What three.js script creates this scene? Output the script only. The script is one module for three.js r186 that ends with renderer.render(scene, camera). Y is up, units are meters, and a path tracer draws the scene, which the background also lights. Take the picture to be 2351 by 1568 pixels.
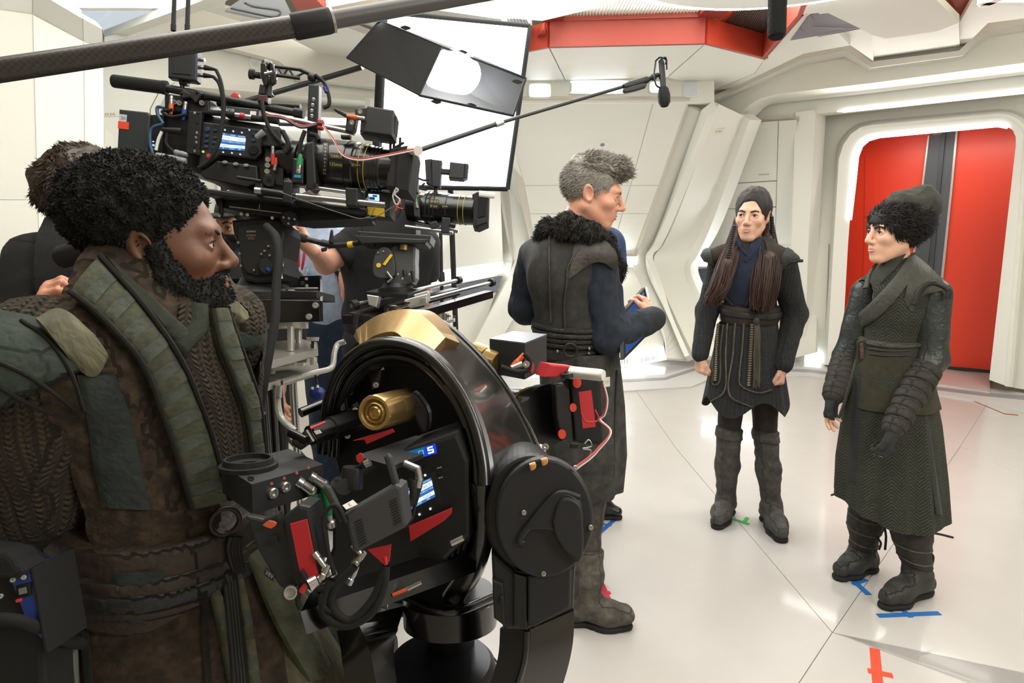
import * as THREE from 'three';
import { RectAreaLightUniformsLib } from 'three/addons/lights/RectAreaLightUniformsLib.js';
import { RoundedBoxGeometry } from 'three/addons/geometries/RoundedBoxGeometry.js';
import { mergeGeometries, mergeVertices, toCreasedNormals } from 'three/addons/utils/BufferGeometryUtils.js';
import { FontLoader } from 'three/addons/loaders/FontLoader.js';
import { TextGeometry } from 'three/addons/geometries/TextGeometry.js';

// ---------- camera, exposure, lights ----------
const FOC = 1567, TILT = 10.8 * Math.PI / 180, CAMH = 1.62, CS = Math.cos(TILT), SN = Math.sin(TILT);
const scene = new THREE.Scene();
scene.background = new THREE.Color(0x000000);
const camera = new THREE.PerspectiveCamera(2 * Math.atan(784 / FOC) * 180 / Math.PI, 2351 / 1568, 0.05, 60);
camera.position.set(0, CAMH, 0);
camera.rotation.set(-TILT, 0, 0);
const renderer = new THREE.WebGLRenderer({ antialias: true });
renderer.toneMapping = THREE.LinearToneMapping;
renderer.toneMappingExposure = 1.28;
renderer.shadowMap.enabled = true;
RectAreaLightUniformsLib.init();

const V = (x, y, z) => new THREE.Vector3(x, y, z);
function ray(px, py) { const a = (px - 1175.5) / FOC, b = (784 - py) / FOC; return V(a, -SN + b * CS, -CS - b * SN); }
function P(px, py, t) { return ray(px, py).multiplyScalar(t).add(V(0, CAMH, 0)); }               // picture point at depth t
function PH(px, py, h) { const d = ray(px, py); return d.multiplyScalar((h - CAMH) / d.y).add(V(0, CAMH, 0)); }  // at height h
function PN(px, py, o, n) { const d = ray(px, py), c = V(0, CAMH, 0); return d.clone().multiplyScalar(o.clone().sub(c).dot(n) / d.dot(n)).add(c); } // on a plane
const DOOR_N = V(0.719, 0, -0.695);                       // the door wall and everything parallel to it
const PK = (px, py, k) => PN(px, py, DOOR_N.clone().multiplyScalar(k), DOOR_N);
const RIGHT = V(1, 0, 0), UPV = V(0, CS, -SN), BACK = V(0, SN, CS);   // the axes of equipment that stands square to the lens

function areaLight(center, look, w, h, color, intensity) {
  const l = new THREE.RectAreaLight(color, intensity, w, h);
  l.position.copy(center); l.lookAt(look); scene.add(l); return l;
}
// lamps of the place: ceiling grille, two film lamps, wall and bench strips
const WARM = 0xfffcf4, COOL = 0xf8fbff;
areaLight(P(1030, 240, 3.93), P(1180, 480, 2.0), 0.78, 0.9, COOL, 11);            // big softbox
areaLight(V(0.8, 2.97, -4.15), V(0.8, 0, -4.1), 2.6, 1.5, WARM, 7.9);             // recess light grille
areaLight(V(-0.3, 2.97, -1.6), V(-0.3, 0, -1.6), 1.8, 1.8, WARM, 2.4);            // grille of the recess over the camera
areaLight(V(3.4, 2.72, -3.4), V(3.3, 0, -3.6), 1.6, 1.2, WARM, 4.4);              // grille of the recess on the right
areaLight(V(-2.2, 2.72, -3.6), V(-2.0, 0, -3.6), 1.0, 1.0, COOL, 2.2);            // pale ceiling panel on the left
areaLight(V(2.6, 2.97, 0.2), V(3.0, 1.2, -2.4), 2.6, 1.8, WARM, 6.0);                // grille behind the photographer
areaLight(PK(2160, 322, 7.5), PK(2150, 560, 8.0), 1.3, 0.08, WARM, 14);           // light edge over the red door
areaLight(PK(2150, 236, 6.9), P(1700, 500, 3.5), 1.9, 0.05, WARM, 26);             // light line in the header
areaLight(P(1330, 600, 7.95), P(1320, 640, 3), 1.15, 0.13, COOL, 16); areaLight(PK(1745, 600, 7.6), P(1700, 700, 3), 1.1, 0.13, COOL, 9); areaLight(P(1000, 640, 6.7), P(1300, 700, 3), 1.9, 0.14, COOL, 10);   // bench light slots
areaLight(P(1340, 838, 7.2), P(1300, 1000, 3), 1.3, 0.1, COOL, 10);   // toe light

// ---------- helpers ----------
let seed = 12345;
function rnd() { seed = (seed * 1664525 + 1013904223) >>> 0; return seed / 4294967296; }
const lerp = (a, b, t) => a + (b - a) * t, clamp = (x, a, b) => Math.max(a, Math.min(b, x));
function hash3(x, y, z) { let h = (x * 374761393 + y * 668265263 + z * 2147483647) | 0; h = Math.imul(h ^ (h >>> 13), 1274126177); h ^= h >>> 16; return (h >>> 0) / 4294967296; }
function noise3(x, y, z) {
  const xi = Math.floor(x), yi = Math.floor(y), zi = Math.floor(z); let u = x - xi, v = y - yi, w = z - zi;
  u = u * u * (3 - 2 * u); v = v * v * (3 - 2 * v); w = w * w * (3 - 2 * w);
  const c = (a, b, d) => hash3(xi + a, yi + b, zi + d);
  return lerp(lerp(lerp(c(0, 0, 0), c(1, 0, 0), u), lerp(c(0, 1, 0), c(1, 1, 0), u), v), lerp(lerp(c(0, 0, 1), c(1, 0, 1), u), lerp(c(0, 1, 1), c(1, 1, 1), u), v), w) * 2 - 1;
}
const taken = new Map(), bases = new Map();
function numbered(n) { const k = taken.get(n) || 0; taken.set(n, k + 1); return k ? n + '_' + String(k).padStart(3, '0') : n; }
function thing(name, label, category, base, group) {
  const o = new THREE.Group(); o.name = numbered(name); o.position.copy(base); scene.add(o);
  o.userData = { label, category }; if (group) o.userData.group = group; bases.set(o, base); return o;
}
function structure(name, base = V(0, 0, 0)) { const o = new THREE.Group(); o.name = name; o.position.copy(base); o.userData = { kind: 'structure' }; scene.add(o); bases.set(o, base); return o; }
const uvBox = (g) => {                                     // uv in metres, by the main direction of each vertex normal
  if (g.attributes.uv && g.userData.keepUv) return g;
  const p = g.attributes.position, n = g.attributes.normal, uv = new Float32Array(p.count * 2);
  for (let i = 0; i < p.count; i++) {
    const ax = Math.abs(n.getX(i)), ay = Math.abs(n.getY(i)), az = Math.abs(n.getZ(i)), x = p.getX(i), y = p.getY(i), z = p.getZ(i);
    if (ay > ax && ay > az) { uv[2 * i] = x; uv[2 * i + 1] = z; } else if (ax > az) { uv[2 * i] = z; uv[2 * i + 1] = y; } else { uv[2 * i] = x; uv[2 * i + 1] = y; }
  }
  g.setAttribute('uv', new THREE.BufferAttribute(uv, 2)); return g;
};
// geometry is given in world coordinates; a part of a thing is moved to the thing's base
function part(parent, name, geo, material, extra) {
  let g = Array.isArray(geo) ? merge(geo) : geo;
  let root = parent; while (root.parent && root.parent !== scene) root = root.parent;
  const b = bases.get(root) || V(0, 0, 0);
  if (!g.attributes.normal) g.computeVertexNormals();
  uvBox(g);
  g.translate(-b.x, -b.y, -b.z);
  const m = new THREE.Mesh(g, material); m.name = name; m.castShadow = true; m.receiveShadow = true;
  if (extra) Object.assign(m.userData, extra);
  parent.add(m); return m;
}
function pieces(parent, name, list, material) { for (const g of list) part(parent, name, g, material); }
function one(name, label, category, base, geo, material, group) {   // a thing that is one mesh
  let g = Array.isArray(geo) ? merge(geo) : geo; if (!g.attributes.normal) g.computeVertexNormals(); uvBox(g); g.translate(-base.x, -base.y, -base.z);
  const m = new THREE.Mesh(g, material); m.name = numbered(name); m.position.copy(base); m.castShadow = m.receiveShadow = true;
  m.userData = { label, category }; if (group) m.userData.group = group; scene.add(m); return m;
}
function merge(list) {
  const out = list.map((g) => { let q = g.index ? g.toNonIndexed() : g.clone(); if (!q.attributes.normal) q.computeVertexNormals(); for (const k of Object.keys(q.attributes)) if (!['position', 'normal'].includes(k)) q.deleteAttribute(k); return q; });
  return mergeGeometries(out);
}
function quat(x, y, z) { return new THREE.Quaternion().setFromRotationMatrix(new THREE.Matrix4().makeBasis(x, y, z)); }
function cyl(a, b, r0, r1 = r0, seg = 20) {
  const d = b.clone().sub(a), L = d.length(), g = new THREE.CylinderGeometry(r1, r0, L, seg, 1);
  g.applyQuaternion(new THREE.Quaternion().setFromUnitVectors(V(0, 1, 0), d.normalize())); const m = a.clone().add(b).multiplyScalar(0.5); return g.translate(m.x, m.y, m.z);
}
// turned body along the line a-b: profile = [distance along the line 0..1, radius] ...
function turned(a, b, prof, seg = 32) {
  const d = b.clone().sub(a), L = d.length(), pts = prof.map(([s, r]) => new THREE.Vector2(Math.max(r, 1e-5), s * L));
  const g = toCreasedNormals(new THREE.LatheGeometry(pts, seg), 0.6);
  g.applyQuaternion(new THREE.Quaternion().setFromUnitVectors(V(0, 1, 0), d.normalize())); return g.translate(a.x, a.y, a.z);
}
function tube(pts, r, seg = 0, rad = 8) { const c = new THREE.CatmullRomCurve3(pts, false, 'centripetal'); return new THREE.TubeGeometry(c, seg || Math.max(12, pts.length * 8), r, rad); }
function ball(c, r, sx = 1, sy = 1, sz = 1, seg = 20) { return new THREE.SphereGeometry(r, seg, Math.ceil(seg * 0.7)).scale(sx, sy, sz).translate(c.x, c.y, c.z); }
// rounded box: centre, sizes along ex, ey, ez
function rbox(c, w, h, d, ex = RIGHT, ey = UPV, r = 0.004) {
  const ez = ex.clone().cross(ey).normalize(), g = new RoundedBoxGeometry(w, h, d, 2, Math.min(r, w / 2.1, h / 2.1, d / 2.1));
  g.applyQuaternion(quat(ex, ey, ez)); return g.translate(c.x, c.y, c.z);
}
function fit(pts, o, n, up) {                             // picture outline -> plane coordinates
  const ez = n.clone().normalize(), ex = (up || V(0, 1, 0)).clone().cross(ez).normalize(), ey = ez.clone().cross(ex);
  return { ex, ey, ez, q: pts.map(([x, y]) => { const p = PN(x, y, o, ez).sub(o); return new THREE.Vector2(p.dot(ex), p.dot(ey)); }) };
}
// plate: an outline on the plane through o with normal n (towards the viewer), made th thick backwards, with a bevel
function plate(pts, o, n, th, bevel = 0.002, holes = []) {
  const { ex, ey, ez, q } = fit(pts, o, n), sh = new THREE.Shape(q);
  for (const h of holes) sh.holes.push(new THREE.Path(fit(h, o, n).q));
  bevel = Math.min(bevel, th * 0.4);
  const g = new THREE.ExtrudeGeometry(sh, { depth: Math.max(1e-4, th - 2 * bevel), bevelEnabled: bevel > 0, bevelThickness: bevel, bevelSize: bevel, bevelOffset: -bevel, bevelSegments: 2, curveSegments: 12 });
  g.translate(0, 0, -th + bevel); g.applyQuaternion(quat(ex, ey, ez)); return g.translate(o.x, o.y, o.z);
}
const slab = (pts, t, th, bevel, holes) => plate(pts, P(1175.5, 784, t), BACK, th, bevel, holes);   // square to the lens at depth t
const rect = (x0, y0, x1, y1) => [[x0, y0], [x1, y0], [x1, y1], [x0, y1]];
function circle(cx, cy, rx, ry = rx, n = 28, a0 = 0) { const r = []; for (let i = 0; i < n; i++) { const a = a0 + i / n * Math.PI * 2; r.push([cx + Math.cos(a) * rx, cy + Math.sin(a) * ry]); } return r; }
function smooth(pts, n = 6, closed = true) { const c = new THREE.SplineCurve((closed ? [...pts, pts[0]] : pts).map(([x, y]) => new THREE.Vector2(x, y))); return c.getPoints(pts.length * n).slice(0, closed ? -1 : undefined).map((v) => [v.x, v.y]); }
// flat picture on a surface: four picture corners (left bottom, right bottom, right top, left top) on a plane
function decal(c4, o, n, lift = 0.0008) {
  const v = c4.map(([x, y]) => PN(x, y, o, n).addScaledVector(n.clone().normalize(), lift)), g = new THREE.BufferGeometry(); g.userData.keepUv = true;
  g.setAttribute('position', new THREE.Float32BufferAttribute([0, 1, 2, 0, 2, 3].flatMap((i) => v[i].toArray()), 3));
  g.setAttribute('uv', new THREE.Float32BufferAttribute([0, 0, 1, 0, 1, 1, 0, 0, 1, 1, 0, 1], 2)); g.computeVertexNormals(); return g;
}
// a panel between two lines of points, given a thickness away from the room
function ribbon(A, B, th = 0.03, side = 1) {
  const pos = [], n = A.length, quad = (a, b, c, d) => { for (const v of [a, b, c, a, c, d]) pos.push(v.x, v.y, v.z); };
  const nor = [];
  for (let i = 0; i < n; i++) { const k = Math.min(i, n - 2), q = A[k + 1].clone().sub(A[k]).cross(B[k].clone().sub(A[k])).normalize().multiplyScalar(-th * side); nor.push(q); }
  const A2 = A.map((p, i) => p.clone().add(nor[i])), B2 = B.map((p, i) => p.clone().add(nor[i]));
  for (let i = 0; i < n - 1; i++) { quad(A[i], A[i + 1], B[i + 1], B[i]); quad(A2[i], B2[i], B2[i + 1], A2[i + 1]); quad(A[i], A2[i], A2[i + 1], A[i + 1]); quad(B[i], B[i + 1], B2[i + 1], B2[i]); }
  quad(A[0], B[0], B2[0], A2[0]); quad(A[n - 1], A2[n - 1], B2[n - 1], B[n - 1]);
  const g = new THREE.BufferGeometry(); g.setAttribute('position', new THREE.Float32BufferAttribute(pos, 3)); return toCreasedNormals(g, 0.5);
}
// a solid with a polygon plan, between two heights
function prism(plan, y0, y1) {
  const sh = new THREE.Shape(plan.map((p) => new THREE.Vector2(p.x, -p.z))), g = new THREE.ExtrudeGeometry(sh, { depth: y1 - y0, bevelEnabled: false });
  g.rotateX(-Math.PI / 2); return g.translate(0, y0, 0);
}
// ---------- textures ----------
function tex(n, f, srgb = true, rep = 1) {                 // f(u, v) -> [r, g, b] 0..1, tileable noise is up to f
  const d = new Uint8Array(n * n * 4);
  for (let j = 0; j < n; j++) for (let i = 0; i < n; i++) { const c = f(i / n, j / n), k = 4 * (j * n + i); d[k] = clamp(c[0], 0, 1) * 255; d[k + 1] = clamp(c[1], 0, 1) * 255; d[k + 2] = clamp(c[2], 0, 1) * 255; d[k + 3] = 255; }
  const t = new THREE.DataTexture(d, n, n); t.wrapS = t.wrapT = THREE.RepeatWrapping; t.magFilter = THREE.LinearFilter; t.minFilter = THREE.LinearMipmapLinearFilter; t.generateMipmaps = true;
  if (srgb) t.colorSpace = THREE.SRGBColorSpace; t.repeat.set(rep, rep); t.needsUpdate = true; return t;
}
function tnoise(u, v, f, s = 0) {                          // noise that repeats after one tile
  const x = u * f, y = v * f, xi = Math.floor(x), yi = Math.floor(y); let a = x - xi, b = y - yi; a = a * a * (3 - 2 * a); b = b * b * (3 - 2 * b);
  const h = (i, j) => hash3(((i % f) + f) % f, ((j % f) + f) % f, s); return lerp(lerp(h(xi, yi), h(xi + 1, yi), a), lerp(h(xi, yi + 1), h(xi + 1, yi + 1), a), b);
}
const fbm = (u, v, f, s) => 0.5 * tnoise(u, v, f, s) + 0.3 * tnoise(u, v, f * 2, s + 1) + 0.2 * tnoise(u, v, f * 4, s + 2);
function canvasTex(w, h, draw) { const c = document.createElement('canvas'); c.width = w; c.height = h; draw(c.getContext('2d'), w, h); const t = new THREE.CanvasTexture(c); t.colorSpace = THREE.SRGBColorSpace; t.anisotropy = 4; return t; }
const std = (color, roughness = 0.6, metalness = 0, more = {}) => new THREE.MeshStandardMaterial({ color, roughness, metalness, ...more });
const glow = (color, k) => new THREE.MeshStandardMaterial({ color: 0x222222, emissive: color, emissiveIntensity: k, roughness: 0.6 });
const toneMap = (base, spread, f, s, rep) => { const c = new THREE.Color(base), q = [c.r, c.g, c.b].map((x) => Math.pow(x, 1 / 2.2)); return tex(128, (u, v) => { const k = 1 + spread * (fbm(u, v, f, s) - 0.5) * 2; return q.map((x) => x * k); }, true, rep); };
const weaveBump = tex(64, (u, v) => { const a = (Math.sin(u * Math.PI * 16) > 0) !== (Math.sin(v * Math.PI * 16) > 0) ? Math.abs(Math.sin(u * Math.PI * 16)) : Math.abs(Math.sin(v * Math.PI * 16)); const k = 0.3 + 0.6 * a; return [k, k, k]; }, false, 26);
const grainBump = tex(128, (u, v) => { const k = fbm(u, v, 16, 7); return [k, k, k]; }, false, 9);
const crackBump = tex(128, (u, v) => { const k = Math.abs(fbm(u, v, 8, 3) - 0.5) * 3; return [k, k, k]; }, false, 7);
// ---------- materials of the room ----------
const creamBump = tex(64, (u, v) => { const k = 0.5 + 0.5 * (tnoise(u, v, 32, 5) - 0.5); return [k, k, k]; }, false, 3);
const cream = std(0xe8e8df, 0.5, 0, { bumpMap: creamBump, bumpScale: 0.0004 });
const creamTrim = std(0xecece4, 0.42);
const creamDull = std(0xe4e3d9, 0.55);
const floorMap = toneMap(0xc0bcb8, 0.02, 8, 21, 0.6);
const floorWhite = new THREE.MeshPhysicalMaterial({ map: floorMap, roughness: 0.3, bumpMap: tex(128, (u, v) => { const k = fbm(u, v, 4, 33); return [k, k, k]; }, false, 1.3), bumpScale: 0.0006, clearcoat: 0.3, clearcoatRoughness: 0.08 });
const seamWarm = std(0xd2ccbf, 0.6), seamGrey = std(0xa9a59c, 0.6), bandGrey = std(0xc5c3c1, 0.45), bandDark = std(0x8b8b90, 0.45), padGrey = std(0x666b76, 0.7, 0, { bumpMap: weaveBump, bumpScale: 0.0004 });
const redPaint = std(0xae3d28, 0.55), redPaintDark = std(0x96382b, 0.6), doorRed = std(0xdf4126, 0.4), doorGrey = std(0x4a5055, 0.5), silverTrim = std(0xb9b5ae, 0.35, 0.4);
const darkGap = std(0x2a2522, 0.8), slatBrown = std(0x54463c, 0.6), panelViolet = std(0x6a6470, 0.5), panelPale = std(0xd7dde6, 0.4), panelLine = std(0x6f757e, 0.5);
const stripLight = glow(0xffffff, 3.2), grilleLight = glow(0xfffaf0, 2.4), lampFace = glow(0xffffff, 5), plinthLight = glow(0xf2f8ff, 2.6);

// a sheet spanned by picture outlines set at their own depth, with thickness off
function sheet(px, at, off = V(0, 0.03, 0)) {
  const p3 = px.map(at), tri = THREE.ShapeUtils.triangulateShape(px.map(([x, y]) => new THREE.Vector2(x, y)), []), pos = [], n = px.length, put = (...v) => v.forEach((q) => pos.push(q.x, q.y, q.z)), bk = p3.map((p) => p.clone().add(off));
  for (const [a, b, c] of tri) { put(p3[a], p3[b], p3[c]); put(bk[a], bk[c], bk[b]); }
  for (let i = 0; i < n; i++) { const j = (i + 1) % n; put(p3[i], p3[j], bk[j]); put(p3[i], bk[j], bk[i]); }
  const g = new THREE.BufferGeometry(); g.setAttribute('position', new THREE.Float32BufferAttribute(pos, 3)); return toCreasedNormals(g, 0.4);
}
const atT = (q) => P(q[0], q[1], q[2]), atH = (h) => (q) => PH(q[0], q[1], h), atK = (k) => (q) => PK(q[0], q[1], q[2] || k);
const AWAY = (t = 0.04) => BACK.clone().multiplyScalar(-t), IN = (t = 0.05) => DOOR_N.clone().multiplyScalar(t);
const line = (px, at) => px.map(at);
const trim = (px, at, r) => tube(px.map(at), r, px.length * 6, 8);

// ---------- floor ----------
{
  const fl = structure('floor');
  part(fl, 'slab', prism([V(-4.6, 0, 3.4), V(7.2, 0, 3.4), V(7.2, 0, -10), V(-4.6, 0, -10)], -0.15, -0.006), seamGrey);
  const A = PH(1911, 1452, 0), D = PH(1551, 1028, 0), E = PH(2205, 1025, 0), dir = D.clone().sub(A).normalize(), far = D.clone().addScaledVector(dir, 1.0);
  const s3 = PH(1835, 1567, 0).sub(A).normalize(), s2 = PH(2249, 1567, 0).sub(A).normalize(), eu = PH(2264, 932, 0).sub(E).normalize(), er = PH(2351, 1095, 0).sub(E).normalize();
  const q = (p, d, s) => p.clone().addScaledVector(d, s), Z = V(0, 0, 0);
  const S3 = q(A, s3, 4), S2 = q(A, s2, 4), EU = q(E, eu, 1.6), ER = q(E, er, 4);
  const panels = [
    [V(-4.5, 0, 3.3), V(S3.x, 0, 3.3), S3, A, D, V(D.x, 0, -9.8), V(-4.5, 0, -9.8)],
    [A, E, EU, V(EU.x, 0, -9.8), V(D.x, 0, -9.8), D],
    [A, S3, V(S3.x, 0, 3.3), V(S2.x, 0, 3.3), S2], [A, S2, V(7.1, 0, S2.z), ER, E], [E, ER, V(7.1, 0, -9.8), V(EU.x, 0, -9.8), EU], [V(S2.x, 0, 3.3), V(7.1, 0, 3.3), V(7.1, 0, S2.z), S2]];
  for (const pl of panels) {
    const c = pl.reduce((s, p) => s.add(p), V(0, 0, 0)).multiplyScalar(1 / pl.length);
    part(fl, 'floor_panel', prism(pl.map((p) => p.clone().add(c.clone().sub(p).normalize().multiplyScalar(0.0022))), -0.006, 0), floorWhite);
  }
  const front = [[860, 925], [1000, 905], [1420, 901], [1588, 890], [1640, 868], [1860, 866], [2155, 908], [2240, 922], [2351, 950]], back = [[900, 880], [1000, 872], [1420, 868], [1530, 862], [1610, 838], [1860, 845], [2150, 880], [2267, 893], [2351, 905]];
  const band = (f, b, y0, y1) => prism([...f.map((p) => PH(p[0], p[1], 0)), ...b.map((p) => PH(p[0], p[1], 0)).reverse()], y0, y1);
  part(fl, 'floor_border', band(front, back, 0, 0.012), bandGrey);
  part(fl, 'border_stripe', band([[1420, 880], [1528, 875], [1606, 850], [1860, 857], [2151, 899], [2262, 913], [2351, 921]], [[1420, 875], [1525, 870], [1602, 845], [1860, 851], [2151, 891], [2262, 905], [2351, 912]], 0.012, 0.015), bandDark);
  part(fl, 'border_line', band([[2234, 921], [2306, 951], [2338, 954]], [[2234, 919.6], [2306, 949.6], [2338, 952.6]], 0, 0.002), redPaintDark);
}
// ---------- wall behind the actors: leaning panel, light slot, bench panel, toe light ----------
const A_O = V(0, 2.62, -6.25), A_N = V(0, -0.759, 0.651), atA = (q) => PN(q[0], q[1], A_O, A_N);
const L_O = V(0, 1.0, -7.98), L_N = V(0, 0.707, 0.707).normalize(), atL = (q) => PN(q[0], q[1], L_O, V(0, 0.64, 0.768));
{
  const w = structure('wall_center');
  const cut = [[[1150, 231], [1500, 231], [1447, 425], [1205, 425]], [[1502, 231], [1577, 236], [1512, 425], [1449, 425]], [[1205, 427], [1446, 427], [1428, 490], [1217, 490]], [[1448, 427], [1511, 427], [1488, 490], [1430, 490]], [[1217, 492], [1427, 492], [1402, 584], [1234, 584]], [[1429, 492], [1487, 492], [1454, 582], [1404, 584]]];
  for (const c of cut) part(w, 'wall_panel', sheet(c, atA, A_N.clone().multiplyScalar(-0.012)), cream);
  part(w, 'backing', sheet([[1140, 228], [1585, 228], [1462, 590], [1225, 590]], (q) => atA(q).addScaledVector(A_N, -0.006), A_N.clone().multiplyScalar(-0.03)), seamWarm);
  part(w, 'light_strip', sheet([[1200, 584], [1462, 582], [1462, 612], [1200, 616]], (q) => P(q[0], q[1], 8.12), AWAY(0.05)), stripLight);
  part(w, 'bench_panel', sheet([[1180, 616], [1450, 613], [1467, 647], [1524, 774], [1524, 798], [1415, 822], [1150, 830]], atL, V(0, -0.03, -0.05)), creamDull);
  part(w, 'toe_light', sheet([[1150, 826], [1415, 818], [1524, 795], [1530, 826], [1415, 848], [1150, 856]], (q) => P(q[0], q[1], 7.35), AWAY(0.03)), plinthLight);
  for (let i = 0; i < 4; i++) part(w, 'vent_slot', slab(rect(1421 + i * 6, 824, 1423.5 + i * 6, 836), 7.3, 0.01, 0), bandGrey);
  for (let i = 0; i < 10; i++) part(w, 'vent_slot', slab([[1472 + i * 3.2, 822 - i * 0.6], [1473.6 + i * 3.2, 822 - i * 0.6], [1473.6 + i * 3.2, 832 - i * 0.6], [1472 + i * 3.2, 832 - i * 0.6]], 7.3, 0.01, 0), bandGrey);
  for (const [r, m] of [[13, creamTrim], [8, creamDull], [5, bandDark]]) { const c = atA([1383, 331]); part(w, 'speaker_ring', turned(c.clone().addScaledVector(A_N, -0.01), c.clone().addScaledVector(A_N, 0.012 - r * 0.0004), [[0, 0], [0, r / 250], [1, r / 250], [1, r / 330], [0.7, 0]]), m); }
  // clerestory above the leaning panel
  const atC = (q) => P(q[0], q[1], 6.02), holes = [[1213, 191, 1266, 224], [1311, 183, 1440, 216], [1490, 186, 1532, 214], [1568, 188, 1604, 222]];
  part(w, 'clerestory', sheet([[1180, 172], [1640, 172], [1640, 236], [1150, 236]], atC, AWAY(0.04)), cream);
  for (const [a, b, c, d] of holes) { part(w, 'window_frame', slab(smooth([[a, b + 6], [a + 6, b], [c - 6, b], [c, b + 6], [c, d - 6], [c - 6, d], [a + 6, d], [a, d - 6]], 3), 6.005, 0.02, 0.004), creamTrim); part(w, 'light_pane', slab(smooth([[a + 3, b + 8], [a + 8, b + 2], [c - 8, b + 2], [c - 3, b + 8], [c - 3, d - 8], [c - 8, d - 3], [a + 8, d - 3], [a + 3, d - 8]], 3), 6.0, 0.012, 0.002), a < 1500 || a < 1560 ? plinthLight : panelPale); }
}
// ---------- pier between the leaning wall and the door portal ----------
{
  const w = structure('wall_pier');
  const rib1L = [[1611, 252, 6.05], [1502, 552, 7.95], [1484, 588, 8.06], [1485, 620, 8.0], [1525, 710, 7.6], [1580, 830, 7.1]], rib1R = [[1637, 232, 6.0], [1521, 552, 7.92], [1500, 588, 8.04], [1502, 627, 7.98], [1536, 710, 7.58], [1590, 826, 7.08]];
  const rib2L = [[1700, 262, 6.75], [1610, 520, 7.9], [1578, 588, 8.06], [1568, 625, 8.0], [1600, 710, 7.6], [1652, 826, 7.1]], rib2R = [[1728, 262, 6.85], [1632, 520, 7.98], [1596, 580, 8.12], [1586, 625, 8.06], [1614, 700, 7.7], [1668, 826, 7.15]];
  const chan = [[1576, 236, 6.12], [1462, 560, 7.9], [1455, 588, 8.1], [1452, 614, 8.08], [1523, 774, 7.28], [1530, 826, 7.2]];
  const line = (l, at) => new THREE.CatmullRomCurve3(l.map(at), false, 'centripetal').getPoints(30);
  part(w, 'channel', ribbon(line(rib1L, (q) => P(q[0], q[1], q[2] + 0.12)), line(chan, (q) => P(q[0], q[1], q[2] + 0.06)), 0.03), creamDull);
  part(w, 'rib', ribbon(line(rib1R, atT), line(rib1L, atT), 0.1), creamTrim);
  part(w, 'pier_face', ribbon(line(rib2L, (q) => P(q[0], q[1], q[2] + 0.02)), line(rib1R, (q) => P(q[0], q[1], q[2] + 0.02)), 0.06), cream);
  part(w, 'rib', ribbon(line(rib2R, atT), line(rib2L, (q) => P(q[0], q[1], q[2] - 0.03)), 0.12), creamTrim);
  part(w, 'access_panel', sheet([[1587, 353, 6.72], [1593, 370, 6.8], [1552, 475, 7.42], [1536, 482, 7.5], [1540, 468, 7.42]], (q) => P(q[0], q[1], q[2] - 0.02), AWAY(0.02)), creamTrim);
  const lab = canvasTex(256, 48, (c, W, H) => { c.fillStyle = '#e9e2d2'; c.fillRect(0, 0, W, H); c.fillStyle = '#9d998f'; c.font = 'bold 40px sans-serif'; c.textAlign = 'center'; c.fillText('H37-HUB4', W / 2, 38); });
  part(w, 'wall_lettering', sheetUv([[1616, 309, 6.36], [1664, 305, 6.6], [1664, 296, 6.55], [1616, 300, 6.31]]), std(0xffffff, 0.6, 0, { map: lab }));
}
function sheetUv(c) { const v = c.map(([x, y, t]) => P(x, y, t - 0.035)), g = new THREE.BufferGeometry(); g.userData.keepUv = true; g.setAttribute('position', new THREE.Float32BufferAttribute([0, 1, 2, 0, 2, 3].flatMap((i) => v[i].toArray()), 3)); g.setAttribute('uv', new THREE.Float32BufferAttribute([0, 0, 1, 0, 1, 1, 0, 0, 1, 1, 0, 1], 2)); g.computeVertexNormals(); return g; }
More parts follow.
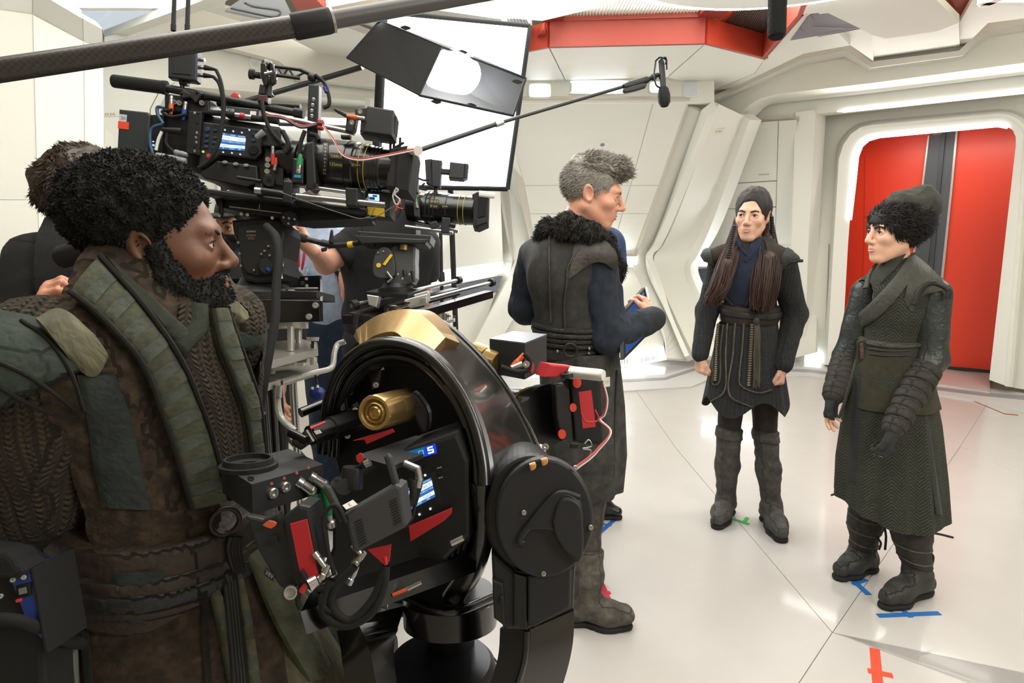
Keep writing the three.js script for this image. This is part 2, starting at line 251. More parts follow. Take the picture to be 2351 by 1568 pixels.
// ---------- door wall: portal header, inner wall, bench bay, door surround ----------
{
  const w = structure('wall_right');
  const K = (l, k) => l.map((q) => PK(q[0], q[1], k));
  const ledgeLo = [[1638, 230], [1841, 137], [1950, 119], [1999, 150], [2202, 123], [2274, 68], [2420, 46]], ledgeHi = [[1629, 224], [1845, 123], [1952, 104], [2002, 141], [2202, 116], [2268, 53], [2420, 30]];
  const headLo = [[1700, 262], [1722, 240], [1745, 226], [1782, 216], [2000, 191], [2420, 135]];
  part(w, 'header', sheet([...ledgeLo, ...headLo.slice().reverse()], (q) => PK(q[0], q[1], 6.6), IN(0.3)), cream);
  part(w, 'ledge', ribbon(K(ledgeLo, 6.6), K(ledgeHi, 6.42), 0.05, -1), creamDull);
  const lip = [[1728, 266], [1742, 250], [1760, 241], [1787, 237], [2000, 214], [2420, 163]];
  part(w, 'header_lip', ribbon(K(headLo, 6.62), K(lip, 6.95), 0.05, -1), creamDull);
  part(w, 'ledge_fill', sheet([[1985, 152], [2215, 124], [2215, 104], [1985, 128]], (q) => PK(q[0], q[1], 6.5), IN(0.05)), cream);
  part(w, 'soffit', sheet([...lip, [2420, 200], [1925, 256], [1870, 262], [1740, 285]], (q) => PK(q[0], q[1], 7.0), IN(0.2)), cream);
  part(w, 'light_strip', sheet([[1921, 257], [1940, 250], [2351, 205], [2420, 197], [2420, 207], [2351, 215], [1940, 258]], (q) => PK(q[0], q[1], 6.985), IN(0.01)), stripLight);
  // bench bay left of the door
  const b = [[[1738, 281], [1786, 278], [1783, 414], [1672, 421]], [[1788, 278], [1828, 275], [1820, 560], [1780, 560]], [[1671, 423], [1783, 416], [1781, 474], [1643, 480]], [[1642, 482], [1781, 476], [1779, 582], [1600, 584]]];
  for (const c of b) part(w, 'wall_panel', sheet(c, (q) => PK(q[0], q[1], 6.95 + (q[1] - 280) * 0.0024), IN(0.012)), cream);
  part(w, 'backing', sheet([[1700, 270], [1835, 268], [1835, 590], [1590, 590]], (q) => PK(q[0], q[1], 6.99 + (q[1] - 280) * 0.0024), IN(0.02)), seamWarm);
  part(w, 'marking', sheet([[1741, 400], [1765, 399], [1765, 402], [1741, 403]], (q) => PK(q[0], q[1], 6.94 + (q[1] - 280) * 0.0024), IN(0.005)), bandGrey);
  part(w, 'light_strip', sheet([[1582, 583], [1900, 582], [1900, 614], [1582, 612]], (q) => PK(q[0], q[1], 7.75), IN(0.03)), stripLight);
  part(w, 'bench_panel', sheet([[1570, 612], [1880, 612], [1872, 810], [1822, 822], [1660, 826], [1640, 790]], (q) => PK(q[0], q[1], 7.7 - (q[1] - 612) * 0.0022), IN(0.05)), creamDull);
  for (const c of [[[1593, 618], [1700, 616], [1690, 656], [1611, 654], [1604, 644]], [[1760, 622], [1832, 620], [1856, 612], [1873, 650], [1836, 663], [1770, 656]]]) part(w, 'bench_pad', sheet(smooth(c, 2), (q) => PK(q[0], q[1], 7.62 - (q[1] - 612) * 0.0022), IN(0.06)), padGrey);
  part(w, 'toe_light', sheet([[1655, 826], [1822, 820], [1880, 806], [1885, 838], [1822, 850], [1655, 852]], (q) => PK(q[0], q[1], 7.4), IN(0.02)), plinthLight);
  // pilaster and recess around the door
  part(w, 'pilaster', sheet([[1826, 258], [1870, 252], [1872, 262], [1856, 560], [1846, 838], [1812, 834], [1816, 560]], (q) => PK(q[0], q[1], 6.98 + (q[1] - 270) * 0.0007), IN(0.25)), creamTrim);
  part(w, 'door_recess', sheet([[1866, 268], [1925, 256], [2420, 198], [2420, 280], [2372, 285], [2350, 263], [2324, 253], [2293, 250], [1995, 277], [1970, 284], [1946, 300], [1926, 328], [1919, 357], [1908, 560], [1890, 838], [1846, 838], [1856, 560]], (q) => PK(q[0], q[1], 7.45), IN(0.03)), creamDull);
  part(w, 'door_recess', sheet([[2378, 310], [2372, 285], [2420, 280], [2420, 905], [2326, 890]], (q) => PK(q[0], q[1], 7.45), IN(0.03)), creamDull);
  const outer = [[1890, 838], [1908, 560], [1919, 357], [1926, 328], [1946, 300], [1970, 284], [1995, 277], [2293, 250], [2324, 253], [2350, 263], [2372, 285], [2378, 310], [2330, 890]];
  const inner = [[1932, 832], [1947, 560], [1962, 370], [1968, 342], [1983, 322], [2004, 314], [2030, 311], [2290, 287], [2310, 289], [2325, 299], [2332, 314], [2332, 335], [2271, 872]];
  const rim = [[1898, 838], [1914, 560], [1926, 365], [1936, 333], [1953, 308], [1975, 293], [2000, 287], [2292, 261], [2318, 264], [2340, 275], [2357, 292], [2362, 315], [2316, 888]];
  part(w, 'surround_edge', ribbon(K(outer, 7.42), K(rim, 7.28), 0.03, -1), creamDull);
  part(w, 'door_surround', ribbon(K(rim, 7.28), K(inner, 7.34), 0.04, -1), creamTrim);
  part(w, 'door_jamb', ribbon(K(inner, 7.34), K(inner.map(([x, y]) => [x, y]), 8.2), 0.03, -1), redPaint);
  const gl = [[1945, 505], [1955, 420], [1960, 355], [1970, 332], [1985, 318], [2010, 311], [2290, 286], [2314, 292]], gl2 = [[1956, 505], [1966, 420], [1972, 360], [1981, 337], [1996, 324], [2020, 317], [2290, 292], [2312, 296]];
  part(w, 'door_light', ribbon(K(gl, 7.315), K(gl2, 7.33), 0.012, -1), stripLight);
  part(w, 'threshold', prism([PK(1925, 830, 7.2), PK(2275, 882, 7.2), PK(2275, 850, 8.3), PK(1930, 812, 8.3)].map((p) => V(p.x, 0, p.z)), 0, 0.03), floorWhite);
  part(w, 'groove', sheet([[1902, 560], [1904, 560], [1896, 820], [1893, 820]], (q) => PK(q[0], q[1], 7.44), IN(0.005)), seamGrey);
  // door of two leaves
  const d = structure('door_1'), k0 = 8.05;
  const leaf = (c, k, m, n = 'door_leaf', th = 0.05) => part(d, n, sheet(c, (q) => PK(q[0], q[1], k), IN(th)), m);
  const L = leaf([[1930, 560], [1920, 836], [2088, 836], [2112, 560], [2135, 310], [2160, 285], [2010, 290], [1960, 310], [1945, 350], [1940, 420]], k0, doorRed);
  const R = leaf([[2197, 296], [2290, 270], [2350, 280], [2360, 325], [2350, 400], [2330, 560], [2310, 700], [2290, 850], [2138, 836], [2163, 640]], k0, doorRed);
  part(L, 'grey_band', sheet([[2131, 312], [2164, 309], [2148, 480], [2120, 700], [2080, 830], [2062, 826], [2100, 560]], (q) => PK(q[0], q[1], k0 - 0.02), IN(0.03)), doorGrey);
  part(L, 'silver_edge', sheet([[2130, 312], [2134, 311], [2104, 560], [2070, 790], [2066, 790], [2099, 560]], (q) => PK(q[0], q[1], k0 - 0.03), IN(0.02)), silverTrim);
  part(L, 'leaf_inset', sheet([[1986, 360], [2008, 395], [2010, 560], [2000, 700], [1996, 820], [1975, 818], [1984, 560]], (q) => PK(q[0], q[1], k0 - 0.012), IN(0.02)), doorRed);
  part(R, 'grey_band', sheet([[2166, 303], [2197, 300], [2185, 420], [2161, 648], [2150, 660], [2122, 656], [2148, 480]], (q) => PK(q[0], q[1], k0 - 0.02), IN(0.03)), doorGrey);
  part(R, 'silver_edge', sheet([[2194, 301], [2199, 300], [2188, 420], [2165, 645], [2152, 664], [2148, 661], [2159, 645], [2183, 420]], (q) => PK(q[0], q[1], k0 - 0.03), IN(0.02)), silverTrim);
  part(d, 'meeting_rail', sheet([[2162, 303], [2171, 302], [2160, 420], [2140, 640], [2115, 834], [2104, 833], [2130, 640], [2152, 420]], (q) => PK(q[0], q[1], k0 - 0.04), IN(0.04)), std(0x3c4145, 0.45));
  part(d, 'bottom_gap', sheet([[1940, 822], [2275, 850], [2275, 857], [1940, 829]], (q) => PK(q[0], q[1], 7.95), IN(0.02)), darkGap);
}
// ---------- bay left of the leaning wall, and the left portal with its pier ----------
const LP_N = V(0.56, 0, 0.83), LP_O = P(240, 300, 4.3), atLP = (d = 0) => (q) => PN(q[0], q[1], LP_O.clone().addScaledVector(LP_N, (q[2] || 0) - d), LP_N);
const LPB = (t = 0.05) => LP_N.clone().multiplyScalar(-t);
{
  const w = structure('wall_left');
  const zt = [[850, 225, 5.0], [1140, 228, 5.9]], zm = [[850, 644, 5.9], [1155, 600, 8.0]];
  part(w, 'wall_panel', ribbon(line(zm, atT), line(zt, atT), 0.05), cream);
  part(w, 'light_strip', ribbon(line([[850, 676, 5.92], [1155, 627, 8.02]], atT), line(zm, (q) => P(q[0], q[1], q[2] + 0.02)), 0.03), stripLight);
  part(w, 'bench_panel', ribbon(line([[850, 930, 5.75], [960, 890, 6.2], [1040, 850, 6.9], [1085, 815, 7.2]], atT), line([[850, 676, 5.9], [960, 658, 6.6], [1100, 634, 7.6], [1155, 627, 8.0]], atT), 0.05), creamDull);
  part(w, 'bench_pad', sheet(smooth([[960, 668], [1060, 650], [1146, 633], [1150, 640], [1140, 668], [1132, 672], [980, 712]], 2), (q) => P(q[0], q[1], lerp(6.5, 7.6, (q[0] - 960) / 190) - 0.05), AWAY(0.05)), padGrey);
  // rib between the bay and the centre wall
  part(w, 'rib', ribbon(line([[1150, 231, 5.95], [1222, 530, 7.9], [1232, 590, 8.1], [1226, 630, 8.05], [1186, 720, 7.6], [1120, 830, 7.1]], atT), line([[1128, 231, 5.95], [1150, 430, 7.2], [1172, 560, 8.0], [1180, 600, 8.06], [1172, 650, 8.0], [1085, 815, 7.1]], atT), 0.1), creamTrim);
  part(w, 'rib_side', ribbon(line([[1128, 231, 5.95], [1150, 430, 7.2], [1172, 560, 8.0], [1180, 600, 8.06], [1172, 650, 8.0], [1085, 815, 7.1]], atT), line([[1105, 231, 6.1], [1128, 430, 7.35], [1150, 560, 8.1], [1156, 600, 8.14], [1150, 650, 8.1], [1060, 815, 7.25]], atT), 0.04), creamDull);
  // portal with its header ledges and light line
  part(w, 'portal_face', sheet([[200, 120], [440, 90], [560, 118], [640, 140], [690, 180], [900, 205], [900, 225], [450, 186], [400, 190], [362, 215], [344, 250], [340, 1090], [200, 1090]], atLP(0), LPB(0.2)), cream);
  part(w, 'header_lip', ribbon(line([[900, 225], [450, 186], [402, 190], [364, 215], [346, 250], [340, 1090]], atLP(0)), line([[900, 243], [470, 207], [420, 212], [385, 235], [368, 270], [365, 1080]], atLP(0.25)), 0.04, -1), creamDull);
  part(w, 'recess', sheet([[900, 243], [470, 207], [420, 212], [385, 235], [368, 270], [365, 1080], [900, 1000]], atLP(0.27), LPB(0.05)), cream);
  part(w, 'recess_ledge', sheet([[560, 250], [900, 262], [900, 276], [560, 262]], atLP(0.2), LPB(0.1)), creamDull);
  part(w, 'light_strip', sheet([[600, 268], [900, 284], [900, 304], [600, 284]], atLP(0.24), LPB(0.02)), stripLight);
  part(w, 'wall_panel', sheet([[500, 322], [900, 338], [900, 700], [500, 700]], atLP(0.2), LPB(0.05)), creamTrim);
  part(w, 'access_panel', sheet([[240, 294], [258, 308], [263, 345], [263, 500], [240, 500]], atLP(-0.004), LPB(0.01)), creamTrim);
  const lab = canvasTex(128, 48, (c, W, H) => { c.fillStyle = '#e9e2d2'; c.fillRect(0, 0, W, H); c.fillStyle = '#9d998f'; c.font = 'bold 40px sans-serif'; c.fillText('H36', 22, 38); });
  part(w, 'wall_lettering', decal([[232, 268], [276, 267], [276, 257], [232, 258]], LP_O, LP_N, 0.004), std(0xffffff, 0.6, 0, { map: lab }));
  const c = PN(585, 146, LP_O, LP_N), n = LP_N; for (const [r, m] of [[0.04, creamTrim], [0.026, creamDull], [0.016, panelPale]]) part(w, 'downlight_ring', turned(c.clone(), c.clone().addScaledVector(n, 0.02 - r * 0.2), [[0, 0], [0, r], [1, r], [1, r * 0.8], [0.6, 0]]), m);
  part(w, 'upper_face', sheet([[240, 85], [470, 20], [640, 70], [870, 150], [900, 205], [690, 180], [640, 140], [560, 118], [440, 90], [240, 130]], atLP(-0.12), LPB(0.1)), creamDull);
}
{
  const w = structure('wall_pier_left');
  const e0 = [[-160, -120, 2.4], [-160, 0, 2.5], [-140, 459, 2.62], [-120, 585, 2.64], [-60, 1500, 2.5]], e1 = [[75, -25, 2.72], [75, 33, 2.8], [86, 459, 2.86], [92, 585, 2.87], [150, 1430, 2.74]], e2 = [[190, 42, 2.9], [192, 95, 3.0], [196, 459, 3.06], [200, 585, 3.06], [230, 1420, 2.84]], e3 = [[235, 66, 3.0], [237, 112, 3.08], [240, 459, 3.16], [244, 585, 3.16], [262, 1400, 2.95]];
  const seg = (a, b, i, n) => part(w, 'wall_panel', ribbon(line(b.slice(i, i + 2), atT), line(a.slice(i, i + 2).map(([x, y, t]) => [x, y + (n || 0), t]), atT), 0.05, -1), cream);
  const ins = (l, i, g) => { const [p, q] = [l[i], l[i + 1]]; return [[p[0], p[1] + g, p[2]], [q[0], q[1] - g, q[2]]]; };
  for (const [a, b] of [[e0, e1], [e1, e2], [e2, e3]]) for (let i = 0; i < 4; i++) part(w, 'wall_panel', ribbon(line(ins(b, i, 1).map(([x, y, t]) => [x - 0.6, y, t]), atT), line(ins(a, i, 1).map(([x, y, t]) => [x + 0.6, y, t]), atT), 0.05, -1), cream);
  for (const [a, b] of [[e0, e1], [e1, e2], [e2, e3]]) part(w, 'backing', ribbon(line(b, (q) => P(q[0], q[1], q[2] + 0.004)), line(a, (q) => P(q[0], q[1], q[2] + 0.004)), 0.04, -1), creamTrim);
  part(w, 'return', ribbon(line(e3.map(([x, y, t]) => [x - 26, y, t + 1.3]), atT), line(e3, atT), 0.04, -1), creamDull);
  part(w, 'light_strip', sheet([[-40, 1205, 2.3], [24, 1212, 2.4], [52, 1330, 2.35], [-40, 1340, 2.25]], atT, AWAY(0.03)), glow(0xfff0c8, 2.2));
}
// ---------- ceiling ----------
{
  const c = structure('ceiling'), UP = V(0, 0.04, 0), h = 2.75;
  const S = (px, hh, m, n = 'ceiling_panel', off = UP) => part(c, n, sheet(px, typeof hh === 'function' ? hh : atH(hh), off), m);
  // soffit cove around the red recess
  S([[1263, 111], [1615, 103], [1531, 177], [1299, 184]], h, cream); S([[1210, 121], [1260, 111], [1297, 185], [1180, 205]], h, cream); S([[1618, 103], [1754, 137], [1732, 168], [1641, 206], [1534, 178]], h, cream);
  S([[880, 190], [1208, 121], [1178, 205], [900, 215]], h, cream); S([[752, 34], [880, 10], [1010, 24], [1150, 44], [1205, 122], [880, 192], [870, 92]], 2.78, cream);
  // red fascia
  const fa = (a, b, h0, h1, m) => part(c, 'red_fascia', ribbon([PH(...a, h0), PH(...b, h0)], [PH(...a, h0), PH(...b, h0)].map((p) => p.clone().add(V(0, h1 - h0, 0.06))), 0.03, -1), m);
  const q0 = PH(1205, 122, h), q1 = PH(1262, 110, h), q2 = PH(1616, 102, h), q3 = PH(1755, 136, h), q4 = PH(1843, 35, h), q4b = PH(1880, -60, h);
  const rise = (p, y, k = 0) => V(p.x, y, p.z + k), F = (a, b, m, top = 2.915) => part(c, 'red_fascia', ribbon([rise(b, h), rise(a, h)], [rise(b, top), rise(a, top)], 0.03, 1), m);
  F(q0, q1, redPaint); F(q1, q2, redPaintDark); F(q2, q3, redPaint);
  { const p0 = PH(740, 20, h); F(p0.clone().add(V(-0.3, 0, 0.5)), p0, redPaint); }
  part(c, 'red_side', ribbon([rise(q3, h), rise(q4, h), rise(q4b, h)], [rise(q3, 3.2), rise(q4, 3.2), rise(q4b, 3.2)], 0.03, -1), redPaint);
  part(c, 'trim_line', tube([rise(q3, h), rise(q4, h)], 0.006, 4, 6), redPaintDark);
  // light grille above the fascia with its fins
  const g0 = rise(q1, 2.915), g1 = rise(q2, 2.915), gw = g1.x - g0.x;
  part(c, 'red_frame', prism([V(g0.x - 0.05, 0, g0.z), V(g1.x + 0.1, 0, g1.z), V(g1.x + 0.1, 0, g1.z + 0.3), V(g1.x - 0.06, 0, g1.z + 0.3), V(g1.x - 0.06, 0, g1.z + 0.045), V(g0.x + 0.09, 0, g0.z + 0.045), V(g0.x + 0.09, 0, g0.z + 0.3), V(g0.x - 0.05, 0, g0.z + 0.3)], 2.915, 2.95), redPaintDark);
  part(c, 'light_grille', prism([V(g0.x + 0.09, 0, g0.z + 0.03), V(g1.x - 0.06, 0, g1.z + 0.03), V(g1.x - 0.06, 0, -3.3), V(g0.x + 0.09, 0, -3.3)], 2.99, 3.02), grilleLight);
  const fin = new THREE.BoxGeometry(0.006, 0.045, 1.65);
  for (let i = 0; i < 42; i++) { const f = new THREE.Mesh(uvBox(fin), creamTrim); f.name = 'grille_fin'; f.position.set(g0.x + 0.1 + i * (gw - 0.17) / 41, 2.965, g0.z + 0.86); f.castShadow = true; c.add(f); }
  // slatted wedge of the right arm and violet triangle
  S([[1643, 58], [1685, 20], [1812, 8], [1760, 92], [1660, 60]], 2.93, redPaint);
  const wedge = [[1662, 59], [1690, 24], [1800, 12], [1802, 30], [1765, 91]], wl = sheet(wedge, atH(2.925), V(0, 0.01, 0)); part(c, 'wedge_panel', wl, slatBrown);
  for (let i = 0; i < 22; i++) { const k = i / 21, a = PH(lerp(1663, 1763, k), lerp(59, 90, k), 2.92), b = PH(lerp(1690, 1802, k), lerp(26, 14, k), 2.92); part(c, 'wedge_slat', cyl(a, b, 0.0035, 0.0035, 6), slatBrown); }
  S([[1765, 91], [1768, 88], [1812, 20], [1808, 18]], 2.915, silverTrim, 'wedge_edge');
  const atR = (q) => PH(q[0], q[1], 2.78 + clamp((q[0] - 1755) / 2200, -0.06, 0.2));
  S([[1755, 137], [1843, 35], [1866, 14], [1952, 104], [1845, 123], [1632, 226], [1638, 208], [1734, 168]], 2.8, cream);
  S([[1952, 104], [1866, 16], [1905, 24], [1980, 64], [2003, 80], [2005, 140]], 2.84, cream);
  S([[1815, 93], [1853, 40], [1862, 34], [1901, 30], [1976, 66]], 2.795, panelViolet, 'violet_panel', V(0, 0.004, 0));
  for (const l of [[[1859, 36], [1866, 46]], [[1836, 66], [1841, 72]], [[1866, 60], [1975, 64]], [[1878, 84], [1975, 66]]]) part(c, 'panel_line', cyl(PH(...l[0], 2.79), PH(...l[1], 2.79), 0.002, 0.002, 6), panelLine);
  // spoke coming from the door and the recess right of it
  S([[1846, 30], [1876, -30], [2120, -30], [2201, 50], [2150, 72], [2033, 89], [2002, 80], [1976, 66], [1901, 30]], 2.74, creamDull, 'spoke');
  S([[2002, 80], [2033, 89], [2150, 72], [2201, 52], [2204, 116], [2003, 141]], (q) => PH(q[0], q[1], q[1] > 100 ? 2.93 : 2.76), cream);
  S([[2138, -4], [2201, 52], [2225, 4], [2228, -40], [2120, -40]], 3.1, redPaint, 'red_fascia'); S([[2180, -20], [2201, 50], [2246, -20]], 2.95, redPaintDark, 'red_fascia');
  S([[2203, 52], [2250, -30], [2480, -60], [2480, 25], [2268, 53], [2204, 117]], 2.9, cream);
  S([[2240, 21], [2252, -16], [2420, -50], [2420, -14]], 2.89, panelPale, 'pale_panel', V(0, 0.005, 0)); part(c, 'panel_line', tube([[2268, -10], [2255, 6], [2262, 10], [2351, -6]].map((q) => PH(...q, 2.885)), 0.004, 20, 6), panelLine);
  // hub dish with its bright rim
  const hc = V(1.16, 0, -3.2), rimR = 0.82;
  part(c, 'hub_dish', turned(V(hc.x, 2.68, hc.z), V(hc.x, 2.8, hc.z), [[0, 0], [0.0, rimR * 0.86], [0.25, rimR * 0.9], [0.5, rimR * 0.98], [1, rimR], [1, 0]], 64), creamTrim);
  part(c, 'hub_light', new THREE.TorusGeometry(rimR * 0.945, 0.014, 10, 90).rotateX(Math.PI / 2).translate(hc.x, 2.705, hc.z), glow(0xffffff, 22));
  // white spoke on the left of the grille
  S([[870, 10], [1050, -40], [1460, -40], [1415, 8], [1245, 48], [1150, 40], [1010, 22]], 2.7, creamTrim, 'spoke');
  S([[1205, 122], [1250, 64], [1262, 110]], 2.83, redPaint, 'red_fascia');
  S([[1150, 42], [1200, 36], [1222, 62], [1214, 120], [1150, 60]], 2.86, panelPale, 'slatted_panel');
  for (let i = 0; i < 9; i++) part(c, 'wedge_slat', cyl(PH(1150 + i * 7, 44 - i * 0.5, 2.855), PH(1160 + i * 7, 62 - i * 0.2, 2.855), 0.003, 0.003, 6), bandDark);
  // left: grey etched panel, red corner, pale skylight panels and cream beam
  S([[510, 30], [590, -25], [640, -25], [668, 30], [660, 60], [600, 45]], 2.73, panelPale, 'pale_panel', V(0, 0.006, 0));
  part(c, 'panel_line', tube([[530, 20], [560, 27], [632, 40], [640, 26], [580, 16], [562, 8]].map((q) => PH(...q, 2.725)), 0.004, 30, 6), panelLine);
  S([[660, -30], [700, -30], [750, 24], [740, 40], [690, 40], [672, 10]], 2.74, redPaint, 'red_fascia');
  S([[720, -10], [760, -40], [960, -40], [880, 10], [752, 30]], 2.98, grilleLight, 'light_grille');
  S([[440, 0], [520, -20], [515, 28], [600, 46], [700, 48], [760, 50], [870, 90], [890, 200], [640, 75], [470, 25]], 2.72, cream);
  S([[240, 85], [475, -2], [520, -30], [600, -30], [470, 22], [240, 100]], 2.68, creamDull, 'beam');
  const sky = glow(0xdfeaf2, 0.62); S([[60, -40], [75, -22], [148, 18], [216, 56], [318, -30], [148, -90]], 2.82, sky, 'skylight_panel'); S([[217, 58], [236, 68], [240, 88], [374, 24], [344, -4], [322, -26]], 2.82, sky, 'skylight_panel');
}
// ---------- shell that closes the set, and the lamps of the ceiling out of frame ----------
{
  const bx = (n, x0, y0, z0, x1, y1, z1, m = cream) => { const s = structure(n); part(s, 'panel', new THREE.BoxGeometry(x1 - x0, y1 - y0, z1 - z0).translate((x0 + x1) / 2, (y0 + y1) / 2, (z0 + z1) / 2), m); };
  const shell = std(0xd9d2c2, 0.7);
  bx('wall_back', -4.6, 0, 3.2, 7.2, 3.4, 3.4, shell); bx('wall_far', -4.6, 0, -10, 7.2, 3.4, -9.8, shell); bx('wall_west', -4.6, 0, -9.8, -4.4, 3.4, 3.2, shell); bx('wall_east', 7.0, 0, -9.8, 7.2, 3.4, 3.2, shell);
  const s = structure('ceiling_shell'); part(s, 'panel', new THREE.BoxGeometry(11.8, 0.2, 13.4).translate(1.3, 3.5, -3.3), shell);
  const lit = (n, c, w, d, m) => { const o = structure(n); part(o, 'light_pane', new THREE.BoxGeometry(w, 0.02, d).translate(c.x, c.y, c.z), m); part(o, 'frame', [-1, 1].flatMap((k) => [new THREE.BoxGeometry(w + 0.1, 0.06, 0.05).translate(c.x, c.y, c.z + k * d / 2), new THREE.BoxGeometry(0.05, 0.06, d + 0.1).translate(c.x + k * w / 2, c.y, c.z)]), creamTrim); };
  lit('window_2', V(-0.3, 3.0, -1.6), 1.8, 1.8, grilleLight); lit('window_5', V(2.6, 3.05, 0.2), 2.6, 1.8, grilleLight); lit('window_3', V(3.4, 2.76, -3.4), 1.6, 1.2, grilleLight); lit('window_4', V(-2.2, 2.76, -3.6), 1.0, 1.0, glow(0xeaf4ff, 1.6));
}
// ---------- figure modelling: distance fields meshed by surface nets ----------
const PZ = (px, py, z) => { const d = ray(px, py); return d.multiplyScalar(z / d.z).add(V(0, CAMH, 0)); };   // picture point in the plane at depth z of the room
const smin = (a, b, k) => { const h = Math.max(k - Math.abs(a - b), 0) / k; return Math.min(a, b) - h * h * k * 0.25; };
const smax = (a, b, k) => -smin(-a, -b, k);
function cap(a, b, ra, rb = ra) {
  const ax = a.x, ay = a.y, az = a.z, bx = b.x - ax, by = b.y - ay, bz = b.z - az, bb = bx * bx + by * by + bz * bz || 1e-9;
  return (x, y, z) => { x -= ax; y -= ay; z -= az; let h = (x * bx + y * by + z * bz) / bb; h = h < 0 ? 0 : h > 1 ? 1 : h; x -= bx * h; y -= by * h; z -= bz * h; return Math.sqrt(x * x + y * y + z * z) - (ra + (rb - ra) * h); };
}
function ell(c, rx, ry, rz, q) {
  const iq = q ? q.clone().invert() : null, m = iq ? new THREE.Matrix4().makeRotationFromQuaternion(iq).elements : null;
  return (x, y, z) => {
    x -= c.x; y -= c.y; z -= c.z;
    if (m) { const a = m[0] * x + m[4] * y + m[8] * z, b = m[1] * x + m[5] * y + m[9] * z, d = m[2] * x + m[6] * y + m[10] * z; x = a; y = b; z = d; }
    const k0 = Math.sqrt((x / rx) ** 2 + (y / ry) ** 2 + (z / rz) ** 2), k1 = Math.sqrt((x / (rx * rx)) ** 2 + (y / (ry * ry)) ** 2 + (z / (rz * rz)) ** 2); return k1 < 1e-9 ? -Math.min(rx, ry, rz) : k0 * (k0 - 1) / k1;
  };
}
const union = (l, k = 0.03) => (x, y, z) => { let d = l[0](x, y, z); for (let i = 1; i < l.length; i++) d = smin(d, l[i](x, y, z), k); return d; };
const chain = (pts, rad, k = 0.02) => union(pts.slice(1).map((p, i) => cap(pts[i], p, rad[i], rad[i + 1])), k);
const rough = (f, amp, fr, fy = fr) => (x, y, z) => { const d = f(x, y, z); return Math.abs(d) > 0.06 ? d : d + amp * (noise3(x * fr, y * fy, z * fr) + 0.5 * noise3(x * fr * 2.1 + 7, y * fy * 2.1, z * fr * 2.1)); };
function nets(f, lo, hi, cell, color) {
  const B = 4, nx = Math.ceil((hi.x - lo.x) / cell / B) * B + 1, ny = Math.ceil((hi.y - lo.y) / cell / B) * B + 1, nz = Math.ceil((hi.z - lo.z) / cell / B) * B + 1, g = new Float32Array(nx * ny * nz).fill(1), id = (i, j, k) => (k * ny + j) * nx + i, R = cell * B * 0.87 * 1.6;
  for (let k = 0; k < nz; k += B) for (let j = 0; j < ny; j += B) for (let i = 0; i < nx; i += B) {
    const d = f(lo.x + (i + B / 2) * cell, lo.y + (j + B / 2) * cell, lo.z + (k + B / 2) * cell), skip = Math.abs(d) > R + 0.012;
    for (let c = k; c < Math.min(k + B, nz); c++) for (let b = j; b < Math.min(j + B, ny); b++) for (let a = i; a < Math.min(i + B, nx); a++) g[id(a, b, c)] = skip ? d : f(lo.x + a * cell, lo.y + b * cell, lo.z + c * cell);
  }
  const pos = [], vid = new Int32Array(nx * ny * nz).fill(-1), idx = [];
  for (let k = 0; k < nz - 1; k++) for (let j = 0; j < ny - 1; j++) for (let i = 0; i < nx - 1; i++) {
    let n = 0, sx = 0, sy = 0, sz = 0; const v = [g[id(i, j, k)], g[id(i + 1, j, k)], g[id(i, j + 1, k)], g[id(i + 1, j + 1, k)], g[id(i, j, k + 1)], g[id(i + 1, j, k + 1)], g[id(i, j + 1, k + 1)], g[id(i + 1, j + 1, k + 1)]];
    let neg = 0; for (let q = 0; q < 8; q++) if (v[q] < 0) neg++; if (neg === 0 || neg === 8) continue;
    for (const [p, q] of NET_EDGES) if ((v[p] < 0) !== (v[q] < 0)) { const t = v[p] / (v[p] - v[q]); sx += (p & 1) + t * ((q & 1) - (p & 1)); sy += (p >> 1 & 1) + t * ((q >> 1 & 1) - (p >> 1 & 1)); sz += (p >> 2) + t * ((q >> 2) - (p >> 2)); n++; }
    vid[id(i, j, k)] = pos.length / 3; pos.push(lo.x + (i + sx / n) * cell, lo.y + (j + sy / n) * cell, lo.z + (k + sz / n) * cell);
  }
  const quad = (a, b, c, d, flip) => { if (a < 0 || b < 0 || c < 0 || d < 0) return; flip ? idx.push(a, c, b, a, d, c) : idx.push(a, b, c, a, c, d); };
  for (let k = 1; k < nz - 1; k++) for (let j = 1; j < ny - 1; j++) for (let i = 1; i < nx - 1; i++) {
    const s = g[id(i, j, k)] < 0;
    if (s !== (g[id(i + 1, j, k)] < 0)) quad(vid[id(i, j - 1, k - 1)], vid[id(i, j, k - 1)], vid[id(i, j, k)], vid[id(i, j - 1, k)], !s);
    if (s !== (g[id(i, j + 1, k)] < 0)) quad(vid[id(i - 1, j, k - 1)], vid[id(i - 1, j, k)], vid[id(i, j, k)], vid[id(i, j, k - 1)], !s);
    if (s !== (g[id(i, j, k + 1)] < 0)) quad(vid[id(i - 1, j - 1, k)], vid[id(i, j - 1, k)], vid[id(i, j, k)], vid[id(i - 1, j, k)], !s);
  }
  const o = new THREE.BufferGeometry(); o.setAttribute('position', new THREE.Float32BufferAttribute(pos, 3)); o.setIndex(idx); o.computeVertexNormals();
  if (color) { const c = new Float32Array(pos.length); for (let i = 0; i < pos.length; i += 3) { const q = color(pos[i], pos[i + 1], pos[i + 2]); c[i] = q[0]; c[i + 1] = q[1]; c[i + 2] = q[2]; } o.setAttribute('color', new THREE.BufferAttribute(c, 3)); }
  return o;
}
const NET_EDGES = [[0, 1], [0, 2], [0, 4], [1, 3], [1, 5], [2, 3], [2, 6], [3, 7], [4, 5], [4, 6], [5, 7], [6, 7]];
function boundsOf(pts, m) { const b = new THREE.Box3().setFromPoints(pts); b.min.subScalar(m); b.max.addScalar(m); return b; }
